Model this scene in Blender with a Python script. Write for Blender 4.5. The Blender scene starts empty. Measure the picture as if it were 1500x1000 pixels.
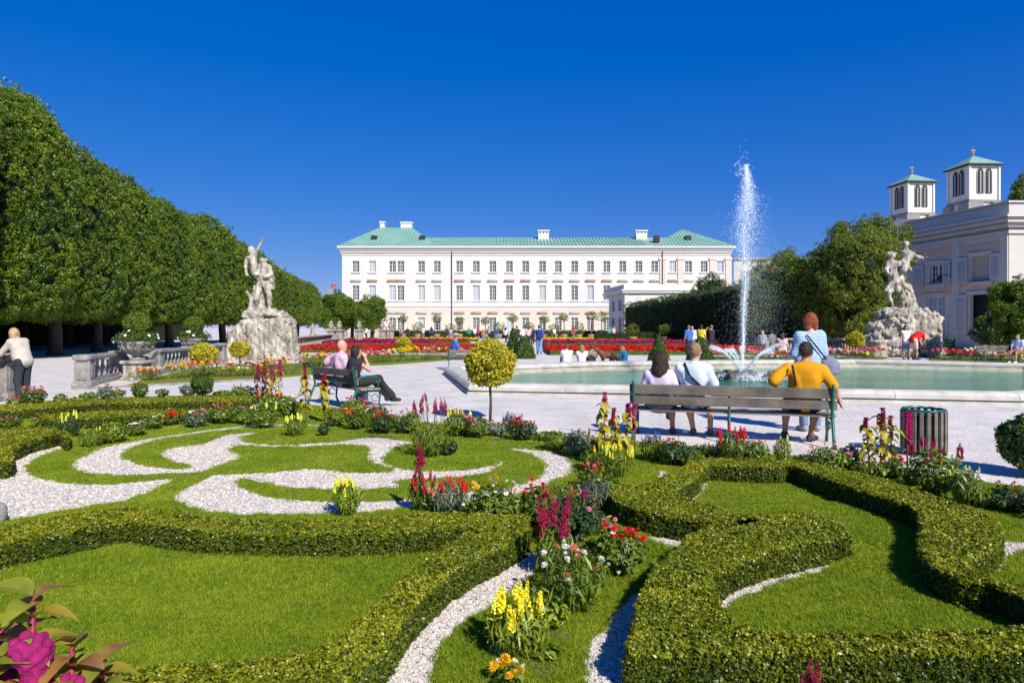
import bpy, math, random
import numpy as np
from mathutils import Vector, Matrix
from mathutils.geometry import tessellate_polygon
R = math.radians
random.seed(7)
rng = np.random.default_rng(7)
S = bpy.context.scene
COL = S.collection
# ------------------------------------------------------------------ camera, world, sun, exposure
cam = bpy.data.cameras.new('camera'); camo = bpy.data.objects.new('camera', cam); COL.objects.link(camo)
camo.location = (0, 0, 1.6); camo.rotation_euler = (R(90), 0, 0)
cam.sensor_width = 36; cam.lens = 24; cam.shift_y = -20/1500; cam.clip_end = 6000; cam.clip_start = .05
S.camera = camo
SUN_EL, SUN_AZ = R(38), math.atan2(.50, -.87)      # azimuth from +Y towards +X
w = bpy.data.worlds.new('World'); S.world = w; w.use_nodes = True
nt = w.node_tree; bg = nt.nodes['Background']
sky = nt.nodes.new('ShaderNodeTexSky'); sky.sky_type = 'NISHITA'; sky.sun_disc = False
sky.sun_elevation = SUN_EL; sky.sun_rotation = SUN_AZ; sky.altitude = 1500; sky.air_density = 1.0; sky.dust_density = .0; sky.ozone_density = 5.0
KS = .085*2**.45
sep = nt.nodes.new('ShaderNodeSeparateColor'); comb = nt.nodes.new('ShaderNodeCombineColor'); hs = nt.nodes.new('ShaderNodeHueSaturation'); hs.inputs['Saturation'].default_value = 1.35; nt.links.new(sky.outputs[0], hs.inputs['Color']); nt.links.new(hs.outputs[0], sep.inputs[0])
for i_, (a_, p_) in enumerate(((.536, .79), (.514, .662), (.82, .38))):      # a polarising filter's deeper, more even blue
    m1 = nt.nodes.new('ShaderNodeMath'); m1.operation = 'MULTIPLY'; m1.inputs[1].default_value = .0924; nt.links.new(sep.outputs[i_], m1.inputs[0])
    m2 = nt.nodes.new('ShaderNodeMath'); m2.operation = 'POWER'; m2.inputs[1].default_value = p_; nt.links.new(m1.outputs[0], m2.inputs[0])
    m3 = nt.nodes.new('ShaderNodeMath'); m3.operation = 'MULTIPLY'; m3.inputs[1].default_value = a_/KS; nt.links.new(m2.outputs[0], m3.inputs[0]); nt.links.new(m3.outputs[0], comb.inputs[i_])
nt.links.new(comb.outputs[0], bg.inputs[0]); bg.inputs[1].default_value = .085
sl = bpy.data.lights.new('sun', 'SUN'); sl.energy = 4.6; sl.angle = R(.5); sl.color = (1, .95, .86)
so = bpy.data.objects.new('sun', sl); COL.objects.link(so)
sd = Vector((math.sin(SUN_AZ)*math.cos(SUN_EL), math.cos(SUN_AZ)*math.cos(SUN_EL), math.sin(SUN_EL)))
so.rotation_euler = sd.to_track_quat('Z', 'Y').to_euler()
S.view_settings.view_transform = 'Standard'; S.view_settings.look = 'None'; S.view_settings.gamma = 1; S.view_settings.exposure = 0.45
S.cycles.max_bounces = 6; S.cycles.diffuse_bounces = 2; S.cycles.glossy_bounces = 2; S.cycles.transmission_bounces = 4; S.cycles.transparent_max_bounces = 6
S.cycles.caustics_reflective = False; S.cycles.caustics_refractive = False

# ------------------------------------------------------------------ surveying: the place measured from the eye point
def G(x, y, z=0.0):
    Y = 1000*(1.6-z)/(y-480); return Vector(((x-750)/1000*Y, Y, z))
def P(x, y, Y):
    return Vector(((x-750)/1000*Y, Y, 1.6+(480-y)/1000*Y))

# ------------------------------------------------------------------ materials
MATS = {}
def lin(c): return tuple(c)+(1,) if len(c) == 3 else c
def mat(name, c, rough=.7, c2=None, scale=8, bump=0., bscale=None, metal=0., spec=.3, trans=0., island=0., rnd=0., transl=0., detail=5, c3=None, coords='Object'):
    if name in MATS: return MATS[name]
    m = bpy.data.materials.new(name); m.use_nodes = True; n = m.node_tree; N = n.nodes; L = n.links
    b = N['Principled BSDF']; out = N['Material Output']
    b.inputs['Roughness'].default_value = rough; b.inputs['Metallic'].default_value = metal
    b.inputs['Specular IOR Level'].default_value = spec
    b.inputs['Transmission Weight'].default_value = trans
    tc = N.new('ShaderNodeTexCoord'); base = None
    if c2 is not None:
        no = N.new('ShaderNodeTexNoise'); no.inputs['Scale'].default_value = scale; no.inputs['Detail'].default_value = detail
        if coords == 'World': L.new(N.new('ShaderNodeNewGeometry').outputs['Position'], no.inputs['Vector'])
        else: L.new(tc.outputs[coords], no.inputs['Vector'])
        cr = N.new('ShaderNodeValToRGB'); cr.color_ramp.elements[0].color = lin(c); cr.color_ramp.elements[1].color = lin(c2)
        cr.color_ramp.elements[0].position = .35; cr.color_ramp.elements[1].position = .65
        if c3 is not None:
            e = cr.color_ramp.elements.new(.8); e.color = lin(c3)
        L.new(no.outputs['Fac'], cr.inputs[0]); base = cr.outputs[0]
    else:
        rgb = N.new('ShaderNodeRGB'); rgb.outputs[0].default_value = lin(c); base = rgb.outputs[0]
    for amt, kind in ((island, 'i'), (rnd, 'o')):
        if amt:
            src = N.new('ShaderNodeNewGeometry').outputs['Random Per Island'] if kind == 'i' else N.new('ShaderNodeObjectInfo').outputs['Random']
            h = N.new('ShaderNodeHueSaturation')
            mr = N.new('ShaderNodeMapRange'); mr.inputs['To Min'].default_value = 1-amt; mr.inputs['To Max'].default_value = 1+amt
            L.new(src, mr.inputs['Value']); L.new(mr.outputs[0], h.inputs['Value'])
            mr2 = N.new('ShaderNodeMapRange'); mr2.inputs['To Min'].default_value = .5+amt*.06; mr2.inputs['To Max'].default_value = .5-amt*.06
            L.new(src, mr2.inputs['Value']); L.new(mr2.outputs[0], h.inputs['Hue'])
            L.new(base, h.inputs['Color']); base = h.outputs[0]
    L.new(base, b.inputs['Base Color'])
    if bump:
        nb = N.new('ShaderNodeTexNoise'); nb.inputs['Scale'].default_value = bscale or scale*3; nb.inputs['Detail'].default_value = 6
        L.new(tc.outputs[coords], nb.inputs['Vector'])
        bm = N.new('ShaderNodeBump'); bm.inputs['Strength'].default_value = min(1, bump); bm.inputs['Distance'].default_value = .02*max(1, bump)
        L.new(nb.outputs['Fac'], bm.inputs['Height']); L.new(bm.outputs[0], b.inputs['Normal'])
    if transl:
        tr = N.new('ShaderNodeBsdfTranslucent'); mx = N.new('ShaderNodeMixShader'); mx.inputs[0].default_value = transl
        g = N.new('ShaderNodeHueSaturation'); g.inputs['Value'].default_value = 1.6; g.inputs['Saturation'].default_value = 1.1
        L.new(base, g.inputs['Color']); L.new(g.outputs[0], tr.inputs[0])
        L.new(b.outputs[0], mx.inputs[1]); L.new(tr.outputs[0], mx.inputs[2]); L.new(mx.outputs[0], out.inputs[0])
    MATS[name] = m; return m

def gravel_mat(name, c, c2, dark, vs, bump=1.0):
    m = mat(name, c, .9, c2, 1.3, spec=.15)
    n = m.node_tree; N = n.nodes; L = n.links; b = N['Principled BSDF']
    tc = next(x for x in N if x.type == 'TEX_COORD')
    v = N.new('ShaderNodeTexVoronoi'); v.inputs['Scale'].default_value = vs; L.new(tc.outputs['Object'], v.inputs['Vector'])
    cr = N.new('ShaderNodeValToRGB'); cr.color_ramp.interpolation = 'CONSTANT'
    cr.color_ramp.elements[0].color = lin(dark); cr.color_ramp.elements[1].color = (1, 1, 1, 1); cr.color_ramp.elements[1].position = .09
    e = cr.color_ramp.elements.new(.2); e.color = (.82, .82, .82, 1); e = cr.color_ramp.elements.new(.5); e.color = (1, 1, 1, 1); e = cr.color_ramp.elements.new(.8); e.color = (.9, .88, .85, 1)
    sep = N.new('ShaderNodeSeparateColor'); L.new(v.outputs['Color'], sep.inputs[0]); L.new(sep.outputs[0], cr.inputs[0])
    mx = N.new('ShaderNodeMix'); mx.data_type = 'RGBA'; mx.blend_type = 'MULTIPLY'; mx.inputs[0].default_value = 1
    src = b.inputs['Base Color'].links[0].from_socket
    L.new(src, mx.inputs[6]); L.new(cr.outputs[0], mx.inputs[7]); L.new(mx.outputs[2], b.inputs['Base Color'])
    bm = N.new('ShaderNodeBump'); bm.inputs['Strength'].default_value = bump; bm.inputs['Distance'].default_value = .4/vs; bm.invert = True
    L.new(v.outputs['Distance'], bm.inputs['Height']); L.new(bm.outputs[0], b.inputs['Normal'])
    return m
M_PLAZA = gravel_mat('plaza_gravel', (.61, .57, .53), (.745, .70, .65), (.66, .62, .58), 45, .35)
M_GRAVEL = gravel_mat('white_gravel', (.64, .58, .52), (.73, .665, .60), (.22, .20, .18), 70, .9)
M_SOIL = mat('soil', (.10, .065, .04), .95, (.19, .13, .08), 9, 1., 40)
M_TURF = mat('turf', (.13, .17, .012), .95, (.20, .23, .016), 5, 1., 60, c3=(.22, .22, .03))
M_BLADE = mat('grass_blade', (.175, .265, .012), .5, (.26, .335, .018), 1.6, island=.38, rnd=.22, transl=.32, c3=(.42, .38, .06), coords='World')
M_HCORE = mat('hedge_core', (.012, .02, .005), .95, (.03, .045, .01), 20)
def leafmat(name, a, b, c3=None, rough=.38, isl=.4, transl=.28, sc=1.2, rnd=.25, spec=.45):
    return mat(name, a, rough, b, sc, island=isl, rnd=rnd, transl=transl, c3=c3, spec=spec, coords='World')
M_BOX = leafmat('boxwood_leaf', (.16, .20, .008), (.25, .275, .012), (.42, .33, .02), sc=1.9)
M_LINDEN = leafmat('linden_leaf', (.075, .145, .012), (.155, .225, .016), None, .45, .45, .3, .5, .3)
M_BARK = mat('bark', (.055, .045, .035), .95, (.11, .09, .07), 6, 1., 25)
M_STONE = mat('weathered_stone', (.36, .33, .28), .9, (.50, .46, .39), 5, .8, 30, c3=(.57, .53, .46))
M_STATUE = mat('pale_statue_stone', (.33, .30, .25), .9, (.60, .555, .47), 2.2, .9, 18, c3=(.68, .64, .55))
def streaks(m):
    n = m.node_tree; N = n.nodes; L = n.links; b = N['Principled BSDF']; tc = next(x for x in N if x.type == 'TEX_COORD')
    mp = N.new('ShaderNodeMapping'); mp.inputs['Scale'].default_value = (3.2, 3.2, .55); L.new(tc.outputs['Object'], mp.inputs[0]); no = N.new('ShaderNodeTexNoise'); no.inputs['Scale'].default_value = 1.6; no.inputs['Detail'].default_value = 8; no.inputs['Roughness'].default_value = .7; L.new(mp.outputs[0], no.inputs[0])
    cr = N.new('ShaderNodeValToRGB'); cr.color_ramp.elements[0].position = .40; cr.color_ramp.elements[0].color = (.30, .28, .25, 1); cr.color_ramp.elements[1].position = .56; cr.color_ramp.elements[1].color = (1, 1, 1, 1); L.new(no.outputs['Fac'], cr.inputs[0])
    mx = N.new('ShaderNodeMix'); mx.data_type = 'RGBA'; mx.blend_type = 'MULTIPLY'; mx.inputs[0].default_value = .8; s0 = b.inputs['Base Color'].links[0].from_socket; L.new(s0, mx.inputs[6]); L.new(cr.outputs[0], mx.inputs[7]); L.new(mx.outputs[2], b.inputs['Base Color'])
streaks(M_STATUE); streaks(M_STONE)
M_GREYST = mat('grey_stone', (.20, .19, .175), .9, (.33, .315, .29), 6, .7, 35)
M_WHITE = mat('white_plaster', (.60, .58, .545), .9, (.66, .64, .60), .6)
M_CREAM = mat('rose_plaster', (.56, .50, .435), .9, (.62, .555, .485), .5)
M_COPPER = mat('copper_green', (.17, .33, .27), .6, (.24, .40, .33), .35, c3=(.31, .46, .40))
M_GLASS = mat('window_glass', (.03, .04, .055), .08, spec=.8)
M_FRAME = mat('white_paint', (.66, .65, .62), .5)
M_TRIM = mat('warm_grey_trim', (.46, .42, .38), .9)  # even warm grey of the palace plinth
M_DARK = mat('dark_metal', (.03, .03, .03), .5)

# ------------------------------------------------------------------ object helpers
def tag(o, label=None, cat=None, group=None, kind=None):
    if label: o['label'] = label
    if cat: o['category'] = cat
    if group: o['group'] = group
    if kind: o['kind'] = kind
    return o
def link(name, me, m=None, parent=None, smooth=False):
    o = bpy.data.objects.new(name, me); COL.objects.link(o)
    if m is not None and len(me.materials) == 0: me.materials.append(m)
    if parent is not None: o.parent = parent
    if smooth and len(me.polygons): me.polygons.foreach_set('use_smooth', np.ones(len(me.polygons), bool))
    return o
def thing(name, label, cat, loc=(0, 0, 0), rz=0, group=None):
    o = bpy.data.objects.new(name, None); COL.objects.link(o); o.location = loc; o.rotation_euler = (0, 0, rz); o.empty_display_size = .1
    return tag(o, label, cat, group)
def copy_tree(o, parent=None):
    c = o.copy(); COL.objects.link(c)
    if parent is not None: c.parent = parent
    for ch in list(o.children): copy_tree(ch, c)
    return c
def npmesh(name, V, Fq):
    V = np.asarray(V, np.float32); Fq = np.asarray(Fq, np.int32); k = Fq.shape[1] if len(Fq) else 4
    me = bpy.data.meshes.new(name); me.vertices.add(len(V)); me.vertices.foreach_set('co', V.ravel())
    if len(Fq):
        me.loops.add(Fq.size); me.loops.foreach_set('vertex_index', Fq.ravel())
        me.polygons.add(len(Fq)); me.polygons.foreach_set('loop_start', np.arange(0, Fq.size, k, dtype=np.int32))
        try: me.polygons.foreach_set('loop_total', np.full(len(Fq), k, np.int32))
        except Exception: pass
    me.update(calc_edges=True); return me
class MB:
    def __init__(s): s.v = []; s.f = []; s.mi = []; s.m = 0
    def add(s, vs, fs):
        o = len(s.v); s.v += [tuple(v) for v in vs]
        for f in fs: s.f.append(tuple(i+o for i in f)); s.mi.append(s.m)
        return s
    def box(s, x0, x1, y0, y1, z0, z1, M=None, bev=0):
        if bev:
            b = min(bev, (x1-x0)*.45, (y1-y0)*.45, (z1-z0)*.45)
            ring = lambda i, z: [(x0+i+b, y0+i, z), (x1-i-b, y0+i, z), (x1-i, y0+i+b, z), (x1-i, y1-i-b, z), (x1-i-b, y1-i, z), (x0+i+b, y1-i, z), (x0+i, y1-i-b, z), (x0+i, y0+i+b, z)]
            vs = ring(b*.6, z0)+ring(0, z0+b)+ring(0, z1-b)+ring(b*.6, z1)
            fs = [tuple(range(7, -1, -1)), tuple(range(24, 32))]
            for k in range(3):
                for i in range(8): fs.append((k*8+i, k*8+(i+1) % 8, k*8+8+(i+1) % 8, k*8+8+i))
        else:
            vs = [(x0, y0, z0), (x1, y0, z0), (x1, y1, z0), (x0, y1, z0), (x0, y0, z1), (x1, y0, z1), (x1, y1, z1), (x0, y1, z1)]
            fs = [(0, 3, 2, 1), (4, 5, 6, 7), (0, 1, 5, 4), (1, 2, 6, 5), (2, 3, 7, 6), (3, 0, 4, 7)]
        if M is not None: vs = [M @ Vector(v) for v in vs]
        return s.add(vs, fs)
    def lathe(s, prof, c=(0, 0, 0), n=16, M=None):
        vs = []; fs = []
        for r, z in prof:
            for i in range(n):
                a = 2*math.pi*i/n; vs.append((c[0]+r*math.cos(a), c[1]+r*math.sin(a), c[2]+z))
        for k in range(len(prof)-1):
            for i in range(n): fs.append((k*n+i, k*n+(i+1) % n, k*n+n+(i+1) % n, k*n+n+i))
        fs.append(tuple(range(n-1, -1, -1))); fs.append(tuple(range((len(prof)-1)*n, len(prof)*n)))
        if M is not None: vs = [M @ Vector(v) for v in vs]
        return s.add(vs, fs)
    def tube(s, pts, r, n=6):
        pts = [Vector(p) for p in pts]; rs = r if hasattr(r, '__len__') else [r]*len(pts); vs = []; fs = []
        for k, p in enumerate(pts):
            t = (pts[min(k+1, len(pts)-1)]-pts[max(k-1, 0)]).normalized()
            u = t.cross(Vector((0, 0, 1)) if abs(t.z) < .9 else Vector((1, 0, 0))).normalized(); w_ = t.cross(u)
            for i in range(n):
                a = 2*math.pi*i/n; vs.append(p+(u*math.cos(a)+w_*math.sin(a))*rs[k])
        for k in range(len(pts)-1):
            for i in range(n): fs.append((k*n+i, k*n+(i+1) % n, k*n+n+(i+1) % n, k*n+n+i))
        fs.append(tuple(range(n))); fs.append(tuple(range((len(pts)-1)*n+n-1, (len(pts)-1)*n-1, -1)))
        return s.add(vs, fs)
    def prism(s, pts, z0, z1):
        n = len(pts); vs = [(p[0], p[1], z0) for p in pts]+[(p[0], p[1], z1) for p in pts]
        tri = tessellate_polygon([[Vector((p[0], p[1], 0)) for p in pts]]); fs = []
        for t in tri: fs.append(tuple(i+n for i in t)); 
        for i in range(n): fs.append((i, (i+1) % n, n+(i+1) % n, n+i))
        return s.add(vs, fs)
    def quad(s, a, b, c, d): return s.add([a, b, c, d], [(0, 1, 2, 3)])
    def build(s, name, m, parent=None, smooth=False, loc=None, rz=0):
        me = bpy.data.meshes.new(name); me.from_pydata(s.v, [], s.f)
        ms = m if isinstance(m, (list, tuple)) else [m]
        for x in ms: me.materials.append(x)
        if len(ms) > 1: me.polygons.foreach_set('material_index', s.mi)
        import bmesh
        b = bmesh.new(); b.from_mesh(me); bmesh.ops.recalc_face_normals(b, faces=b.faces); b.to_mesh(me); b.free()
        o = link(name, me, None, parent, smooth)
        if loc is not None: o.location = loc
        if rz: o.rotation_euler = (0, 0, rz)
        return o
# ---- instanced leaves, blades, stones: points carry a rotation and a size, geometry nodes put one cluster on each
GNS = {}
def gn_group(src):
    if src.name in GNS: return GNS[src.name]
    g = bpy.data.node_groups.new('scatter_'+src.name, 'GeometryNodeTree')
    g.interface.new_socket('Geometry', in_out='INPUT', socket_type='NodeSocketGeometry'); g.interface.new_socket('Geometry', in_out='OUTPUT', socket_type='NodeSocketGeometry')
    N = g.nodes; L = g.links; gi = N.new('NodeGroupInput'); go = N.new('NodeGroupOutput')
    oi = N.new('GeometryNodeObjectInfo'); oi.inputs['Object'].default_value = src; oi.inputs['As Instance'].default_value = False
    ip = N.new('GeometryNodeInstanceOnPoints')
    a = N.new('GeometryNodeInputNamedAttribute'); a.data_type = 'FLOAT_VECTOR'; a.inputs['Name'].default_value = 'rot'
    b = N.new('GeometryNodeInputNamedAttribute'); b.data_type = 'FLOAT'; b.inputs['Name'].default_value = 'scl'
    L.new(gi.outputs[0], ip.inputs['Points']); L.new(oi.outputs['Geometry'], ip.inputs['Instance'])
    L.new(a.outputs['Attribute'], ip.inputs['Rotation']); L.new(b.outputs['Attribute'], ip.inputs['Scale'])
    L.new(ip.outputs[0], go.inputs[0]); GNS[src.name] = g; return g
def scatter(name, pts, nrm, scl, src, parent=None, spin=True, tilt=.3):
    pts = np.asarray(pts, float); n = len(pts); nrm = np.asarray(nrm, float)+rng.normal(0, tilt, (n, 3)); nrm /= np.linalg.norm(nrm, axis=1)[:, None]+1e-9
    th = np.arccos(np.clip(nrm[:, 2], -1, 1)); ph = np.arctan2(nrm[:, 1], nrm[:, 0])
    # euler XYZ = Rz(c)Ry(b)Rx(a): Rz(ph)Ry(th)Rz(s): spin about own axis folded in through matrix maths
    s_ = rng.uniform(0, 6.283, n) if spin else np.zeros(n)
    cz, sz, cy, sy, cs, ss = np.cos(ph), np.sin(ph), np.cos(th), np.sin(th), np.cos(s_), np.sin(s_)
    m00 = cz*cy*cs-sz*ss; m10 = sz*cy*cs+cz*ss; m20 = -sy*cs; m21 = sy*ss; m22 = cy
    eb = np.arcsin(np.clip(-m20, -1, 1)); ea = np.arctan2(m21, m22); ec = np.arctan2(m10, m00)
    me = npmesh(name, pts, np.zeros((0, 4)))
    at = me.attributes.new('rot', 'FLOAT_VECTOR', 'POINT'); at.data.foreach_set('vector', np.stack([ea, eb, ec], 1).astype(np.float32).ravel())
    at = me.attributes.new('scl', 'FLOAT', 'POINT'); at.data.foreach_set('value', np.broadcast_to(np.asarray(scl, np.float32), (n,)).astype(np.float32).copy())
    o = link(name, me, None, parent); md = o.modifiers.new('scatter', 'NODES'); md.node_group = gn_group(src)
    me.materials.append(src.data.materials[0])
    return o
def leaf_quads(C, Nn, L_, W_, fold=.25):
    """rhomb leaves: C centres, Nn facing normals"""
    n = len(C); C = np.asarray(C, float); Nn = np.asarray(Nn, float); Nn = Nn/(np.linalg.norm(Nn, axis=1)[:, None]+1e-9)
    t = rng.normal(0, 1, (n, 3)); t -= (t*Nn).sum(1)[:, None]*Nn; t /= np.linalg.norm(t, axis=1)[:, None]+1e-9; b = np.cross(Nn, t)
    L_ = np.broadcast_to(np.asarray(L_, float), (n,))[:, None]; W_ = np.broadcast_to(np.asarray(W_, float), (n,))[:, None]
    V = np.stack([C-t*L_*.5, C+b*W_*.5+Nn*L_*fold*.3, C+t*L_*.5-Nn*L_*fold*.4, C-b*W_*.5+Nn*L_*fold*.3], 1).reshape(-1, 3)
    return V, np.arange(4*n).reshape(-1, 4)
def source(name, V, Fq, m):
    me = npmesh(name, V, Fq); me.materials.append(m); return bpy.data.objects.new(name, me)
def ball_dirs(n):
    d = rng.normal(0, 1, (n, 3)); return d/np.linalg.norm(d, axis=1)[:, None]
def sprig(name, n, r, L_, W_, m, up=.6):
    d = ball_dirs(n); d[:, 2] = np.abs(d[:, 2])*.9; C = d*r*rng.uniform(.3, 1, (n, 1)); nn = d+rng.normal(0, .5, (n, 3))+np.array([0, 0, up])
    V, Fq = leaf_quads(C, nn, L_*rng.uniform(.7, 1.2, n), W_*rng.uniform(.8, 1.2, n)); return source(name, V, Fq, m)
SRC_BOX = sprig('box_sprig', 15, .021, .017, .010, M_BOX)
M_BOXS = leafmat('boxwood_old_shaded_leaf', (.065, .10, .008), (.12, .155, .012), (.19, .20, .015))  # older side leaves, darkened further to paint in the shade of hedge faces
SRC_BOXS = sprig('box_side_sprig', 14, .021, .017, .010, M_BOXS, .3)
SRC_LIN = sprig('linden_sprig', 12, .26, .15, .12, M_LINDEN, .2)
def blades(name, n, r, h, wd, m):
    V = []; Fq = []
    for i in range(n):
        a = random.uniform(0, 6.28); q = r*math.sqrt(random.random()); x, y = q*math.cos(a), q*math.sin(a); t = random.uniform(0, 6.28)
        hh = h*random.uniform(.6, 1.1); lx, ly = random.gauss(0, .35)*hh, random.gauss(0, .35)*hh; dx, dy = math.cos(t)*wd/2, math.sin(t)*wd/2; k = len(V)
        V += [(x-dx, y-dy, -.004), (x+dx, y+dy, -.004), (x+dx*.6+lx*.5, y+dy*.6+ly*.5, hh*.65), (x-dx*.6+lx*.5, y-dy*.6+ly*.5, hh*.65), (x+lx*1.5, y+ly*1.5, hh)]
        Fq += [(k, k+1, k+2, k+3), (k+3, k+2, k+4, k+4)]
    me = bpy.data.meshes.new(name); me.from_pydata(V, [], [f if f[3] != f[2] else f[:3] for f in Fq]); me.materials.append(m); return bpy.data.objects.new(name, me)
SRC_GRASS = blades('grass_tuft', 34, .036, .022, .0032, M_BLADE)
SRC_GRASSF = blades('far_grass_tuft', 40, .055, .009, .0055, M_BLADE)
def pebble_src():
    mb = MB()
    for i in range(7):
        a = random.uniform(0, 6.28); q = .022*math.sqrt(random.random()); r = random.uniform(.0035, .0065)
        mb.lathe([(r*.7, -r*.2), (r, r*.35), (r*.55, r*.95)], (q*math.cos(a), q*math.sin(a), 0), 6)
    me = bpy.data.meshes.new('pebbles'); me.from_pydata(mb.v, [], mb.f); me.materials.append(mat('pebble', (.76, .69, .625), .85, (.50, .44, .39), 300, island=.42, rnd=.1)); return bpy.data.objects.new('pebbles', me)
SRC_PEB = pebble_src()

# ---- polygons
def chaikin(p, it=1):
    for _ in range(it):
        q = []
        for i in range(len(p)):
            a, b = p[i], p[(i+1) % len(p)]; q += [a*.78+b*.22, a*.22+b*.78]
        p = q
    return p
def inpoly(pts, poly):
    x, y = pts[:, 0], pts[:, 1]; inside = np.zeros(len(pts), bool); n = len(poly); j = n-1
    for i in range(n):
        xi, yi, xj, yj = poly[i][0], poly[i][1], poly[j][0], poly[j][1]
        c = ((yi > y) != (yj > y)) & (x < (xj-xi)*(y-yi)/(yj-yi+1e-12)+xi); inside ^= c; j = i
    return inside
def gpoly(px, z=0., it=1):
    return chaikin([G(x, y, z) for x, y in px], it)
def sheet(name, outer, holes, z, m, skirt=0., parent=None):
    polys = [[Vector((p[0], p[1], 0)) for p in outer]]+[[Vector((p[0], p[1], 0)) for p in h] for h in holes]
    fl = [p for q in polys for p in q]; tri = tessellate_polygon(polys)
    mb = MB(); mb.add([(p.x, p.y, z) for p in fl], tri)
    if skirt:
        for q in polys:
            n = len(q); mb.add([(p.x, p.y, z) for p in q]+[(p.x, p.y, z-skirt) for p in q], [(i, (i+1) % n, n+(i+1) % n, n+i) for i in range(n)])
    o = mb.build(name, m, parent); me = o.data
    up = np.zeros(len(me.polygons)*3); me.polygons.foreach_get('normal', up)
    return o
def noise2(p, f, seed=0):
    r = np.random.default_rng(seed); s = 0
    for k in range(5):
        a = r.uniform(0, 6.28, 3); d = r.normal(0, 1, 2); s = s+np.sin((p[:, 0]*d[0]+p[:, 1]*d[1])*f*(1+.6*k)+a[0])
    return s/5
# ================================================================== THE GROUND
BAS_OUT = [G(650, 536, .27), G(686, 561, .27), G(1495, 575, .27), Vector((15.6, 16.6, .27)), Vector((19.6, 21.5, .27)), Vector((19.8, 25.8, .27)), Vector((14.6, 29.4, .27)), Vector((3.2, 27.6, .27))]
def inset(poly, d):
    n = len(poly); A = sum(poly[i].x*poly[(i+1) % n].y-poly[(i+1) % n].x*poly[i].y for i in range(n)); sg = 1 if A > 0 else -1; out = []
    for i in range(n):
        a, b, c = poly[i-1], poly[i], poly[(i+1) % n]; e1 = (b-a); e2 = (c-b); e1.z = e2.z = 0; e1.normalize(); e2.normalize()
        n1 = Vector((-e1.y, e1.x, 0))*sg; n2 = Vector((-e2.y, e2.x, 0))*sg; m = (n1+n2); m = m/max(.35, m.length_squared)*2
        dd = d[i] if hasattr(d, '__len__') else d
        out.append(Vector((b.x, b.y, b.z))+m*dd*(1 if True else 0))
    return out
BW = [.62, .45, .45, .5, .6, .6, .7, .9]
BAS_IN = inset(BAS_OUT, BW)
big = [Vector((-3000, -60, 0)), Vector((3000, -60, 0)), Vector((3000, 3000, 0)), Vector((-3000, 3000, 0))]
hole = inset(BAS_OUT, .2)
g = sheet('ground', big, [hole], 0, M_PLAZA); tag(g, kind='structure')

GA = [(112,651),(80,663),(52,672),(41,682),(42,692),(56,700),(90,707),(120,710),(160,711),(180,709),(220,705),(266,701),(236,714),(210,726),(180,736),(100,750),(0,766),(-80,785),(-200,812),(-260,720),(-60,710),(0,703),(18,700),(19,690),(16,679),(30,672),(50,663),(76,656),(89,652)]
GB = [(418,621),(370,623),(310,629),(270,635),(240,639),(210,644),(180,650),(150,656),(138,660),(124,669),(104,677),(108,688),(124,694),(150,696),(190,698),(230,696),(270,694),(300,692),(322,682),(359,670),(336,660),(346,653),(362,653.5),(402,656),(450,655),(490,652.5),(520,652),(542,657),(536,667),(540,678),(556,683),(576,688),(574,692),(540,693.5),(510,693),(480,689),(460,687),(440,688),(420,691),(380,694),(340,695),(314,697),(290,706),(268,718),(254,726),(258,736),(274,744),(310,752),(360,756),(470,755),(528,754),(570,750),(600,745),(660,740),(690,736),(740,728),(780,722),(800,713),(812,706),(836,696),(843,686),(836,674),(816,664),(790,660),(750,657.5),(740,658),(760,662),(786,670),(796,680),(798,690),(786,702),(760,712),(730,718),(690,721),(662,726),(640,730),(600,733),(570,735),(530,736),(486,736),(450,735),(410,731),(380,726),(360,718),(348,708),(354,701),(370,704),(390,710),(420,715),(460,718),(530,718),(560,717),(588,715),(580,708),(596,703),(640,703),(670,701),(700,698),(720,692),(740,678),(736,675),(726,681),(700,687),(670,690),(620,691),(590,688),(566,680),(561,674),(570,664),(586,656),(608,650),(606,647.5),(586,645.5),(560,641),(540,640),(500,647),(480,649),(430,652),(402,652.8),(374,651),(358,646),(353,640),(382,634),(360,634),(330,637),(308,646),(298,652),(250,656),(236,662),(236,669),(250,678),(276,682),(282,685),(275,688),(240,686),(210,683),(184,674),(181,668),(190,658),(210,650),(250,641.5),(310,632.5),(370,627),(418,624.5)]
GC = [(446,621.5),(470,622.5),(494,625),(494,628),(470,625.5),(446,624.5)]
GD = [(769,808),(799,812),(785,835),(776,850),(732,886),(696,903),(666,925),(644,956),(635,982),(632,1010),(628,1060),(560,1060),(562,1005),(574,982),(596,947),(622,917),(653,886),(688,862),(745,831)]
GE = [(983,848),(951,857),(921,876),(897,900),(884,924),(865,940),(857,961),(857,980),(860,1060),(940,1060),(940,1000),(945,953),(955,920),(965,895),(975,873)]
GP1 = [(964,688),(984,692),(964,703)]
GP2 = [(942,786),(982,789),(1044,798),(1035,813),(995,806),(960,798)]
GP3 = [(1410,813),(1462,793),(1530,798),(1540,806),(1500,808),(1475,820),(1466,842),(1440,835)]
GP4 = [(1225,824),(1158,841),(1096,858),(1046,884),(1033,905),(1045,905),(1060,893),(1100,873),(1160,852),(1215,835)]
GP5 = [(1024,706),(1040,706),(1030,722),(1018,735),(1010,733)]
OUTER = [(-900,640),(-300,612),(0,594),(100,586),(200,582),(300,580),(420,590),(520,601),(600,617),(700,630),(760,637),(850,641),(920,647),(1000,655),(1100,664),(1200,671),(1300,688),(1400,703),(1500,714),(1700,735),(2400,800),(2400,1200),(1400,1500),(300,1500),(-900,1200)]
outer = [G(x, y, 0) for x, y in OUTER]
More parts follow.
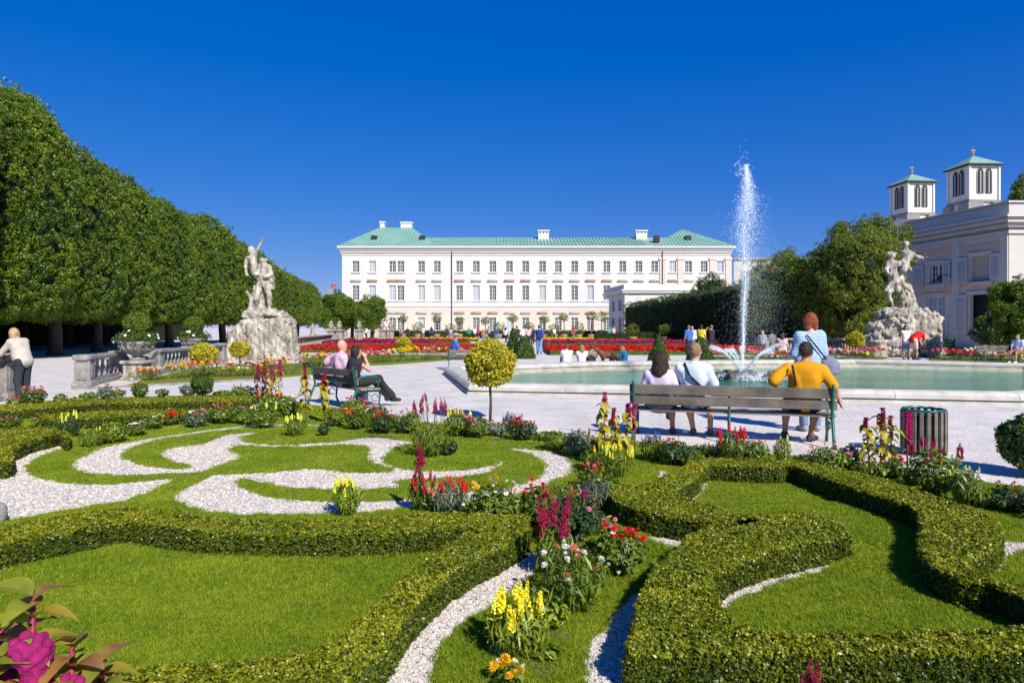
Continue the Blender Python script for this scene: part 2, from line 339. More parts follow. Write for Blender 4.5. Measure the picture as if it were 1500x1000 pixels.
gh = {k: gpoly(v, 0, 1) for k, v in dict(a=GA, b=GB, c=GC, d=GD, e=GE, p1=GP1, p2=GP2, p3=GP3, p4=GP4, p5=GP5).items()}
lawn = sheet('lawn', outer, list(gh.values()), .012, M_TURF, .012); tag(lawn, kind='structure')
for k, p in gh.items():
    q = sheet('gravel', p, [], .004, M_GRAVEL); tag(q, kind='structure')
# ================================================================== HEDGES
def hp(lst, h):
    return [(G(x, y, h if t == 't' else 0)) for (x, y, t) in lst]
def T(*a): return [(x, y, 't') for x, y in a]
def B(*a): return [(x, y, 'g') for x, y in a]
HH = .22
H1 = T((-90,790),(0,767),(88,749),(194,736),(264,745),(330,756),(500,756),(582,750),(648,745),(700,746),(748,750))+B((752,800),(700,806),(640,812),(600,818),(500,820),(400,820),(308,817),(246,809),(176,798),(110,815),(0,839),(-90,866))
H2 = B((775,812),(749,833),(692,864),(657,886),(626,917),(600,947),(578,982),(569,1005),(540,1040),(480,1095),(300,1095),(0,1095),(-400,1095))+T((-400,978),(-100,975),(0,972),(100,970),(190,965),(350,958),(430,950),(494,932),(529,894),(582,846),(639,800),(700,766),(740,748),(776,750))
H3 = B((1044,801),(1013,824),(985,848),(958,875),(946,900),(937,927),(930,953),(922,1000),(915,1018),(1000,1018),(1200,1018),(1500,1018),(1700,1018))+T((1700,905),(1500,908),(1422,910),(1334,912),(1224,920),(1158,920),(1070,908))+B((1040,898),(1048,886),(1096,859),(1158,842),(1220,828),(1243,820))+T((1246,772),(1230,758),(1180,752),(1120,756),(1072,768))
H3a = T((884,713),(900,704),(940,706),(1000,722),(1026,730),(1070,744),(1136,757),(1192,765))+B((1200,785),(1120,792),(1044,801),(982,791),(938,783),(905,770),(890,754))
H4 = T((890,720),(960,698),(1000,680),(1018,667),(1060,667),(1096,668),(1160,671),(1211,677),(1290,696),(1356,716),(1400,733),(1440,742),(1462,755),(1470,775),(1457,793),(1420,811),(1424,824),(1457,842),(1500,864),(1600,905))+B((1600,945),(1500,910),(1413,899),(1369,877),(1350,855),(1345,835),(1350,808),(1343,778),(1290,758),(1224,736),(1180,715),(1158,707),(1132,711),(1080,708),(1032,706),(1024,722),(1010,735))+T((950,742))
HL1 = T((-300,602),(-60,598),(0,594),(50,589),(150,583),(230,580),(300,578),(380,578),(430,580))+B((432,600),(380,600),(300,602),(216,604),(160,605),(120,608),(60,613),(0,618),(-60,622),(-300,632))
HL2 = T((60,606),(110,602),(170,600),(260,598),(330,598))+B((336,618),(300,620),(260,624),(170,627),(120,630),(60,633))
HL3 = T((-200,634),(-60,628),(0,624),(60,622),(105,630),(98,640))+B((89,652),(76,657),(50,663),(30,672),(16,679),(19,690),(18,700),(0,703),(-60,711),(-200,722))
def hedge(polys, label, h=HH, dens=2600, sc=1.0, group=None):
    mb = MB(); PT = []; NR = []
    for px in polys:
        p = chaikin(hp(px, h), 1); n = len(p); h_ = h; h = h_-.028
        A = sum(p[i].x*p[(i+1) % n].y-p[(i+1) % n].x*p[i].y for i in range(n))
        if A < 0: p.reverse()
        q0 = inset(p, .018); q1 = inset(p, .04); nn = len(p)
        V = [(a.x, a.y, .0) for a in q0]+[(a.x, a.y, h*.8) for a in q0]+[(a.x, a.y, h-.02) for a in q1]
        Fs = [(k*nn+i, k*nn+(i+1) % nn, (k+1)*nn+(i+1) % nn, (k+1)*nn+i) for k in range(2) for i in range(nn)]
        Fs += [tuple(2*nn+i for i in t) for t in tessellate_polygon([[Vector((a.x, a.y, 0)) for a in q1]])]
        mb.add(V, Fs)
        P2 = np.array([(a.x, a.y) for a in p]); E = np.roll(P2, -1, 0)-P2; Ln = np.linalg.norm(E, axis=1)
        ns = int(Ln.sum()*h*dens); ii = rng.choice(nn, ns, p=Ln/Ln.sum()); t = rng.random(ns)
        xy = P2[ii]+E[ii]*t[:, None]; N2 = np.stack([E[ii, 1], -E[ii, 0]], 1)/(Ln[ii][:, None]+1e-9)
        zz = rng.random(ns)**.85*h; rnd_ = np.clip((zz/h-.75)/.25, 0, 1)**2*.035; dz = noise2(np.stack([xy[:, 0]+xy[:, 1], zz*2], 1), 9, 3)*.012
        off = -.012-rnd_+dz+rng.normal(0, .006, ns); xy = xy+N2*off[:, None]
        PT.append(np.column_stack([xy, zz+.004])); NR.append(np.column_stack([N2, rnd_*30+.25]))
        lo, hi = P2.min(0), P2.max(0); nt_ = int((hi-lo).prod()*dens); c = rng.uniform(lo, hi, (nt_, 2)); c = c[inpoly(c, P2)]
        zt = h-.014+noise2(c, 7, 5)*.014+noise2(c, 22, 6)*.009+rng.normal(0, .006, len(c))+np.where(rng.random(len(c)) < .03, rng.uniform(0, .03, len(c)), 0)
        PT.append(np.column_stack([c, zt])); NR.append(np.tile([0, 0, 1.], (len(c), 1))); h = h_
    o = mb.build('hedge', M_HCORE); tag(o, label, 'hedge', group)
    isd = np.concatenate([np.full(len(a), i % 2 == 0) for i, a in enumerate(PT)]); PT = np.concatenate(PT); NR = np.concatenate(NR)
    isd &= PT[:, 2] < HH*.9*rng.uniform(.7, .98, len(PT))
    # keep the sprigs a lens could see; thin them with distance
    d = PT[:, 1]; vis = (d > 1.5) & (np.abs(PT[:, 0]) < d*.95+1.2); PT = PT[vis]; NR = NR[vis]; isd = isd[vis]
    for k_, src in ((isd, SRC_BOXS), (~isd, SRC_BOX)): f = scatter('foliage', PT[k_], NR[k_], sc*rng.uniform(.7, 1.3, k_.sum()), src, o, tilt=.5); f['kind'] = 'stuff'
    return o
hedge([H1], 'low clipped box hedge between the white gravel scrolls and the near left lawn', dens=3800)
hedge([H2], 'low box hedge curving along the near left lawn beside the narrow gravel path', dens=4200)
hedge([H3, H3a], 'low box hedge along the bottom right with a forked arm into the right lawn', dens=4200)
hedge([H4], 'winding box hedge from in front of the long bench round to the right edge', dens=3800)
hedge([HL1], 'farthest box hedge of the parterre at left, beside the cross path', dens=1500, sc=1.6)
hedge([HL2], 'short middle box hedge behind the yellow and white flowers at left', dens=1500, sc=1.6)
hedge([HL3], 'box hedge block at the left edge beside the white gravel', dens=2200, sc=1.3)
# ================================================================== GRASS BLADES AND PEBBLES
HED = [chaikin(hp(p, HH), 1) for p in (H1, H2, H3, H3a, H4, HL1, HL2, HL3)]
def area_pts(y0, y1, dens, inside, outside):
    xs = max(abs(y1)*.82+.5, 1); n = int(2*xs*(y1-y0)*dens); c = np.column_stack([rng.uniform(-xs, xs, n), rng.uniform(y0, y1, n)])
    c = c[np.abs(c[:, 0]) < c[:, 1]*.8+.4]
    k = np.zeros(len(c), bool)
    for q in inside: k |= inpoly(c, q)
    for q in outside: k &= ~inpoly(c, q)
    return c[k]
out2 = [(p.x, p.y) for p in outer]
gobj = None
for (bands, src) in ((((2.4, 4.2, 2100, .95), (4.2, 6.2, 1250, 1.1)), SRC_GRASS), (((6.2, 9, 620, 1.15), (9, 16.5, 300, 1.5)), SRC_GRASSF)):
    GG = []; SS = []
    for y0, y1, dn, s in bands:
        c = area_pts(y0, y1, dn, [out2], [[(a[0], a[1]) for a in q] for q in list(gh.values())+HED]); keep = rng.random(len(c)) < .82+.25*noise2(c, 3, 11); c = c[keep]
        GG.append(np.column_stack([c, np.full(len(c), .012)])); SS.append(s*(1+.18*noise2(c, 5, 12))*rng.uniform(.8, 1.25, len(c)))
    GG = np.concatenate(GG); SS = np.concatenate(SS)
    gr = scatter('grass', GG, np.tile([0, 0, 1.], (len(GG), 1)), SS, src, None, tilt=.08)
    tag(gr, 'short mown grass of the near lawns around the box hedges' if src is SRC_GRASS else 'short mown grass of the scroll bands between the white gravel', 'grass', kind='stuff')
GG = []; SS = []
for y0, y1, dn, s in ((2.4, 5.2, 1700, 1.), (5.2, 9.5, 500, 1.25)):
    c = area_pts(y0, y1, dn, [[(a[0], a[1]) for a in q] for q in gh.values()], [[(a[0], a[1]) for a in q] for q in HED])
    GG.append(np.column_stack([c, np.full(len(c), .005)])); SS.append(s*rng.uniform(.7, 1.3, len(c)))
GG = np.concatenate(GG); SS = np.concatenate(SS)
gr = scatter('gravel_stones', GG, np.tile([0, 0, 1.], (len(GG), 1)), SS, SRC_PEB, None, tilt=.1); tag(gr, 'loose white gravel stones between the grass scrolls', 'gravel', kind='stuff')

# ================================================================== FOUNTAIN BASIN
bas = thing('fountain_basin', 'wide low polygonal stone fountain basin filled with green water', 'fountain', (0, 0, 0))
M_COPING = mat('coping_stone', (.44, .42, .37), .85, (.58, .56, .50), 3, .5, 40, c3=(.66, .64, .58))
M_BASIN = mat('basin_wall_stone', (.30, .30, .22), .9, (.45, .43, .33), 3, .4, 30)
nb = len(BAS_OUT)
for i in range(nb):
    a, b = BAS_OUT[i], BAS_OUT[(i+1) % nb]; c, d = BAS_IN[(i+1) % nb], BAS_IN[i]
    k = max(1, round((b-a).length/2.3))
    for j in range(k):
        t0, t1 = j/k, (j+1)/k; g_ = .006/(b-a).length; t0 += g_; t1 -= g_
        pts = [a.lerp(b, t0), a.lerp(b, t1), d.lerp(c, t1), d.lerp(c, t0)]
        mid0 = [pts[0].lerp(pts[3], f) for f in (0, .0, .12, .3, .7, .88, 1, 1)]; mid1 = [pts[1].lerp(pts[2], f) for f in (0, .0, .12, .3, .7, .88, 1, 1)]
        zs = (.10, .18, .245, .27, .27, .25, .19, .12); jz = random.uniform(-.003, .003); mb = MB()
        V = [(p.x, p.y, z+jz) for p, z in zip(mid0, zs)]+[(p.x, p.y, z+jz) for p, z in zip(mid1, zs)]
        mb.add(V, [(q, q+1, q+9, q+8) for q in range(7)]+[(7, 0, 8, 15), tuple(range(7, -1, -1)), tuple(range(8, 16))])
        mb.build('coping_stone', M_COPING, bas)
mb = MB(); o1 = inset(BAS_OUT, .07); i1 = [p.lerp(q, .85) for p, q in zip(BAS_OUT, BAS_IN)]
mb.add([(p.x, p.y, 0.) for p in inset(BAS_OUT, -.02)]+[(p.x, p.y, .06) for p in inset(BAS_OUT, -.02)]+[(p.x, p.y, .062) for p in o1]+[(p.x, p.y, .125) for p in o1], [(k*nb+i, k*nb+(i+1) % nb, (k+1)*nb+(i+1) % nb, (k+1)*nb+i) for k in range(3) for i in range(nb)])
mb.build('basin_plinth', M_COPING, bas)
mb = MB(); i2 = inset(BAS_IN, .5)
mb.add([(p.x, p.y, .14) for p in i1]+[(p.x, p.y, -.05) for p in inset(BAS_IN, .25)]+[(p.x, p.y, -.7) for p in i2], [(k*nb+i, k*nb+(i+1) % nb, (k+1)*nb+(i+1) % nb, (k+1)*nb+i) for k in range(2) for i in range(nb)])
mb.add([(p.x, p.y, -.7) for p in i2], [tuple(range(nb))])
mb.build('basin_wall', M_BASIN, bas)
WZ = -.05
m = bpy.data.materials.new('pool_water'); m.use_nodes = True; N = m.node_tree.nodes; L = m.node_tree.links; b = N['Principled BSDF']
b.inputs['Roughness'].default_value = .06; b.inputs['IOR'].default_value = 1.33; b.inputs['Specular IOR Level'].default_value = .16
tc = N.new('ShaderNodeTexCoord'); mp = N.new('ShaderNodeMapping'); mp.inputs['Scale'].default_value = (1, 1.5, 1); L.new(tc.outputs['Object'], mp.inputs[0])
no = N.new('ShaderNodeTexNoise'); no.inputs['Scale'].default_value = .35; no.inputs['Detail'].default_value = 4; L.new(mp.outputs[0], no.inputs[0])
cr = N.new('ShaderNodeValToRGB'); cr.color_ramp.elements[0].color = (.010, .15, .08, 1); cr.color_ramp.elements[1].color = (.04, .28, .165, 1); cr.color_ramp.elements[0].position = .35; cr.color_ramp.elements[1].position = .7
L.new(no.outputs['Fac'], cr.inputs[0]); L.new(cr.outputs[0], b.inputs['Base Color'])
n2 = N.new('ShaderNodeTexNoise'); n2.inputs['Scale'].default_value = 5; n2.inputs['Detail'].default_value = 4; n2.inputs['Distortion'].default_value = .6; L.new(mp.outputs[0], n2.inputs[0])
bm = N.new('ShaderNodeBump'); bm.inputs['Strength'].default_value = .6; bm.inputs['Distance'].default_value = .06; L.new(n2.outputs['Fac'], bm.inputs['Height']); L.new(bm.outputs[0], b.inputs['Normal'])
wt = sheet('water', inset(BAS_IN, .2), [], WZ, m); tag(wt, kind='structure')
# ================================================================== SOLID SHAPES FROM BLENDED VOLUMES
def sdf_eval(prims, lo, hi, vox, k=.03, disp=None, cut=None):
    lo = np.array(lo, float); hi = np.array(hi, float); n = np.ceil((hi-lo)/vox).astype(int)+1
    ax = [lo[i]+np.arange(n[i])*vox for i in range(3)]; D = np.full(n, .5)
    for p in prims:
        kk = k
        if p[0] == 'c': a, b = np.array(p[1], float), np.array(p[2], float); ra, rb = p[3], p[4]; mn = np.minimum(a-ra, b-rb); mx = np.maximum(a+ra, b+rb); kk = p[5] if len(p) > 5 else k
        elif p[0] == 'e': c = np.array(p[1], float); r = np.array(p[2], float); rm = r.max(); mn, mx = c-rm, c+rm; kk = p[4] if len(p) > 4 else k
        else: c = np.array(p[1], float); r = np.array(p[2], float); rm = np.linalg.norm(r); mn, mx = c-rm, c+rm; kk = p[5] if len(p) > 5 else k
        m = kk+3*vox; i0 = np.maximum(0, np.floor((mn-m-lo)/vox).astype(int)); i1 = np.minimum(n, np.ceil((mx+m-lo)/vox).astype(int)+1)
        if (i1 <= i0).any(): continue
        X = ax[0][i0[0]:i1[0], None, None]; Y = ax[1][None, i0[1]:i1[1], None]; Z = ax[2][None, None, i0[2]:i1[2]]
        if p[0] == 'c':
            ab = b-a; L2 = (ab**2).sum()+1e-12; t = np.clip(((X-a[0])*ab[0]+(Y-a[1])*ab[1]+(Z-a[2])*ab[2])/L2, 0, 1)
            d = np.sqrt((X-a[0]-t*ab[0])**2+(Y-a[1]-t*ab[1])**2+(Z-a[2]-t*ab[2])**2)-(ra+(rb-ra)*t)
        else:
            x, y, z = X-c[0], Y-c[1], Z-c[2]; M = p[3] if len(p) > 3 else None
            if M is not None: M = np.array(M); x, y, z = x*M[0, 0]+y*M[1, 0]+z*M[2, 0], x*M[0, 1]+y*M[1, 1]+z*M[2, 1], x*M[0, 2]+y*M[1, 2]+z*M[2, 2]
            if p[0] == 'e':
                q = np.sqrt((x/r[0])**2+(y/r[1])**2+(z/r[2])**2); d = (q-1)*r.min()*.5+(q-1)*np.sqrt(x**2+y**2+z**2)/(q+1e-6)*.5
            else:
                rr = p[4] if len(p) > 4 else .02; qx, qy, qz = np.abs(x)-r[0]+rr, np.abs(y)-r[1]+rr, np.abs(z)-r[2]+rr
                d = np.sqrt(np.maximum(qx, 0)**2+np.maximum(qy, 0)**2+np.maximum(qz, 0)**2)+np.minimum(np.maximum(qx, np.maximum(qy, qz)), 0)-rr
        s = D[i0[0]:i1[0], i0[1]:i1[1], i0[2]:i1[2]]; h = np.clip(.5+.5*(s-d)/kk, 0, 1); D[i0[0]:i1[0], i0[1]:i1[1], i0[2]:i1[2]] = s*(1-h)+d*h-kk*h*(1-h)
    if disp is not None or cut is not None:
        X, Y, Z = np.meshgrid(*ax, indexing='ij', sparse=True)
        if cut is not None: D = cut(D, X, Y, Z)
        if disp is not None: D = D+disp(X, Y, Z)
    D[0] = D[-1] = .5; D[:, 0] = D[:, -1] = .5; D[:, :, 0] = D[:, :, -1] = .5
    return D, lo
def sdf_mesh(name, prims, vox=.02, k=.03, disp=None, cut=None, pad=.06, scale=1.0):
    mn = np.full(3, 1e9); mx = -mn
    for p in prims:
        if p[0] == 'c': mn = np.minimum(mn, np.minimum(np.array(p[1])-p[3], np.array(p[2])-p[4])); mx = np.maximum(mx, np.maximum(np.array(p[1])+p[3], np.array(p[2])+p[4]))
        else: r = max(p[2]) if p[0] == 'e' else np.linalg.norm(p[2]); mn = np.minimum(mn, np.array(p[1])-r); mx = np.maximum(mx, np.array(p[1])+r)
    D, lo = sdf_eval(prims, mn-pad-2*vox, mx+pad+2*vox, vox, k, disp, cut)
    ins = D < 0; nx, ny, nz = D.shape
    c = np.zeros((nx-1, ny-1, nz-1), np.int8)
    for i in (0, 1):
        for j in (0, 1):
            for l in (0, 1): c += ins[i:nx-1+i, j:ny-1+j, l:nz-1+l]
    act = np.argwhere((c > 0) & (c < 8)); idx = -np.ones(c.shape, np.int64); idx[tuple(act.T)] = np.arange(len(act))
    acc = np.zeros((len(act), 3)); cnt = np.zeros(len(act))
    cs = [(i, j, l) for i in (0, 1) for j in (0, 1) for l in (0, 1)]
    for a in cs:
        for b in cs:
            if sum(b)-sum(a) == 1 and all(bb >= aa for aa, bb in zip(a, b)):
                da = D[tuple((act+a).T)]; db = D[tuple((act+b).T)]; s = (da < 0) != (db < 0); t = np.where(s, da/(da-db+1e-12), 0)
                pt = np.array(a)+(np.array(b)-np.array(a))*t[:, None]; acc += np.where(s[:, None], pt, 0); cnt += s
    V = (act+acc/np.maximum(cnt, 1)[:, None])*vox+lo; Q = []
    for d in range(3):
        e = [0, 0, 0]; e[d] = 1; u, v = [(1, 2), (2, 0), (0, 1)][d]
        A = ins[:nx-e[0], :ny-e[1], :nz-e[2]]; Bq = ins[e[0]:, e[1]:, e[2]:]; ch = np.argwhere(A != Bq)
        ch = ch[(ch[:, u] > 0) & (ch[:, v] > 0)]
        if not len(ch): continue
        fl = A[tuple(ch.T)]; du = np.zeros(3, int); du[u] = 1; dv = np.zeros(3, int); dv[v] = 1
        q = np.stack([idx[tuple((ch-du-dv).T)], idx[tuple((ch-dv).T)], idx[tuple(ch.T)], idx[tuple((ch-du).T)]], 1)
        q[~fl] = q[~fl][:, ::-1]; Q.append(q)
    Q = np.concatenate(Q) if Q else np.zeros((0, 4), int); Q = Q[(Q >= 0).all(1)]
    return npmesh(name, V*scale, Q)
def sdf_obj(name, prims, m, parent=None, **kw):
    return link(name, sdf_mesh(name, prims, **kw), m, parent, True)
def wob(f, amp, seed=0, n=4):
    r = np.random.default_rng(seed); W = [(r.normal(0, 1, 3)*f*(1+.7*i), r.uniform(0, 6.28), amp/(1+.6*i)) for i in range(n)]
    return lambda X, Y, Z: sum(a*np.sin(X*w_[0]+Y*w_[1]+Z*w_[2]+ph) for w_, ph, a in W)
# ================================================================== BUILDINGS
def wall_holes(mb, o, u, nrm, wd, z0, z1, holes, depth):
    """plane wall from o along u, outward normal nrm, openings (u0,u1,z0,z1) with reveals"""
    us = sorted({0, wd}|{h[0] for h in holes}|{h[1] for h in holes}); zs = sorted({z0, z1}|{h[2] for h in holes}|{h[3] for h in holes})
    Pt = lambda a, z, d=0: (o[0]+u[0]*a-nrm[0]*d, o[1]+u[1]*a-nrm[1]*d, z)
    for i in range(len(us)-1):
        for j in range(len(zs)-1):
            a, z = (us[i]+us[i+1])/2, (zs[j]+zs[j+1])/2
            if any(h[0] < a < h[1] and h[2] < z < h[3] for h in holes): continue
            mb.quad(Pt(us[i], zs[j]), Pt(us[i+1], zs[j]), Pt(us[i+1], zs[j+1]), Pt(us[i], zs[j+1]))
    for h in holes:
        a, b, c, d = h[:4]
        mb.quad(Pt(a, c), Pt(b, c), Pt(b, c, depth), Pt(a, c, depth)); mb.quad(Pt(a, d), Pt(b, d), Pt(b, d, depth), Pt(a, d, depth))
        mb.quad(Pt(a, c), Pt(a, d), Pt(a, d, depth), Pt(a, c, depth)); mb.quad(Pt(b, c), Pt(b, d), Pt(b, d, depth), Pt(b, c, depth))
def window_meshes(w_, h, nx, nz, bar=.06, fr=.1, mid=.14):
    f = MB(); f.box(-w_/2, w_/2, 0, .08, 0, fr); f.box(-w_/2, w_/2, 0, .08, h-fr, h); f.box(-w_/2, -w_/2+fr, 0, .08, fr, h-fr); f.box(w_/2-fr, w_/2, 0, .08, fr, h-fr)
    f.box(-mid/2, mid/2, -.01, .08, fr, h-fr)
    for s in (-1, 1):
        x0, x1 = (mid/2, w_/2-fr) if s > 0 else (-w_/2+fr, -mid/2)
        for i in range(1, nx): x = x0+(x1-x0)*i/nx; f.box(x-bar/2, x+bar/2, .02, .07, fr, h-fr)
        for j in range(1, nz): z = fr+(h-2*fr)*j/nz; f.box(x0, x1, .022, .068, z-bar/2, z+bar/2)
    g_ = MB(); g_.box(-w_/2+fr*.5, w_/2-fr*.5, .045, .055, fr*.5, h-fr*.5)
    return f, g_
def mesh_of(mb, name, m):
    o = mb.build(name, m); me = o.data; bpy.data.objects.remove(o); return me
def put(name, me, loc, parent, rz=0, label=None):
    o = bpy.data.objects.new(name, me); COL.objects.link(o); o.parent = parent; o.location = loc; o.rotation_euler = (0, 0, rz)
    if label: o['label'] = label
    return o
# ---- the palace
YP = 122.0; pxX = lambda x, Y=YP: (x-750)/1000*Y; pyZ = lambda y, Y=YP: 1.6+(480-y)/1000*Y
pal = thing('palace', 'long white three-storey baroque palace with green copper roof across the garden', 'palace', (0, YP, 0))
x0, x1 = pxX(501), pxX(1070); ZE = pyZ(364)
cols = [521.2, 545.4, 574.8, 587, 617.2, 640.3, 673, 697.5, 721.7, 746, 769.8, 794.5, 817.7, 841.6, 864.8, 888.7, 912, 935.7, 958.9, 985.4, 1008.5, 1031.4, 1055]
rows = [(398.7, 382.2), (440, 418), (483.5, 465)]
wW = 1.22; holes = [(pxX(c)-wW/2-x0, pxX(c)+wW/2-x0, pyZ(b), pyZ(t)) for c in cols for b, t in rows]
mb = MB(); zsplit = pyZ(449)
wall_holes(mb, (x0, 0, 0), (1, 0), (0, -1), x1-x0, zsplit, ZE, [h for h in holes if h[2] > zsplit], .32)
mb.box(x0, x1, .33, 16, 0, ZE); mb.build('wall', M_WHITE, pal)
mb = MB(); wall_holes(mb, (x0, -.03, 0), (1, 0), (0, -1), x1-x0, 0, zsplit, [h for h in holes if h[2] < zsplit], .36); mb.build('ground_floor_wall', M_CREAM, pal)
def band(name, za, zb, d, m, xa=x0, xb=x1):
    q = MB(); q.box(xa-d, xb+d, -d, 0.2, za, zb, bev=.03); return q.build(name, m, pal)
band('string_course', zsplit-.02, zsplit+.28, .14, M_FRAME); band('string_course', pyZ(442.5), pyZ(441), .10, M_FRAME)
band('plinth_band', 0, .9, .12, M_TRIM); band('frieze_band', pyZ(374), pyZ(371.5), .10, M_CREAM)
q = MB(); q.box(x0-.5, x1+.5, -.5, 16.5, pyZ(367), ZE, bev=.1); q.box(x0-.8, x1+.8, -.8, 16.8, ZE+.01, ZE+.35, bev=.08); q.box(x0-.25, x1+.25, -.25, .2, pyZ(370), pyZ(367)-.01); q.build('cornice', M_FRAME, pal)
for xp in (662, 970): q = MB(); q.tube([(pxX(xp), -.25, .3), (pxX(xp), -.25, ZE-.2)], .07, 6); q.build('downpipe', M_DARK, pal)
for c, f_ in ((970.8, 1), (997, 1), (1044, 1), (1067, 1)):
    q = MB(); q.box(pxX(c)-.55, pxX(c)+.55, -.16, .05, pyZ(440), pyZ(376), bev=.03); q.box(pxX(c)-.75, pxX(c)+.75, -.26, .05, pyZ(381), pyZ(378), bev=.05); q.build('pilaster', M_CREAM, pal)
fm, gm = [], []
for (b, t) in rows:
    f, g_ = window_meshes(wW, pyZ(t)-pyZ(b), 2, 4 if t != 382.2 else 3, .05, .09, .12); fm.append(mesh_of(f, 'window', M_FRAME)); gm.append(mesh_of(g_, 'pane', M_GLASS))
q = MB(); q.box(-.82, .82, -.2, .05, 0, .16, bev=.03); SILL = mesh_of(q, 'sill', M_FRAME)
q = MB(); q.box(-.8, .8, -.16, 0, -.14, 0); q.box(-.96, .96, -.3, 0, .001, .12, bev=.03); q.box(-.88, .88, -.2, .0, .121, .3, bev=.06)
HOOD = mesh_of(q, 'window_hood', mat('hood_stone', (.42, .38, .33), .9, (.55, .50, .44), 2)); HOOD2 = mesh_of(q, 'window_hood', mat('hood_rust', (.38, .25, .17), .9, (.5, .36, .26), 2))
M_PANEB = mat('bright_pane', (.35, .40, .45), .2, spec=.8)
gm2 = [m_.copy() for m_ in gm]
for m_ in gm2: m_.materials.clear(); m_.materials.append(M_PANEB)
for ci, c in enumerate(cols):
    for ri, (b, t) in enumerate(rows):
        wn = put('window', fm[ri], (pxX(c), .2, pyZ(b)), pal); put('pane', gm2[ri] if random.random() < .22 else gm[ri], (0, 0, 0), wn)
        put('sill', SILL, (pxX(c), 0, pyZ(b)-.17), pal)
        if ri > 0: put('window_hood', HOOD2 if random.random() < .3 else HOOD, (pxX(c), 0, pyZ(t)+.75), pal)
def hip(pts, name='roof'):   # pts: list of faces
    q = MB()
    for f in pts: q.add(f, [tuple(range(len(f)))])
    return q.build(name, M_COPPER, pal)
e = .75; zr = ZE+.36; zm = pyZ(348, YP+8)
A_, B_ = (x0-e, -e), (x1+e, -e)
hip([[(x0+8, -e, zr), (x1+e-4, -e, zr), (x1-4, 8, zm), (x0+8, 8, zm)], [(x0+8, 16.7, zr), (x1-4, 16.7, zr), (x1-4, 8, zm), (x0+8, 8, zm)]])
zl = pyZ(334, YP+8.5); xl0, xl1, xm = pxX(556, YP+8), pxX(604, YP+8), pxX(640)
hip([[(x0-e, -e-.02, zr+.02), (xm, -e-.02, zr+.02), (xl1, 8, zl), (xl0, 8, zl)], [(x0-e, -e-.02, zr+.02), (xl0, 8, zl), (x0-e, 17, zr+.02)], [(xm, -e-.02, zr+.02), (xm, 17, zr+.02), (xl1, 8, zl)], [(x0-e, 17, zr+.02), (xl0, 8, zl), (xl1, 8, zl), (xm, 17, zr+.02)]])
zq = pyZ(336.5, YP+8.5); xa, xr0, xr1 = pxX(999, YP+8), pxX(955), x1+e
hip([[(xr0, -e-.03, zr+.03), (xr1, -e-.03, zr+.03), (xa, 8, zq)], [(xr1, -e-.03, zr+.03), (xr1, 17, zr+.03), (xa, 8, zq)], [(xr0, -e-.03, zr+.03), (xa, 8, zq), (xr0, 17, zr+.03)]])
q = MB(); s_ = (zm-zr)/(8+e)
xx = x0+9
while xx < pxX(950):
    q.add([(xx-.03, -e, zr+.0), (xx+.03, -e, zr), (xx+.03, 7.9, zm), (xx-.03, 7.9, zm), (xx-.03, -e, zr+.09), (xx+.03, -e, zr+.09), (xx+.03, 7.9, zm+.09), (xx-.03, 7.9, zm+.09)], [(4, 5, 6, 7), (0, 3, 7, 4), (1, 5, 6, 2), (0, 4, 5, 1)]); xx += .62
def seams(xa_, xb_, xc0, xc1, zt):
    x = xa_+.5
    while x < xb_:
        t = 1.0
        if x < xc0: t = (x-xa_)/(xc0-xa_)
        elif x > xc1: t = (xb_-x)/(xb_-xc1)
        y1, z1_ = -e+(8+e)*t, zr+(zt-zr)*t
        q.add([(x-.03, -e-.03, zr), (x+.03, -e-.03, zr), (x+.03, y1, z1_), (x-.03, y1, z1_), (x-.03, -e-.03, zr+.12), (x+.03, -e-.03, zr+.12), (x+.03, y1, z1_+.1), (x-.03, y1, z1_+.1)], [(4, 5, 6, 7), (0, 3, 7, 4), (1, 5, 6, 2)]); x += .62
seams(x0-e, xm, xl0, xl1, zl); seams(xr0, xr1, xa, xa, zq)
q.build('roof_seams', mat('copper_seam', (.13, .30, .24), .6), pal)['kind'] = 'stuff'
def chimney(xa_, xb_, yt, yb, y, dots=0):
    q = MB(); q.box(pxX(xa_, YP+y), pxX(xb_, YP+y), y, y+1.4, pyZ(yb, YP+y)-1, pyZ(yt, YP+y)-.25); q.box(pxX(xa_, YP+y)-.15, pxX(xb_, YP+y)+.15, y-.15, y+1.55, pyZ(yt, YP+y)-.25, pyZ(yt, YP+y), bev=.03)
    o = q.build('chimney', M_FRAME, pal)
    for i in range(dots):
        q = MB(); cx_ = pxX(xa_+3+i*(xb_-xa_-6)/(dots-1), YP+y); q.box(cx_-.12, cx_+.12, y-.03, y+.02, pyZ(yt+3.2, YP+y)-.15, pyZ(yt+3.2, YP+y)+.15); q.build('flue_hole', M_DARK, o)
chimney(556.5, 563, 324.5, 335, 8); chimney(587, 603, 325, 335, 8); chimney(788.5, 804, 337, 350, 6, 3); chimney(932, 948, 337, 350, 6, 3)
for xs_ in (544, 616, 1013, 966): q = MB(); z_ = 1.35; q.box(pxX(xs_)-.5, pxX(xs_)+.5, 2.0, 3.2, zr+z_-.3, zr+z_+.9, bev=.05); q.build('roof_hatch', M_DARK, pal)
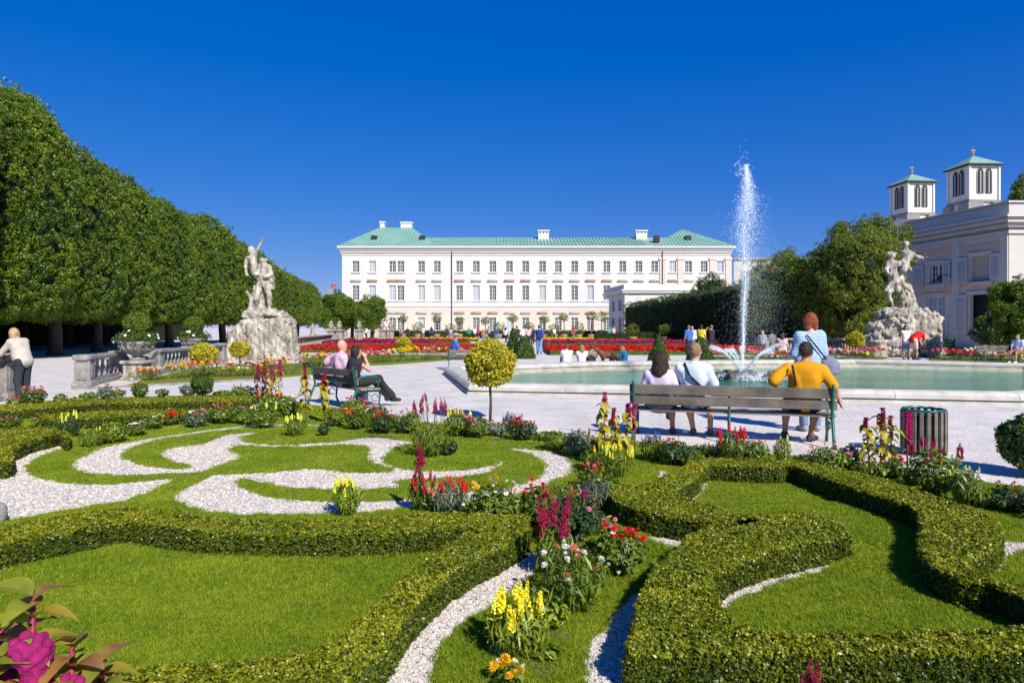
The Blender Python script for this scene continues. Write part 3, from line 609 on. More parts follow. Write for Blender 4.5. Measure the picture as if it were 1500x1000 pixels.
# ---- low wing in front of the palace's right end
low = thing('orangery_wing', 'low white flat-roofed wing with shaded end wall in front of the palace', 'building', (0, 0, 0))
Yn, Yf = 95., 104.; c0 = Vector((pxX(915, Yn), Yn, 0)); c1 = Vector((pxX(892, Yf), Yf, 0)); c2 = Vector((pxX(1075, Yn), Yn, 0)); u = (c1-c0).normalized(); Lw = (c1-c0).length
zt = pyZ(429, Yn); hs_ = []
for i in range(2):
    a = 1.5+i*3.9; hs_ += [(a, a+1.9, .6, 3.1), (a, a+1.9, 4.0, 5.6)]
mb = MB(); n2_ = (-u.y, u.x) if (-u.y) < 0 else (u.y, -u.x); n2_ = (u.y*-1, u.x) if Vector((-u.y, u.x)).x < 0 else (u.y, -u.x)
wall_holes(mb, c0, (u.x, u.y), n2_, Lw, 0, zt, hs_, .3); mb.quad(c0, c2, c2+Vector((0, 0, zt)), c0+Vector((0, 0, zt))); mb.quad(c1+Vector((0, 0, zt)), c0+Vector((0, 0, zt)), c2+Vector((0, 0, zt)), (c2.x, c1.y, zt))
mb.build('wall', M_WHITE, low)
for k_, (za, zb, d) in enumerate(((zt, zt+.28, .35), (zt+.29, zt+.5, .5), (zt+.51, pyZ(416.5, Yn), .12))):
    q = MB(); q.prism([(c0.x-d, c0.y-d), (c2.x, c0.y-d), (c2.x, c1.y+4), (c1.x-d, c1.y+4), (c1.x-d, c1.y)], za, zb); q.build(['cornice', 'cornice', 'parapet'][k_], M_FRAME if k_ < 2 else M_WHITE, low)
for h in hs_:
    f, g_ = window_meshes(1.9, h[3]-h[2], 2, 3); ang = math.atan2(u.y, u.x)+math.pi
    p_ = c0+u*((h[0]+h[1])/2)-Vector((n2_[0], n2_[1], 0))*.2; wn = f.build('window', M_FRAME, low, loc=(p_.x, p_.y, h[2]), rz=ang); g_.build('pane', M_GLASS, wn)
# ---- far buildings behind the jet and at the far left
fb = thing('far_white_building', 'distant white building with grey roof seen behind the fountain jet', 'building', (0, 0, 0)); Yb = 150
mb = MB(); hol = [(2+i*3.2, 3.1+i*3.2, pyZ(388, Yb), pyZ(380, Yb)) for i in range(7)]
wall_holes(mb, (pxX(1075, Yb), Yb, 0), (1, 0), (0, -1), pxX(1182, Yb)-pxX(1075, Yb), 0, pyZ(378, Yb), hol, .3); mb.build('wall', mat('grey_plaster', (.42, .40, .37), .9, (.50, .48, .44), .6), fb)
mb = MB(); mb.add([(pxX(1074, Yb), Yb-.4, pyZ(378, Yb)), (pxX(1183, Yb), Yb-.4, pyZ(378, Yb)), (pxX(1183, Yb), Yb+12, pyZ(378, Yb)+.6), (pxX(1074, Yb), Yb+12, pyZ(378, Yb)+.6)], [(0, 1, 2, 3)]); mb.box(pxX(1074, Yb), pxX(1183, Yb), Yb-.5, Yb-.1, pyZ(380, Yb), pyZ(377.4, Yb)); mb.build('roof', M_GREYST, fb)
for h in hol:
    f, g_ = window_meshes(1.1, h[3]-h[2], 1, 2); wn = f.build('window', M_FRAME, fb, loc=(pxX(1075, Yb)+(h[0]+h[1])/2, Yb+.2, h[2])); g_.build('pane', M_GLASS, wn)
tw = thing('distant_tower', 'tiny distant grey tower with a flagpole between the far trees at left', 'tower', (pxX(484, 300), 300, 0))
q = MB(); q.box(-2.2, 2.2, 0, 4, 0, pyZ(432, 300)); q.box(-2.5, 2.5, -.3, 4.3, pyZ(432, 300), pyZ(430, 300)); q.box(-1.4, 1.4, .6, 3.4, pyZ(430, 300), pyZ(423, 300)); q.build('shaft', M_GREYST, tw)
q = MB(); q.tube([(0, 2, pyZ(423, 300)), (0, 2, pyZ(415, 300))], .15, 5); q.build('flagpole', M_DARK, tw); q = MB(); q.box(.15, 2, 1.95, 2.05, pyZ(420, 300), pyZ(416, 300)); q.build('flag', mat('flag_red', (.5, .05, .05)), tw)
# ---- church with two bell towers
ch = thing('church', 'white twin-towered church with green pyramid roofs rising behind the right-hand building', 'church', (0, 0, 0))
def btower(xc, ye, ya, yt, D_, side, th):
    c = Vector((pxX(xc, D_), D_, 0)); ze = pyZ(ye, D_); za = pyZ(ya, D_); M = Matrix.Translation(c) @ Matrix.Rotation(th, 4, 'Z')
    # local: corner at the origin, faces along +x (front right) and +y (front left)
    zb = ze-side*.98; q = MB(); q.box(.25, side-.25, .25, side-.25, 0, ze-.1, M)
    o = q.build('tower', M_WHITE, ch)
    q = MB(); q.box(-.15, side+.15, -.15, side+.15, zb-1.5, zb-.9, M, bev=.1); q.box(-.7, side*.38, -.7, side*.38, zb-3.4, zb-1.55, M); q.box(side*.72, side+.5, -.7, side*.3, zb-3.4, zb-1.55, M); q.box(-.7, side*.3, side*.72, side+.5, zb-3.4, zb-1.55, M); q.build('belfry_ledge', M_GREYST, ch)
    q = MB(); tbl = ((-.05, .35), (side-.35, side+.05))
    for a in tbl:
        for b in tbl: q.box(a[0], a[1], b[0], b[1], zb-.9, ze-.2, M)
    q.build('corner_buttress', M_FRAME, ch)
    for face in (0, 1):
        for k_ in (0, 1):
            cx = side*(.37+.27*k_); wv = side*.085; z0_, z1_ = zb+side*.08, zb+side*.68
            pts = [(-wv, z0_), (wv, z0_), (wv, z1_)]+[(wv*math.cos(t)*1.0, z1_+wv*2.0*math.sin(t)) for t in (.35, .75, 1.15)]+[(0, z1_+wv*2.1)]+[(-wv*math.cos(t), z1_+wv*2.0*math.sin(t)) for t in (1.15, .75, .35)]+[(-wv, z1_)]
            for nm, gsc, dpt, mm in (('window_surround', 1.35, .12, M_GREYST), ('belfry_window', 1.0, .02, mat('louvre_dark', (.03, .03, .035), .7))):
                q = MB(); n_ = len(pts); zc = (z0_+z1_)/2; V = []
                for dd in (dpt, .3):
                    for (a, z) in pts:
                        l = (cx+a*gsc, dd, z+(.18 if z > zc else -.12)*(gsc-1)*2) if face == 0 else (dd, cx+a*gsc, z+(.18 if z > zc else -.12)*(gsc-1)*2); V.append(M @ Vector(l))
                q.add(V, [tuple(range(n_))]+[(i, (i+1) % n_, n_+(i+1) % n_, n_+i) for i in range(n_)]); q.build(nm, mm, ch)
                if nm == 'belfry_window': 
                    q = MB(); l0, l1 = ((cx-.06, -.0, z0_), (cx+.06, .1, z1_+wv)) if face == 0 else ((-.0, cx-.06, z0_), (.1, cx+.06, z1_+wv)); q.box(l0[0], l1[0], l0[1], l1[1], l0[2], l1[2], M); q.build('mullion', M_FRAME, ch)
    q = MB(); s2 = side+.6; b = [(-.6, -.6, ze), (s2, -.6, ze), (s2, s2, ze), (-.6, s2, ze), (side/2, side/2, za)]; q.add([M @ Vector(v) for v in b], [(0, 1, 4), (1, 2, 4), (2, 3, 4), (3, 0, 4), (3, 2, 1, 0)]); q.build('roof', M_COPPER, ch)
    q = MB(); q.box(-.6, s2, -.6, s2, ze-.35, ze-.01, M, bev=.1); q.build('eaves', M_DARK, ch)
    q = MB(); q.lathe([(.1, za-.3), (.2, za+.3), (.32, za+.8), (.18, za+1.1), (.06, za+1.3), (.05, pyZ(yt, D_))], (M @ Vector((side/2, side/2, 0))).xyz, 8); cc = M @ Vector((side/2, side/2, 0)); zz = pyZ(yt, D_); q.box(cc.x-.5, cc.x+.5, cc.y-.05, cc.y+.05, zz-.9, zz-.75); q.build('finial_cross', mat('gilt', (.55, .38, .1), .4, metal=.6), ch)
btower(1420, 239.6, 222, 208, 150, 7.1, R(3.4)); btower(1330, 265, 250, 236, 174, 7.2, R(5))
q = MB(); q.box(pxX(1325, 165), pxX(1480, 165), 168, 190, 0, pyZ(318, 165)); q.build('nave', M_WHITE, ch)
# ---- right-hand building
rb = thing('garden_pavilion_building', 'two-storey cream and grey building with louvred shutters at the right edge', 'building', (0, 0, 0))
Yn = 50.; n0 = Vector((pxX(1478, Yn), Yn, 0)); f0 = Vector((pxX(1326, Yn*1.20), Yn*1.20, 0)); u = (f0-n0).normalized(); Lw = (f0-n0).length; nr = (-u.y, u.x) if -u.y < 0 else (u.y, -u.x)
zc = pyZ(327, Yn)
def du(px):   # distance along the facade for a pixel column
    k = (px-750)/1000; return (n0.x-k*n0.y)/(k*u.y-u.x)
M_PEACH = mat('peach_panel', (.56, .38, .27), .9, (.62, .44, .33), 1); M_SHUT = mat('grey_shutter', (.50, .50, .50), .7)
M_WALLG = mat('pale_grey_wall', (.50, .475, .44), .9, (.56, .53, .49), .8)
wins = [(du(1404), du(1383), 2), (du(1458), du(1419), 1)]
ops = []; za, zb = pyZ(408, 51), pyZ(375, 51)
def op(px0, px1, y0, y1):
    a, b = du(px1), du(px0); Ym = n0.y+u.y*(a+b)/2; return (a, b, pyZ(y1, Ym), pyZ(y0, Ym))
ops = [op(1361, 1382, 387, 416), op(1421, 1451, 374, 412), op(1356, 1384, 434, 492), op(1420, 1451, 431, 492)]
mb = MB(); wall_holes(mb, n0, (u.x, u.y), nr, Lw, 0, zc, ops, .35); mb.quad(n0, n0+Vector((9, 0, 0)), n0+Vector((9, 0, zc)), n0+Vector((0, 0, zc))); mb.build('wall', M_WALLG, rb)
mb = MB(); 
for h in ops[:1]+ops[1:2]: pass
mb.prism([(n0.x+.6, n0.y+.6), (n0.x+9, n0.y+.6), (n0.x+9, f0.y), (f0.x+.6, f0.y)], .1, zc-.1); mb.build('interior_core', mat('dark_interior', (.02, .02, .025), .9), rb)
for d, z0_, z1_, nm in ((.12, zc-.75, zc-.5, 'string_course'), (.3, zc-.3, zc, 'cornice'), (.55, zc+.002, zc+.35, 'cornice'), (.75, zc+.352, zc+.55, 'cornice'), (.0, zc+.552, pyZ(297, Yn), 'attic_wall'), (.12, pyZ(297, Yn)+.002, pyZ(294, Yn), 'coping')):
    q = MB(); nv = Vector((nr[0], nr[1], 0))*d; a = n0+nv+Vector((0, -d, 0)); b = f0+nv; q.prism([(a.x, a.y), (a.x+10, a.y), (a.x+10, b.y), (b.x, b.y)], z0_, z1_); q.build(nm, M_WALLG, rb)
def onwall(px0, px1, y0, y1, d, m, nm, thick=.1, par=None):
    a, b, z0_, z1_ = op(px0, px1, y0, y1); nv = Vector((nr[0], nr[1], 0)); q = MB(); A0 = n0+u*a+nv*d; B0 = n0+u*b+nv*d; A1 = n0+u*a+nv*(d-thick); B1 = n0+u*b+nv*(d-thick)
    q.add([(v.x, v.y, z) for z in (z0_, z1_) for v in (A0, B0, B1, A1)], [(0, 3, 2, 1), (4, 5, 6, 7), (0, 1, 5, 4), (1, 2, 6, 5), (2, 3, 7, 6), (3, 0, 4, 7)]); return q.build(nm, m, par or rb)
for a in ((1338, 1398, 366, 377.5), (1340, 1396, 417, 433), (1408, 1468, 357, 368), (1408, 1468, 415, 426)): onwall(*a, .04, M_PEACH, 'wall_panel', .045)
for a in ((1396, 1406, 350, 492), (1466, 1477, 338, 492)): onwall(*a, .09, M_WALLG, 'pilaster', .1)
def shutter(px0, px1, y0, y1):
    o = onwall(px0, px1, y0, y1, .14, M_SHUT, 'shutter', .06); w_ = (px1-px0)
    a, b, z0_, z1_ = op(px0, px1, y0, y1); nv = Vector((nr[0], nr[1], 0)); n_ = int((z1_-z0_)/.11); q = MB()
    for i in range(n_):
        z = z0_+.15+(z1_-z0_-.3)*i/n_
        A0 = n0+u*(a+.12)+nv*.142; B0 = n0+u*(b-.12)+nv*.142
        q.add([(A0.x, A0.y, z), (B0.x, B0.y, z), (B0.x+nv.x*.035, B0.y+nv.y*.035, z-.03), (A0.x+nv.x*.035, A0.y+nv.y*.035, z-.03), (A0.x, A0.y, z-.05), (B0.x, B0.y, z-.05)], [(0, 1, 2, 3), (3, 2, 5, 4)])
    q.build('louvres', mat('louvre_grey', (.42, .42, .43), .7), o)
for a in ((1338, 1354, 389, 418), (1383, 1393, 382, 415), (1403, 1418, 378, 414), (1451.5, 1466, 371, 409), (1401, 1417, 432, 486), (1451.5, 1464, 430, 486)): shutter(*a)
for i, h in enumerate(ops):
    p_ = n0+u*((h[0]+h[1])/2)-Vector((nr[0], nr[1], 0))*.25
    if i in (0, 2):
        f, g_ = window_meshes(h[1]-h[0], h[3]-h[2], 2, 3 if i == 0 else 4, .05); wn = f.build('window', M_FRAME, rb, loc=(p_.x, p_.y, h[2]), rz=math.atan2(u.y, u.x)+math.pi); g_.build('pane', M_GLASS if i == 0 else M_PANEB, wn)
    if i == 1:
        q = MB(); q.box(-(h[1]-h[0])/2, (h[1]-h[0])/2, 0, .05, 0, h[3]-h[2]); q.build('blind_panel', mat('taupe_blind', (.45, .38, .32), .8), rb, loc=(p_.x, p_.y, h[2]), rz=math.atan2(u.y, u.x)+math.pi)
    a, b, z0_, z1_ = h; 
    for (zz0, zz1) in ((z0_-.25, z0_-.02), (z1_+.03, z1_+.28)):
        q = MB(); nv = Vector((nr[0], nr[1], 0)); A0 = n0+u*(a-.2)+nv*.13; B0 = n0+u*(b+.2)+nv*.13; A1 = n0+u*(a-.2); B1 = n0+u*(b+.2); q.add([(v.x, v.y, z) for z in (zz0, zz1) for v in (A0, B0, B1, A1)], [(0, 3, 2, 1), (4, 5, 6, 7), (0, 1, 5, 4), (1, 2, 6, 5), (2, 3, 7, 6), (3, 0, 4, 7)]); q.build('sill' if zz0 < z0_ else 'lintel', M_WALLG, rb)
q = MB(); pa = n0+u*du(1394)+Vector((nr[0], nr[1], 0))*.1; zl_ = pyZ(398, 51); out_ = Vector((nr[0], nr[1], 0)); q.tube([(pa.x, pa.y, zl_), *(pa+out_*.5+Vector((0, 0, zl_+.1)),), *(pa+out_*1.0+Vector((0, 0, zl_)),)], .035, 5)
q.lathe([(.04, .1), (.16, 0), (.2, -.3), (.1, -.5), (.03, -.55)], (pa.x+out_.x*1.0, pa.y+out_.y, zl_-.05), 8); q.build('wall_lantern', M_DARK, rb)
# ================================================================== TREES
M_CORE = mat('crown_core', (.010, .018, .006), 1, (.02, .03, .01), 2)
SRC_YG = sprig('pale_sprig', 12, .26, .15, .12, leafmat('pale_tree_leaf', (.10, .15, .015), (.16, .20, .02), None, .45, .45, .3, .5, .3), .2)
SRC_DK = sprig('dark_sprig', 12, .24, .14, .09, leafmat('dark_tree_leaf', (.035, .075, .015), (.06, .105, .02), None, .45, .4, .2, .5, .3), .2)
SRC_GOLD = sprig('gold_sprig', 12, .045, .042, .026, leafmat('golden_privet_leaf', (.34, .34, .015), (.58, .52, .04), (.76, .66, .10), .4, .35, .25, 3), .3)
SRC_MID = sprig('bush_sprig', 12, .07, .06, .035, leafmat('bush_leaf', (.05, .10, .015), (.085, .14, .02), None, .42, .4, .25, 3), .3)
def xrow(Y): return float(np.interp(Y, [10, 27, 34, 43, 56, 76, 105, 130], [-20.6, -21.9, -22.5, -23.6, -25.2, -26.6, -28.9, -31]))
def hrow(Y): return float(np.interp(Y, [10, 27, 34, 43, 56, 76, 105, 130], [14.6, 14.6, 13.3, 12.4, 12.0, 10.5, 8.1, 7.3]))
def avenue_tree(Y, label, off=0., wid=5.6, dep=7., front=True, lod=1.0, dens=26, group='clipped trees of the left avenue'):
    X = xrow(Y)-dep/2-off; Ht = hrow(Y)*random.uniform(.95, 1.05); zb = 2.1
    X += random.uniform(-.35, .35); t = thing('avenue_tree', label, 'tree', (X, Y, 0), 0, group)
    q = MB(); r = random.uniform(.3, .4); q.tube([(.0, 0, -.05), (0, 0, .3), (random.uniform(-.15, .15), random.uniform(-.15, .15), 1.6), (random.uniform(-.2, .2), 0, 3.4), (0, 0, 6)], [r*1.35, r, r*.85, r*.7, r*.3], 9)
    for a in range(5): an = a*1.257+random.random(); q.tube([(0, 0, 1.9), (math.cos(an)*1.0, math.sin(an)*.9, 3.0), (math.cos(an)*2.2, math.sin(an)*2, 4.6)], [r*.4, r*.3, .05], 6)
    q.build('trunk', M_BARK, t, True)
    hx, hy, hz = dep/2, wid/2*1.14, (Ht-zb)/2; zc = zb+hz
    # outline: a rounded block, squarish plan, domed top
    def surf(d):
        ex = np.where(d[:, 2] > 0, 2.35, 4.5); a = (np.abs(d[:, 0]/hx)**2.3+np.abs(d[:, 1]/hy)**2.3)**(1/2.3); b = np.abs(d[:, 2]/hz)
        k = (a**ex+b**ex)**(-1/ex); return d*k[:, None]
    nn = int((2*hx*2*hz+2*hy*2*hz)*2*dens*lod*.8+hx*hy*4*dens*lod); d = rng.uniform(-1, 1, (nn, 3)); ax_ = rng.choice(3, nn, p=[.46, .22, .32]); d[np.arange(nn), ax_] = np.sign(d[np.arange(nn), ax_]); d *= np.array([hx, hy, hz]); d = surf(d)
    if front: d = d[(d[:, 0] > -hx*.6) | (d[:, 2] > hz*.5)]
    nrm = d/np.array([hx, hy, hz])**2; nrm /= np.linalg.norm(nrm, axis=1)[:, None]
    seed = int(Y*10+off); un = noise2(np.column_stack([d[:, 1]+Y, d[:, 2]]), 1.3, 3)*.34+noise2(np.column_stack([d[:, 1]+Y+d[:, 0], d[:, 2]*1.3]), 4.2, 4)*.26
    rag = np.where(rng.random(len(d)) < .06, rng.uniform(0, .45, len(d)), 0)*(d[:, 2] > hz*.2)
    p = d+nrm*(un-.12+rag+rng.normal(0, .08, len(d)))[:, None]; p[:, 2] += zc
    scatter('foliage', p, nrm+np.array([0, 0, .35]), (.70 if lod >= 1 else .85)*rng.uniform(.7, 1.25, len(p)), SRC_LIN, t, tilt=.45)['kind'] = 'stuff'
    nu, nv = 14, 9; V = []; 
    for j in range(nv):
        v = -1+2*j/(nv-1); 
        for i in range(nu):
            a = 2*math.pi*i/nu; V.append((math.cos(a)*math.cos(v*1.45)*hx*1.5, math.sin(a)*math.cos(v*1.45)*hy*1.5, math.sin(v*1.5)*hz*1.2))
    V = surf(np.array(V)+1e-6)*.9; V[:, 2] += zc
    Fq = [(j*nu+i, j*nu+(i+1) % nu, (j+1)*nu+(i+1) % nu, (j+1)*nu+i) for j in range(nv-1) for i in range(nu)]
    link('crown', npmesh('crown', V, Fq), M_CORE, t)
    return t
ordw = ['first', 'second', 'third', 'fourth', 'fifth', 'sixth', 'seventh', 'eighth', 'ninth', 'tenth', 'eleventh', 'twelfth', 'thirteenth', 'fourteenth', 'fifteenth', 'sixteenth', 'seventeenth', 'eighteenth']
Y = 22.; k = 0
while Y < 108:
    lab = f'clipped linden in the front row of the left avenue, {ordw[k]} from the near end'
    avenue_tree(Y, lab, lod=1.0 if Y < 60 else .7); Y += 5.9 if Y < 60 else 6.6; k += 1
Y = 20.; k = 0
while Y < 75:
    avenue_tree(Y, f'shaded back-row linden of the left avenue, {ordw[k]} from the near end', off=8.5, lod=.35, group='back row trees of the left avenue', front=False); Y += 6.2; k += 1
def crown_tree(nm, label, loc, blobs, src, sc, n, trunk_h, group=None, tr=.2, clump=.9, core=.5, cat='tree', dir_bias=None):
    """blobs: list of (x,y,z,rx,ry,rz) relative to loc"""
    t = thing(nm, label, cat, loc, 0, group)
    q = MB(); q.tube([(0, 0, -.05), (0, 0, trunk_h*.5), (random.uniform(-.1, .1)*tr*3, 0, trunk_h), (0, 0, trunk_h*1.4)], [tr*1.3, tr, tr*.8, tr*.4], 8)
    for b in blobs[:6]: q.tube([(0, 0, trunk_h*.8), (b[0]*.5, b[1]*.5, (trunk_h+b[2])*.5), (b[0]*.8, b[1]*.8, b[2])], [tr*.5, tr*.35, tr*.15], 6)
    q.build('trunk', M_BARK, t, True)
    vol = np.array([b[3]*b[4]+b[4]*b[5]+b[3]*b[5] for b in blobs]); PT = []; NR = []; mb = MB()
    for b, v in zip(blobs, vol/vol.sum()):
        c = np.array(b[:3]); r = np.array(b[3:6]); m_ = int(n*v*2.8); nc = max(8, int(m_/60)); cd = ball_dirs(nc); cc = cd*rng.uniform(.72, 1.0, (nc, 1)); ii = rng.integers(0, nc, m_)
        rad = clump*rng.uniform(.6, 1.3, nc)[ii][:, None]; dd = ball_dirs(m_); p = cc[ii]*r+dd*rad*rng.uniform(.55, 1, (m_, 1)); PT.append(p+c); NR.append(dd+cd[ii]*.7+np.array([0, 0, .3]))
        V = []; nu = 10
        for j in range(7):
            ph = -1.5+j*.5
            for i in range(nu): a = i*2*math.pi/nu; V.append(tuple(c+r*core*np.array([math.cos(a)*math.cos(ph), math.sin(a)*math.cos(ph), math.sin(ph)])*random.uniform(.88, 1.05)))
        mb.add(V, [(j*nu+i, j*nu+(i+1) % nu, (j+1)*nu+(i+1) % nu, (j+1)*nu+i) for j in range(6) for i in range(nu)])
    mb.build('crown', M_CORE, t, True); PT = np.concatenate(PT); NR = np.concatenate(NR); k_ = PT[:, 2] > .1  # dark inner mass, added to block light through the leaves
    scatter('foliage', PT[k_], NR[k_], sc*rng.uniform(.7, 1.25, k_.sum()), src, t, tilt=.5)['kind'] = 'stuff'
    return t
def blobs_box(rx, ry, z0, z1, n, r0=.4, seed=1):
    r = random.Random(seed); out = [(0, 0, (z0+z1)/2, rx*.75, ry*.75, (z1-z0)/2*.85)]
    for i in range(n):
        a = r.uniform(0, 6.28); q_ = math.sqrt(r.random())*.7; z = z0+(z1-z0)*r.uniform(.2, .82); s = r.uniform(.8, 1.2)*r0
        out.append((math.cos(a)*rx*q_, math.sin(a)*ry*q_, z, rx*s, ry*s, (z1-z0)*s*.55))
    return out
# big trees behind the right statue
crown_tree('broad_tree', 'broad leafy tree with sunlit yellow-green crown behind the right-hand statue', (22.5, 44.5, 0), blobs_box(2.9, 2.9, .8, 8.3, 9, .42, 3), SRC_YG, .62, 5200, 2.6, clump=.75, tr=.3)
crown_tree('broad_tree', 'tall leafy tree left of the statue trees, its top sloping down towards the fountain jet', (21.6, 48, 0), blobs_box(3.0, 3.0, .6, 7.3, 9, .42, 4), SRC_LIN, .62, 4800, 2.4, clump=.75, tr=.3)
crown_tree('broad_tree', 'rounded leafy tree against the far end of the building with shutters', (26.0, 48.5, 0), blobs_box(2.4, 2.4, 2, 8.9, 8, .42, 5), SRC_YG, .62, 3600, 2.8, clump=.7, tr=.25)
crown_tree('small_tree', 'slim light-green treetop poking up beside the water jet, before the far white building', (pxX(1148, 75), 75, 0), blobs_box(2.2, 2.0, 2, 10.9, 7, .42, 6), SRC_YG, .7, 1500, 3, clump=.6)
crown_tree('small_tree', 'pale leafy tree in front of the distant white building behind the jet', (pxX(1116, 95), 95, 0), blobs_box(3.9, 2.8, 2, 11.4, 8, .42, 7), SRC_YG, .8, 1500, 3, clump=.8)
crown_tree('small_tree', 'leafy branch top showing above the roof at the far right edge', (pxX(1500, 62), 62, 0), blobs_box(1.4, 1.4, 11.5, 15.2, 5, .5, 8), SRC_YG, .8, 1100, 11, clump=.6)
crown_tree('dark_tree', 'dark spreading tree in front of the palace right end, beside the ivy hedge', (pxX(1040, 72), 72, 0), [(0, 0, 4.2, 1.9, 1.8, 2.6), (-1.5, 0, 3.2, 1.3, 1.5, 1.8), (1.5, 0, 3.6, 1.5, 1.5, 2.3), (.3, 0, 6, 1.2, 1.2, 1.3), (-.9, 0, 5.2, 1.2, 1.2, 1.1), (2.5, 0, 2.6, 1.2, 1.3, 2)], SRC_DK, .75, 2600, 1.5, clump=.6)
# small-leaved trees before the palace's left end
crown_tree('small_tree', 'left of two round green trees in front of the palace left end', (pxX(516, 82), 82, 0), blobs_box(2.3, 2.0, 1.6, 5.4, 6, .45, 9), SRC_LIN, .8, 1600, 2, clump=.6)
crown_tree('small_tree', 'right of two round green trees in front of the palace left end', (pxX(545, 80), 80, 0), blobs_box(2.1, 2.0, 1.4, 4.9, 6, .45, 10), SRC_LIN, .8, 1500, 2, clump=.6)
crown_tree('small_tree', 'leafy tree in the gap between the left avenue and the palace', (pxX(487, 112), 112, 0), blobs_box(2.6, 2.2, 1.5, 7.2, 6, .45, 11), SRC_LIN, .9, 1500, 2, clump=.7)
crown_tree('small_tree', 'dark leafy tree close against the palace left corner', (pxX(497, 118), 118, 0), blobs_box(1.6, 2.2, 2, 8.3, 5, .45, 12), SRC_DK, .9, 1000, 2, clump=.7)
crown_tree('shrub_tree', 'leafy shrub growing before the building at the right edge', (pxX(1492, 33), 33, 0), blobs_box(1.35, 1.3, .5, 4.0, 7, .42, 13), SRC_LIN, .5, 1900, 1, clump=.4, tr=.1, cat='shrub')
crown_tree('shrub_tree', 'dark shrub left of the open doorway shrub, against the right-hand building', (pxX(1468, 36), 36, 0), blobs_box(1.0, 1.0, .4, 2.7, 5, .42, 14), SRC_DK, .45, 1100, .8, clump=.35, tr=.08, cat='shrub')
# clipped dark hedge walls left and right of the jet
def tall_hedge(label, a, b, h0, h1, dep, src, sc, dens=9):
    a = Vector(a); b = Vector(b); u_ = (b-a).normalized(); n_ = Vector((-u_.y, u_.x, 0)); n_ = n_ if n_.y < 0 or (abs(n_.y) < .3 and n_.x < 0) else -n_; Lh = (b-a).length
    mb = MB(); V = []
    for t_, h in ((0, h0), (1, h1)):
        p = a+u_*Lh*t_; V += [(p.x, p.y, 0), (p.x, p.y, h-.3), (p.x-n_.x*dep, p.y-n_.y*dep, h-.3), (p.x-n_.x*dep, p.y-n_.y*dep, 0)]
    mb.add(V, [(0, 1, 5, 4), (1, 2, 6, 5), (2, 3, 7, 6), (0, 3, 2, 1), (4, 5, 6, 7)]); o = mb.build('tall_hedge', M_CORE); tag(o, label, 'hedge')
    ns = int(Lh*max(h0, h1)*dens*2); t_ = rng.random(ns); h = h0+(h1-h0)*t_; z = rng.random(ns)*h; top = rng.random(ns) < .3; dp = np.where(top, rng.random(ns)*dep, 0.); z = np.where(top, h+rng.normal(0, .15, ns), z)
    base = np.array(a)+np.outer(t_*Lh, np.array(u_))+np.outer(.1-dp+rng.normal(0, .12, ns), np.array(n_)); base[:, 2] = z
    nr_ = np.where(top[:, None], np.array([0, 0, 1.]), np.array(n_)+np.array([0, 0, .2]))
    scatter('foliage', base, nr_, sc*rng.uniform(.7, 1.3, ns), src, o, tilt=.45)['kind'] = 'stuff'; return o
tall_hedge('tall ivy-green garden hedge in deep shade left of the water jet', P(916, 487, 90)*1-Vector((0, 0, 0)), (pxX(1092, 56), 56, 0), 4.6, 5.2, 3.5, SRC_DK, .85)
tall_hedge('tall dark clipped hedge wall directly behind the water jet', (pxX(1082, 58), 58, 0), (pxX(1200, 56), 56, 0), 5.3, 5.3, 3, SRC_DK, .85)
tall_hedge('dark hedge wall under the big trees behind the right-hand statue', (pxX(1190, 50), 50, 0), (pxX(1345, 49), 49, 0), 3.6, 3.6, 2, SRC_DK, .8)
tall_hedge('sunlit hedge beyond the trunks of the left avenue', (-46, 95, 0), (-40, 18, 0), 4.6, 4.6, 2, SRC_YG, .8, 6)
# ================================================================== BALUSTRADES, URNS, STATUES
def baluster_prof(h): return [(.05, 0), (.055, h*.06), (.035, h*.10), (.06, h*.22), (.072, h*.34), (.05, h*.55), (.030, h*.74), (.045, h*.82), (.03, h*.86), (.055, h*.92), (.055, h)]
q = MB(); q.lathe(baluster_prof(.46), n=10); BALME = mesh_of(q, 'baluster', M_STONE); 
q = MB(); q.lathe(baluster_prof(.46), n=7); BALME_G = mesh_of(q, 'baluster', M_GREYST)
for me in (BALME, BALME_G): me.polygons.foreach_set('use_smooth', np.ones(len(me.polygons), bool))
def balustrade(label, a, b, h=.86, n=7, m=M_GREYST, me=None, wd=.26, piers=(1, 1), group=None):
    a, b = Vector(a), Vector(b); u_ = (b-a); L_ = u_.length; rz = math.atan2(u_.y, u_.x); t = thing('balustrade', label, 'balustrade', a, rz, group); me = me or BALME_G
    pw = .46
    q = MB(); q.box(0, L_, -wd/2-.05, wd/2+.05, 0, .12, bev=.02); q.build('base_course', m, t)
    q = MB(); q.box(-.06, L_+.06, -wd/2-.04, wd/2+.04, h-.13, h, bev=.035); q.build('handrail', m, t)
    q = MB(); q.box(0, L_, -wd/2+.02, wd/2-.02, .121, .2); q.build('plinth_rail', m, t)
    for i, xp in enumerate((0, L_)):
        if piers[i]:
            s = 1 if i == 0 else -1; x0_, x1_ = sorted((xp, xp+s*pw)); q = MB(); q.box(x0_, x1_, -wd/2-.06, wd/2+.06, .121, h-.131, bev=.012); q.box(x0_-.05, x1_+.05, -wd/2-.11, wd/2+.11, 0.0, .16, bev=.02); q.box(x0_-.05, x1_+.05, -wd/2-.10, wd/2+.10, h-.1, h+.03, bev=.03)
            q.box(x0_+.08, x1_-.08, -wd/2-.075, -wd/2-.055, .25, h-.25, bev=.005); q.build('pier', m, t)
    f0_ = pw*piers[0]+.08; f1 = L_-pw*piers[1]-.08; n = n or max(2, int((f1-f0_)/.24))
    for i in range(n): put('baluster', me, (f0_+(f1-f0_)*(i+.5)/n, 0, .2), t).scale = (1.25, 1.25, (h-.33)/.46)
    return t
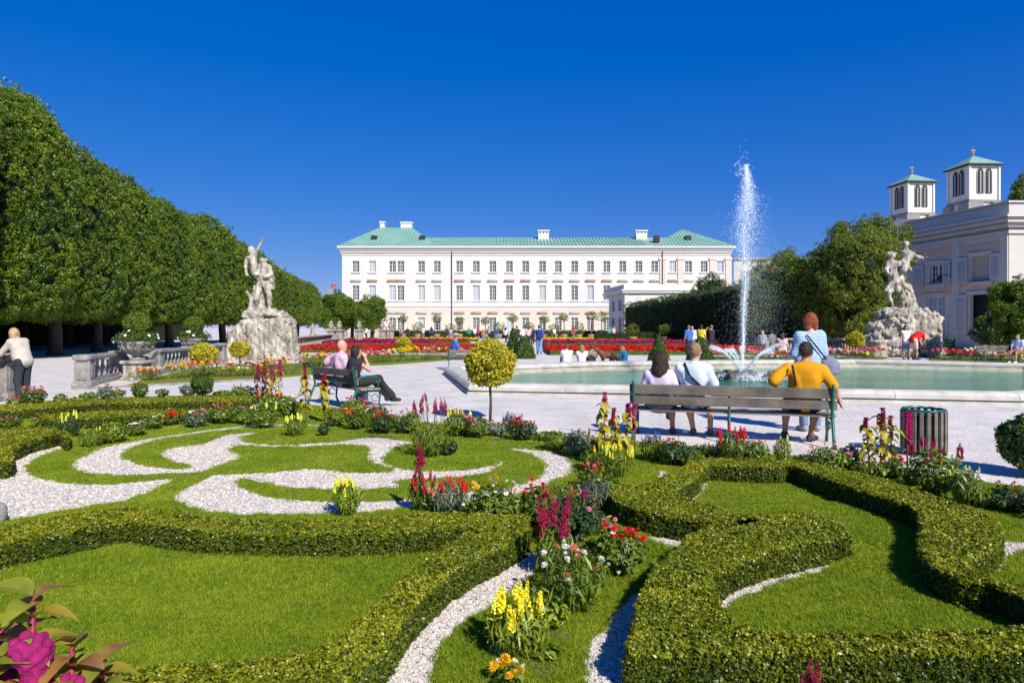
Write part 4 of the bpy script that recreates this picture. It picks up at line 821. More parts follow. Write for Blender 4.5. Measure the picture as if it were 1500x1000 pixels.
def urn_planter(label, loc, sc=1.0, flowers=True, ped=.62, stone=M_STONE, pm=M_GREYST, ball=True, cat='planter'):
    t = thing('urn_planter', label, cat, loc)
    q = MB(); q.box(-.33*sc, .33*sc, -.33*sc, .33*sc, 0, .1, bev=.02); q.box(-.27*sc, .27*sc, -.27*sc, .27*sc, .1, ped-.1, bev=.015); q.box(-.34*sc, .34*sc, -.34*sc, .34*sc, ped-.1, ped, bev=.03); q.build('pedestal', stone, t)
    q = MB(); q.lathe([(.2*sc, ped), (.22*sc, ped+.05*sc), (.12*sc, ped+.1*sc), (.14*sc, ped+.14*sc), (.3*sc, ped+.22*sc), (.42*sc, ped+.34*sc), (.46*sc, ped+.46*sc), (.52*sc, ped+.5*sc), (.50*sc, ped+.54*sc), (.42*sc, ped+.52*sc)], n=20)
    for i in range(16): a = i*math.pi/8; q.tube([(.26*sc*math.cos(a), .26*sc*math.sin(a), ped+.2*sc), (.43*sc*math.cos(a), .43*sc*math.sin(a), ped+.34*sc), (.475*sc*math.cos(a), .475*sc*math.sin(a), ped+.45*sc)], [.02*sc, .045*sc, .03*sc], 5)
    q.build('urn', pm, t, True)
    zt = ped+.52*sc; n_ = int(420*sc); d = ball_dirs(n_); d[:, 2] = np.abs(d[:, 2]); p = d*np.array([.62, .62, .36])*sc*rng.uniform(.6, 1, (n_, 1)); p[:, 2] += zt
    scatter('foliage', p, d, .8*sc, SRC_MID, t)['kind'] = 'stuff'
    if flowers:
        q = MB()
        for i in range(22):
            d = ball_dirs(1)[0]; d[2] = abs(d[2]); c = d*np.array([.64, .64, .38])*sc; q.add(*petals(c+np.array([0, 0, zt]), d, .05*sc, 5))
        q.build('flowers', mat('white_petal', (.8, .78, .74), .6), t)['kind'] = 'stuff'
    if ball:
        q = MB(); q.tube([(0, 0, zt-.1), (0, 0, zt+.5*sc)], .03, 6); q.build('stem', M_BARK, t)
        n_ = int(900*sc); d = ball_dirs(n_); p = d*.33*sc*rng.uniform(.92, 1.05, (n_, 1)); p[:, 2] = p[:, 2]*.9+zt+.52*sc; scatter('ball_topiary', p, d, 1.0*sc, SRC_TOP, t)['kind'] = 'stuff'
        q = MB(); q.lathe([(.12*sc, -.27*sc), (.24*sc, -.16*sc), (.3*sc, 0), (.24*sc, .17*sc), (.1*sc, .27*sc)], (0, 0, zt+.52*sc), 12); q.build('ball_core', M_CORE, t, True)
    return t
def petals(c, nrm, r, n=5, cup=.25):
    nrm = Vector(nrm).normalized(); u_ = nrm.cross(Vector((.3, .2, 1))).normalized(); v_ = nrm.cross(u_); c = Vector(c); V = []; Fs = []; a0 = random.uniform(0, 6)
    for i in range(n):
        a = a0+i*2*math.pi/n; da = math.pi/n*.95; k = len(V)
        e = lambda an, rr, h: c+(u_*math.cos(an)+v_*math.sin(an))*rr+nrm*h
        V += [c, e(a-da, r*.65, r*cup*.7), e(a, r, r*cup), e(a+da, r*.65, r*cup*.7)]; Fs.append((k, k+1, k+2, k+3))
    return V, Fs
SRC_TOP = sprig('topiary_sprig', 12, .05, .035, .022, leafmat('topiary_leaf', (.09, .15, .012), (.14, .19, .014), None, .4, .4, .2, 3), .3)
# left side: piers and rails along the avenue
bl = balustrade('grey stone balustrade run ending in a broad pier beside the left cross path', G(120, 567), G(176, 553), .84, 5, piers=(1, 1)); bl.children[3].scale = (1, 1, 1)
balustrade('grey stone balustrade run behind the urn with red and white flowers', G(226, 548.5), G(279, 538.5), .84, 7)
balustrade('short grey balustrade behind the golden ball shrubs at left', G(306, 533.5), G(326, 530), .86, 5)
balustrade('grey stone balustrade end at the left edge that the grey-shirted person leans on', G(-60, 596), G(16, 584), .98, 5)
def ramp(label, a, b, h0, h1):
    a, b = Vector(a), Vector(b); u_ = b-a; L_ = u_.length; t = thing('balustrade_wing', label, 'balustrade', a, math.atan2(u_.y, u_.x)); q = MB(); n_ = 8; V = []
    for i in range(n_+1):
        s = i/n_; h = h0+(h1-h0)*(1-math.cos(s*math.pi))/2*.6+(h1-h0)*s*.4; V += [(L_*s, -.13, 0), (L_*s, -.13, h), (L_*s, .13, h), (L_*s, .13, 0)]
    q.add(V, [(4*i+k, 4*i+4+k, 4*i+4+(k+1) % 4, 4*i+(k+1) % 4) for i in range(n_) for k in range(4)]+[(0, 1, 2, 3), (4*n_+3, 4*n_+2, 4*n_+1, 4*n_)]); q.build('swept_wing', M_GREYST, t)
    q = MB(); V = []
    for i in range(n_+1):
        s = i/n_; h = h0+(h1-h0)*(1-math.cos(s*math.pi))/2*.6+(h1-h0)*s*.4; V += [(L_*s, -.17, h+.002), (L_*s, -.17, h+.09), (L_*s, .17, h+.09), (L_*s, .17, h+.002)]
    q.add(V, [(4*i+k, 4*i+4+k, 4*i+4+(k+1) % 4, 4*i+(k+1) % 4) for i in range(n_) for k in range(4)]+[(0, 1, 2, 3), (4*n_+3, 4*n_+2, 4*n_+1, 4*n_)]); q.build('swept_rail', M_GREYST, t)
ramp('swept stone wing curving down from the balustrade to the flowered urn', G(177, 553), G(193, 552.5), .8, .5)
ramp('swept stone wing rising from the flowered urn to the next balustrade', G(225, 548.5), G(209, 551), .8, .5)
urn_planter('stone urn with a ball topiary and white flowers on the near left pedestal', G(201, 556), 1.08, True, .60)
urn_planter('farther stone urn with ball topiary and white flowers, behind the golden ball shrub', G(284, 538), 1.05, True, .62)
urn_planter('stone urn with ball topiary and white flowers at right before the open doorway', P(1440, 502, 36)*Vector((1, 1, 0)) if False else (pxX(1440, 38), 38, 0), 1.25, True, .55)
# paving edge at the left cross path
q = MB()
pv = thing('stone_kerb', 'pale stone kerb edging the cross path beside the left balustrade pier', 'kerb', (0, 0, 0))
pts = [G(104, 571), G(150, 570), G(200, 566.5), G(240, 564.5), G(300, 561.5), G(360, 558), G(400, 555)]
for i in range(len(pts)-1): a, b = pts[i], pts[i+1]; q = MB(); d = .16; q.add([(a.x, a.y, z) for z in (0, .06)]+[(b.x, b.y, z) for z in (0, .06)]+[(b.x, b.y+d, z) for z in (.06, 0)]+[(a.x, a.y+d, z) for z in (.06, 0)], [(0, 2, 3, 1), (1, 3, 4, 6), (2, 5, 4, 3), (0, 1, 6, 7)]); q.build('kerb_stone', M_GREYST, pv)
bed = sheet('lawn', [G(x, y) for x, y in [(186, 565), (240, 563.5), (300, 560.5), (360, 557), (425, 552), (470, 548), (470, 530), (430, 533), (350, 536), (280, 541), (235, 552)]], [], .03, M_TURF, .03); tag(bed, kind='structure')
# far long balustrades
balustrade('pale stone balustrade running from the left statue towards the palace', (pxX(424, 42), 42, 0), (pxX(492, 70), 70, 0), 1.0, 40, M_STONE, BALME)
balustrade('dark-backed stone balustrade between the golden ball shrub and the jet at right', (pxX(1115, 44), 44, 0), (pxX(1285, 41), 41, 0), .95, 34, M_STONE, BALME)
balustrade('grey stone balustrade to the right of the right-hand statue', (pxX(1372, 39), 39, 0), (pxX(1520, 36), 36, 0), .5, 24, M_GREYST)
# ---- statues
def SP(Yd): return lambda x, y, d=0.0: (lambda v: (v[0], Yd+d, v[2]))((((x-750)/1000*Yd), Yd, 1.6+(480-y)/1000*Yd))
st = thing('left_statue', 'pale stone statue of two struggling figures, one arm raised, on a rocky plinth', 'statue', (0, 0, 0)); st.name = 'statue'
s_ = SP(34.6)
C = lambda a, b, ra, rb, k=.055: ('c', a, b, ra*.84, rb*.84, k)
pr = [C(s_(371, 396), s_(377, 404, .05), .2, .24), C(s_(369, 378), s_(373, 392), .20, .22), C(s_(365, 378), s_(371, 380), .17, .17), ('e', s_(368, 366), (.16, .17, .19)), C(s_(368, 371), s_(369, 376), .09, .1),
      C(s_(372, 377), s_(377, 366), .13, .10), C(s_(377, 366), s_(383, 354), .10, .06), ('e', s_(384, 351), (.06, .06, .09)), C(s_(384, 350), s_(386, 346), .035, .02, .02), C(s_(384, 350), s_(383, 345.5), .03, .02, .02), C(s_(383.5, 352), s_(380.5, 350), .025, .02, .02),
      C(s_(362, 379), s_(360, 391), .12, .10), C(s_(360, 391), s_(362, 401, -.1), .09, .06), ('e', s_(363.5, 403, -.1), (.09, .06, .06)),
      # the bearer
      C(s_(384, 392, .0), s_(390, 392), .29, .27), C(s_(386, 398), s_(385, 410), .30, .24), C(s_(383, 416), s_(388, 416), .25, .25), ('e', s_(385, 384), (.15, .16, .19)), C(s_(380, 381), s_(391, 381), .07, .07, .03), C(s_(381, 378.5), s_(390, 378.5), .04, .04, .03),
      C(s_(394, 391), s_(398, 402, -.1), .15, .13), C(s_(398, 402, -.1), s_(391, 406, -.3), .12, .09), C(s_(381, 392), s_(378, 402, -.25), .14, .11),
      C(s_(390, 418), s_(396, 434, -.1), .2, .15), C(s_(396, 434, -.1), s_(394, 447), .15, .12), C(s_(394, 445), s_(395, 456), .12, .08), C(s_(395, 457), s_(394, 458, -.35), .08, .06),
      C(s_(381, 418), s_(379, 437, -.25), .2, .16), C(s_(379, 437, -.2), s_(375, 450), .15, .09), C(s_(375, 452), s_(371, 455, -.2), .08, .06),
      C(s_(396, 408, .1), s_(398, 421, .1), .22, .15), C(s_(392, 404), s_(399, 412), .1, .12),
      # cloth and tree stump behind
      C(s_(373, 456, .15), s_(374, 432, .1), .32, .22, .12), C(s_(374, 440, .1), s_(372, 420, .1), .2, .09), C(s_(369, 440, .1), s_(362, 427, 0), .14, .09), C(s_(366, 455, 0), s_(369, 438, 0), .16, .14), C(s_(380, 456, .2), s_(381, 420, .2), .26, .15, .12)]
ob = sdf_obj('figures', pr, M_STATUE, st, vox=.035, k=.07, disp=wob(7, .012, 3))
pr = [('b', s_(386, 462), (.95, .8, .16), None, .1, .1), C(s_(371, 466), s_(398, 466), .55, .58, .2), ('e', s_(385, 490), (1.15, 1.1, 1.1), None, .25), ('e', s_(388, 505), (1.42, 1.25, .95), None, .25), ('e', s_(372, 488, -.3), (.85, .8, .75), None, .2), ('b', s_(402, 500, 0), (.9, 1.1, 1.15), ((math.cos(.12), 0, -math.sin(.12)), (0, 1, 0), (math.sin(.12), 0, math.cos(.12))), .35, .2), ('b', s_(388, 519), (1.5, 1.3, .42), None, .25, .15), ('b', s_(358, 508, -.2), (.5, .8, .8), None, .3, .15)]
def strata(X, Y, Z):
    w1 = wob(1.6, .07, 5)(X, Y, Z); return w1-.05*np.abs(wob(3.5, 1, 16)(X, Y, Z))-.035*np.abs(wob(8, 1, 17)(X, Y, Z))+.05+wob(14, .012, 6)(X, Y, Z)+np.where(np.abs(Z-2.10-.05*np.sin(X*2))<.035, .05, 0)+np.maximum(0, .04-np.abs(X*.5+Z-wob(1.2, .2, 9)(X, Y, Z)+4.9)*.9)
sdf_obj('rocky_plinth', pr, M_STATUE, st, vox=.042, k=.11, disp=strata, pad=.15)
q = MB(); q.box(-13.9, -10.35, 33.6, 36.2, 0, .2, bev=.04); q.build('base_slab', M_STONE, st)
st = thing('statue', 'pale stone statue of a man carrying another on carved rocks at right', 'statue', (0, 0, 0))
s_ = SP(38.)
pr = [('e', s_(1326, 358), (.17, .19, .22)), C(s_(1326, 363), s_(1328, 370), .14, .24), C(s_(1325, 371), s_(1334, 374), .27, .25), C(s_(1330, 376), s_(1322, 388), .30, .30), C(s_(1334, 372), s_(1344, 378, -.2), .15, .12), C(s_(1344, 378, -.2), s_(1350, 379, -.2), .10, .06), C(s_(1349, 378, -.2), s_(1351, 374, -.2), .05, .03, .03), C(s_(1349, 379, -.2), s_(1355, 377, -.2), .05, .03, .03),
      C(s_(1324, 388, -.2), s_(1318, 396, -.35), .24, .2), C(s_(1318, 396, -.3), s_(1316, 402, -.3), .18, .1), C(s_(1327, 388), s_(1330, 396, -.2), .18, .12),
      ('e', s_(1306, 374), (.17, .18, .2)), C(s_(1300, 371), s_(1313, 371.5), .09, .09, .04), C(s_(1303, 369.5), s_(1312, 369.5), .05, .05, .04), C(s_(1306, 379), s_(1306, 385), .12, .2), C(s_(1303, 387), s_(1314, 387), .26, .26), C(s_(1307, 392), s_(1308, 402), .30, .28), C(s_(1300, 387), s_(1297, 396, -.1), .16, .13), C(s_(1297, 396), s_(1300, 402, -.3), .13, .1),
      C(s_(1309, 404), s_(1311, 412), .34, .42), ] + [C(s_(1309+i*.3, 410, -.1), s_(1294+i*6.0, 426+(i % 2)*2.0, -.25+(i % 3)*.1), .18, .10, .05) for i in range(7)] + [
      C(s_(1304, 420), s_(1302, 434), .2, .15), C(s_(1302, 434), s_(1307, 446), .15, .11), C(s_(1307, 446), s_(1309, 453), .11, .09), C(s_(1309, 454), s_(1306, 455, -.35), .09, .07), C(s_(1320, 422), s_(1321, 436, -.1), .2, .16), C(s_(1321, 436, -.1), s_(1322, 447), .15, .11), C(s_(1322, 447), s_(1324, 452), .11, .09), C(s_(1324, 453), s_(1322, 454, -.3), .09, .07)] + [
      C(s_(1324+i*1.6, 418+i*6, .2), s_(1333+i*1.7, 421+i*6, .1), .20, .22, .06) for i in range(6)] + [C(s_(1325, 428, .25), s_(1338, 455, .2), .3, .42, .1), C(s_(1318, 400, .2), s_(1328, 430, .3), .3, .3, .12)]
sdf_obj('figures', pr, M_STATUE, st, vox=.038, k=.07, disp=wob(8, .018, 4))
pr = [('b', s_(1331, 458), (.72, .7, .17), None, .06, .05), ('b', s_(1340, 472), (.85, .85, .5), None, .08, .08), ('b', s_(1344, 466), (.95, .85, .10), None, .06, .05), ('b', s_(1335, 490), (1.1, 1.0, .8), None, .2, .12)] + [('e', s_(x, y, d), (rx, .6, rz), None, .08) for x, y, d, rx, rz in
      ((1303, 459, -.3, .7, .28), (1292, 461, -.2, .35, .2), (1300, 470, -.4, .6, .3), (1285, 478, -.1, .5, .25), (1311, 478, -.6, .45, .45), (1296, 488, -.4, .55, .3), (1283, 495, -.1, .55, .5), (1302, 502, -.6, .7, .35), (1320, 500, -.7, .6, .5), (1278, 508, 0, .55, .35), (1295, 512, -.5, .9, .3), (1316, 515, -.7, .8, .3), (1345, 505, -.5, .6, .6), (1358, 500, -.3, .45, .6), (1364, 492, -.1, .3, .55), (1356, 515, -.3, .7, .3))]
sdf_obj('carved_rocks', pr, M_STATUE, st, vox=.042, k=.07, disp=lambda X, Y, Z: .05-.06*np.abs(wob(4, 1, 18)(X, Y, Z))-.04*np.abs(wob(9, 1, 19)(X, Y, Z))+wob(15, .012, 8)(X, Y, Z), pad=.15)
q = MB(); q.lathe([(.55, 0), (.58, .1), (.5, .2), (.55, .45), (.5, .75), (.58, .8), (.6, .95)], (pxX(1284, 37.2), 37.2, 0), 18); q.build('drum', M_STATUE, st, True)
# small far statue figures on the left terrace
for px_, yy, lab in ((458, 62, 'small pale garden statue on the left terrace, farther end'), ):
    t = thing('garden_figure', lab, 'statue', (pxX(px_, yy), yy, 0)); q = MB(); q.box(-.25, .25, -.25, .25, 0, 1.1, bev=.03); q.build('pedestal', M_STONE, t)
    sdf_obj('figure', [('c', (0, 0, 1.15), (0, 0, 1.7), .2, .14), ('e', (0, 0, 1.92), (.09, .1, .12)), ('c', (-.17, 0, 1.7), (-.2, -.1, 1.4), .06, .05)], M_STATUE, t, vox=.05)
for i, (px_, yy) in enumerate(((485, 66), (497, 67), (526, 70), (560, 72), (572, 74))):
    t = thing('stone_pedestal', f'carved pale stone pedestal on the far left terrace, {ordw[i]} from the left', 'pedestal', (pxX(px_, yy), yy, 0), 0, 'stone pedestals at the far left terrace')
    q = MB(); q.box(-.42, .42, -.42, .42, 0, .25, bev=.03); q.box(-.34, .34, -.34, .34, .25, 1.25, bev=.03); q.box(-.46, .46, -.46, .46, 1.25, 1.42, bev=.05); q.build('block', M_STONE, t)
    q = MB(); q.lathe([(.22, 1.42), (.12, 1.5), (.28, 1.7), (.3, 1.85), (.14, 2.05), (.2, 2.15), (.04, 2.3)], n=12); q.build('finial', M_STONE, t, True)
# ================================================================== THE WATER JET
M_SPRAY = mat('white_spray', (.95, .97, 1.0), .25, spec=.6, transl=.35)
q = MB(); q.add([(0, 0, 1), (1, 0, 0), (0, 1, 0), (-1, 0, 0), (0, -1, 0), (0, 0, -1)], [(0, 1, 2), (0, 2, 3), (0, 3, 4), (0, 4, 1), (5, 2, 1), (5, 3, 2), (5, 4, 3), (5, 1, 4)])
me = bpy.data.meshes.new('droplet'); me.from_pydata([tuple(np.array(v)*.01) for v in q.v], [], q.f); me.materials.append(M_SPRAY); SRC_DROP = bpy.data.objects.new('droplet', me)
JX, JY = 7.45, 22.0
jet = thing('fountain_jet', 'tall white water jet rising from the middle of the basin', 'water jet', (JX, JY, 0))
JT = 6.9; PT = []; SC = []
n = 12500; h = rng.random(n)**.8*(JT+.0); wd_ = .022+.010*h+np.clip(h-2.8, 0, 9)*.034; wd_ = np.minimum(wd_*1.15, .21)*rng.choice([1, 1, 1.6], n)*np.clip((JT+.15-h)/2.2, .1, 1)
cx = .02*h-.03; off = rng.normal(0, 1, n)*wd_; strand = .04*np.sin(h*2.2+1)*np.clip(h-2, 0, 1); PT.append(np.column_stack([cx+off+strand, rng.normal(0, 1, n)*wd_, h+WZ])); SC.append(rng.uniform(.2, .85, n)*(1+.1*h))
n = 13000; h = rng.random(n)**1.1*JT*.86; sp = .10+.50*np.clip(1-np.abs(h-2.2)/4.2, 0, 1); x = np.abs(rng.normal(0, 1, n))*sp*1.15+.05; x = np.where(rng.random(n) < .2, -x*.6, x); PT.append(np.column_stack([x+.08, rng.normal(0, .45, n), h+WZ])); SC.append(rng.uniform(.15, .62, n))
n = 120; a = rng.normal(0, .12, n); PT.append(np.column_stack([a, rng.normal(0, .3, n), JT-.4+np.abs(rng.normal(0, .35, n))])); SC.append(rng.uniform(.6, 1.5, n))
for ang, vx, vz in ((-2.9, 1.5, 3.3), (-2.2, 1.7, 3.3), (-.3, 1.5, 3.6), (.4, 1.7, 3.2), (-1.1, 1.6, 3.1), (2.3, 1.6, 3.4), (1.3, 1.6, 3.3), (-2.6, 1.1, 3.2)):
    n = 1100; t_ = rng.random(n)**.8*.40; r0 = .12; x = r0+vx*1.7*t_; z = vz*1.15*t_-4.9*t_**2; s = .006+.075*t_; PT.append(np.column_stack([np.cos(ang)*x+rng.normal(0, 1, n)*s, np.sin(ang)*x+rng.normal(0, 1, n)*s, z+WZ+.25+rng.normal(0, 1, n)*s])); SC.append(rng.uniform(.25, .9, n))
n = 3500; a = rng.uniform(0, 6.28, n); r = np.sqrt(rng.random(n))*1.4; PT.append(np.column_stack([np.cos(a)*r+.25, np.sin(a)*r, WZ+.02+np.abs(rng.normal(0, .09, n))])); SC.append(rng.uniform(.5, 1.5, n))
PT = np.concatenate(PT); SC = np.concatenate(SC); PT[:, 2] = np.maximum(PT[:, 2], WZ)
scatter('spray', PT, np.tile([0, 0, 1.], (len(PT), 1)), SC, SRC_DROP, jet, tilt=1)['kind'] = 'stuff'
q = MB(); n = 60; pts = []; rs = []
for i in range(n): z = i/n*JT*.72; pts.append((.02*z-.03+.04*math.sin(z*2.2+1)*min(max(z-2, 0), 1)+random.gauss(0, .008), random.gauss(0, .01), z+WZ)); rs.append(max(.008, (.026+.001*z-.0016*z*z)*random.uniform(.5, 1.4)))
q.tube(pts, rs, 9); q.build('water_column', M_SPRAY, jet, True)
ck = thing('fountain_rocks', 'low dark wet rocks around the foot of the water jet', 'rock', (JX, JY, 0))
pr = []
for i in range(26): a = i*.6; r = random.uniform(.35, 1.35); pr.append(('e', (math.cos(a)*r, math.sin(a)*r*.7, -.12), (random.uniform(.15, .3), random.uniform(.15, .3), random.uniform(.12, .36)), None, .03))
sdf_obj('rocks', pr, mat('wet_rock', (.05, .05, .05), .35, (.12, .11, .10), 6, .6, 20), ck, vox=.04, k=.03, disp=wob(12, .02, 4)).scale = (1, 1, 1)
# ================================================================== BENCHES, BIN
M_SLAT = mat('bench_wood', (.10, .085, .07), .7, (.19, .165, .135), 3, .4, 30)
M_SLATD = mat('bin_slat_wood', (.13, .11, .085), .7, (.22, .19, .155), 5, .4, 30)
M_SLATB = mat('bench_wood_weathered', (.22, .19, .15), .7, (.33, .29, .24), 4, .4, 30)
M_IRON = mat('green_cast_iron', (.012, .085, .065), .4, (.02, .12, .09), 8, spec=.5)
def bench(label, loc, rz, L_=3.0, legs=3, cat='bench', back_slats=2, seat_slats=3, group=None, hb=.80, simple=False, seatm=None):
    """faces local +y; origin under the back, left end"""
    t = thing('park_bench', label, cat, loc, rz, group)
    bs = [(.50, .63), (.65, .79)] if back_slats == 2 else [(.50+i*.075, .555+i*.075) for i in range(back_slats)]
    for z0_, z1_ in bs: q = MB(); yb_ = -.02-(z0_-.42)*.18; q.box(0, L_, yb_-.018, yb_+.018, z0_, z1_, bev=.008); q.build('back_slat', M_SLAT, t)
    for i in range(seat_slats):
        w_ = .40/seat_slats; y_ = .03+i*(w_+.012); q = MB(); q.box(0, L_, y_, y_+w_, .395-i*.0, .43, bev=.008); q.build('seat_slat', seatm or M_SLATB, t)
    for i in range(legs):
        x = .06+(L_-.12)*i/(legs-1); q = MB()
        if i in (0, legs-1): q.tube([(x, -.20, 0), (x, -.14, .15), (x, -.05, .36), (x, -.03, .42), (x, -.115, .82), (x, -.12, .85)], [.026, .022, .024, .024, .02, .018], 6)
        else: q.tube([(x, -.20, 0), (x, -.12, .15), (x, -.03, .37), (x, -.01, .44), (x, -.06, .77)], [.022, .02, .02, .02, .014], 6)
        q.tube([(x, -.05, .37), (x, .22, .375), (x, .44, .37), (x, .47, .30), (x, .45, .12), (x, .50, 0)], [.022, .02, .022, .022, .02, .026], 6); q.build('leg', M_IRON, t, True)
        if i in (0, legs-1):
            q = MB(); pts = [(x, -.07, .60), (x, .1, .655), (x, .3, .66), (x, .42, .63), (x, .47, .57), (x, .44, .51), (x, .39, .53), (x, .40, .57)]; q.tube(pts, .017, 6); q.tube([(x, .40, .40), (x, .44, .5), (x, .45, .56)], .014, 5)
            for k in range(3): q.tube([(x, .36+.07*math.cos(a), .24+.07*math.sin(a)) for a in np.linspace(0, 5.5, 9)], .010, 5) if k == 0 else q.tube([(x, .2+.06*math.cos(a), .27+.05*math.sin(a)) for a in np.linspace(0, 5.5, 9)], .009, 5) if k == 1 else None
            q.build('armrest', M_IRON, t, True)
    return t
a = G(923, 641); b = G(1226, 655); BA = math.atan2(b.y-a.y, b.x-a.x); BL = (b-a).length
bench('long green iron and brown slat bench seen from behind, facing the fountain', a, BA, BL, 3)
BR = lambda x, y, z: (Matrix.Translation(a) @ Matrix.Rotation(BA, 4, 'Z')) @ Vector((x, y, z))
# left bench, seen from behind at an angle, facing right-away towards the basin
lb0 = G(437, 596); lb1 = G(548, 603)
la = R(-50); lbo = Vector((-4.19, 14.54, 0))
bench('dark slatted bench with green scroll ends at left, a couple sitting on it', lbo, la, 2.0, 2)
def ring_bin(loc):
    t = thing('litter_bin', 'round litter bin of vertical wooden slats on a green iron frame', 'litter bin', loc); n_ = 20
    for i in range(n_):
        a_ = 2*math.pi*i/n_; q = MB(); q.box(-.022, .022, -.012, .012, .06, .66, bev=.005); M = Matrix.Rotation(a_+math.pi/2, 4, 'Z'); o = q.build('slat', M_SLATD, t); o.location = (.25*math.cos(a_), .25*math.sin(a_), 0); o.rotation_euler = (0, 0, a_+math.pi/2)
    q = MB()
    for z in (.10, .62): q.tube([(.225*math.cos(a_), .225*math.sin(a_), z) for a_ in np.linspace(0, 6.2832, 25)], .012, 5)
    q.build('hoop', M_IRON, t, True); q = MB(); q.tube([(.235*math.cos(a_), .235*math.sin(a_), .675+.006*math.sin(a_*12)) for a_ in np.linspace(0, 6.2832, 49)], .02, 5); q.build('rim', M_IRON, t, True)
    q = MB(); q.lathe([(.205, .05), (.21, .64), (.19, .64), (.185, .08)], n=20); q.build('liner', mat('green_liner', (.02, .07, .055), .6), t, True)
    for k in range(3): q = MB(); a_ = k*2.09; q.tube([(.2*math.cos(a_), .2*math.sin(a_), .1), (.22*math.cos(a_), .22*math.sin(a_), 0)], .015, 5); q.build('foot', M_IRON, t)
ring_bin(G(1353, 665)); bpy.data.objects['litter_bin'].scale = (1, 1, .84)
bench('bench beyond the left bench where a man in a blue shirt sits', G(655, 543) , R(5), 1.9, 2, seatm=M_SLAT)
lb = bench('low grey bench at the right edge where a woman in a blue top sits', (pxX(1425, 33), 33, 0), R(182)+0, 0.1, 2) if False else bench('low wooden bench at the right edge beside the flower border', (pxX(1500, 31)+1.2, 31.2, 0), R(180), 3.2, 3, seatm=M_SLAT)
t = thing('litter_bin', 'dark green round bin on a post right of the right-hand statue', 'litter bin', (pxX(1391, 38.5), 38.5, 0)); q = MB(); q.lathe([(.3, .15), (.33, .95), (.35, 1.0), (.25, 1.02)], n=14); q.build('drum', M_IRON, t, True); q = MB(); q.tube([(0, .1, 0), (0, .1, 2.0)], .03, 6); q.build('post', M_IRON, t)
# ================================================================== PEOPLE
def cloth(name, c, c2=None, sc=6): return mat('cloth_'+name, c, .85, c2 or tuple(min(1, v*1.12) for v in c), sc, .25, 60, spec=.15)
SKIN = mat('skin_fair', (.52, .30, .20), .5, (.58, .35, .25), 8, spec=.3); SKIN2 = mat('skin_tan', (.40, .21, .13), .5, (.46, .26, .17), 8, spec=.3)
HAIR = {k: mat('hair_'+k, v, .5, tuple(x*1.5 for x in v), 40, .8, 90, spec=.35) for k, v in dict(dark=(.025, .014, .010), brown=(.09, .045, .02), blond=(.38, .25, .11), red=(.20, .045, .012), grey=(.4, .37, .34), black=(.012, .010, .010), sand=(.22, .14, .07)).items()}
def plaid():
    m = mat('cloth_blue_plaid', (.20, .42, .68), .85); n = m.node_tree; N = n.nodes; L = n.links; b = N['Principled BSDF']; tc = next(x for x in N if x.type == 'TEX_COORD')
    mp = N.new('ShaderNodeMapping'); mp.inputs['Rotation'].default_value = (0, 0, 0); L.new(tc.outputs['Object'], mp.inputs[0]); src = None
    for ax_, r in ((0, 'X'), (1, 'Z')):
        w_ = N.new('ShaderNodeTexWave'); w_.bands_direction = r; w_.inputs['Scale'].default_value = 14; w_.inputs['Distortion'].default_value = .6; L.new(mp.outputs[0], w_.inputs[0])
        if src is None: src = w_.outputs['Fac']
        else: mm = N.new('ShaderNodeMath'); mm.operation = 'ADD'; L.new(src, mm.inputs[0]); L.new(w_.outputs['Fac'], mm.inputs[1]); src = mm.outputs[0]
    cr = N.new('ShaderNodeValToRGB'); cr.color_ramp.elements[0].color = (.06, .20, .42, 1); cr.color_ramp.elements[0].position = .35; cr.color_ramp.elements[1].color = (.62, .76, .88, 1); cr.color_ramp.elements[1].position = .75
    mr = N.new('ShaderNodeMath'); mr.operation = 'MULTIPLY'; mr.inputs[1].default_value = .5; L.new(src, mr.inputs[0]); L.new(mr.outputs[0], cr.inputs[0]); L.new(cr.outputs[0], b.inputs['Base Color']); return m
def rotz(v, a): c, s = math.cos(a), math.sin(a); return np.array([v[0]*c-v[1]*s, v[0]*s+v[1]*c, v[2]])
STAND = dict(pel=(0, 0, .93), che=(0, .0, 1.25), neck=(0, -.01, 1.45), head=(0, .015, 1.60), shl=(-.175, 0, 1.40), shr=(.175, 0, 1.40), ell=(-.235, -.02, 1.13), elr=(.235, -.02, 1.13), wrl=(-.24, .06, .90), wrr=(.24, .06, .90),
             hpl=(-.09, 0, .90), hpr=(.09, 0, .90), knl=(-.10, .01, .49), knr=(.10, .01, .49), anl=(-.10, -.02, .08), anr=(.10, -.02, .08))
WALK = dict(STAND, knl=(-.09, .16, .50), anl=(-.09, .22, .10), knr=(.09, .03, .49), anr=(.09, -.24, .13), ell=(-.23, -.12, 1.14), wrl=(-.22, -.08, .90), elr=(.23, .06, 1.13), wrr=(.2, .2, .95))
SIT = dict(pel=(0, .0, .56), che=(0, -.05, .86), neck=(0, -.03, 1.07), head=(0, .0, 1.22), shl=(-.18, -.04, 1.01), shr=(.18, -.04, 1.01), ell=(-.23, .06, .76), elr=(.23, .06, .76), wrl=(-.14, .28, .66), wrr=(.14, .28, .66),
           hpl=(-.09, .03, .53), hpr=(.09, .03, .53), knl=(-.12, .45, .50), knr=(.12, .45, .50), anl=(-.12, .48, .08), anr=(.12, .48, .08))
GSIT = dict(SIT, **{k: (v[0], v[1], v[2]-.40) for k, v in SIT.items() if k not in ('knl', 'knr', 'anl', 'anr')}); GSIT.update(knl=(-.13, .42, .42), knr=(.13, .42, .42), anl=(-.13, .62, .07), anr=(.13, .62, .07), wrl=(-.16, .38, .38), wrr=(.16, .38, .38), ell=(-.22, .2, .42), elr=(.22, .2, .42))
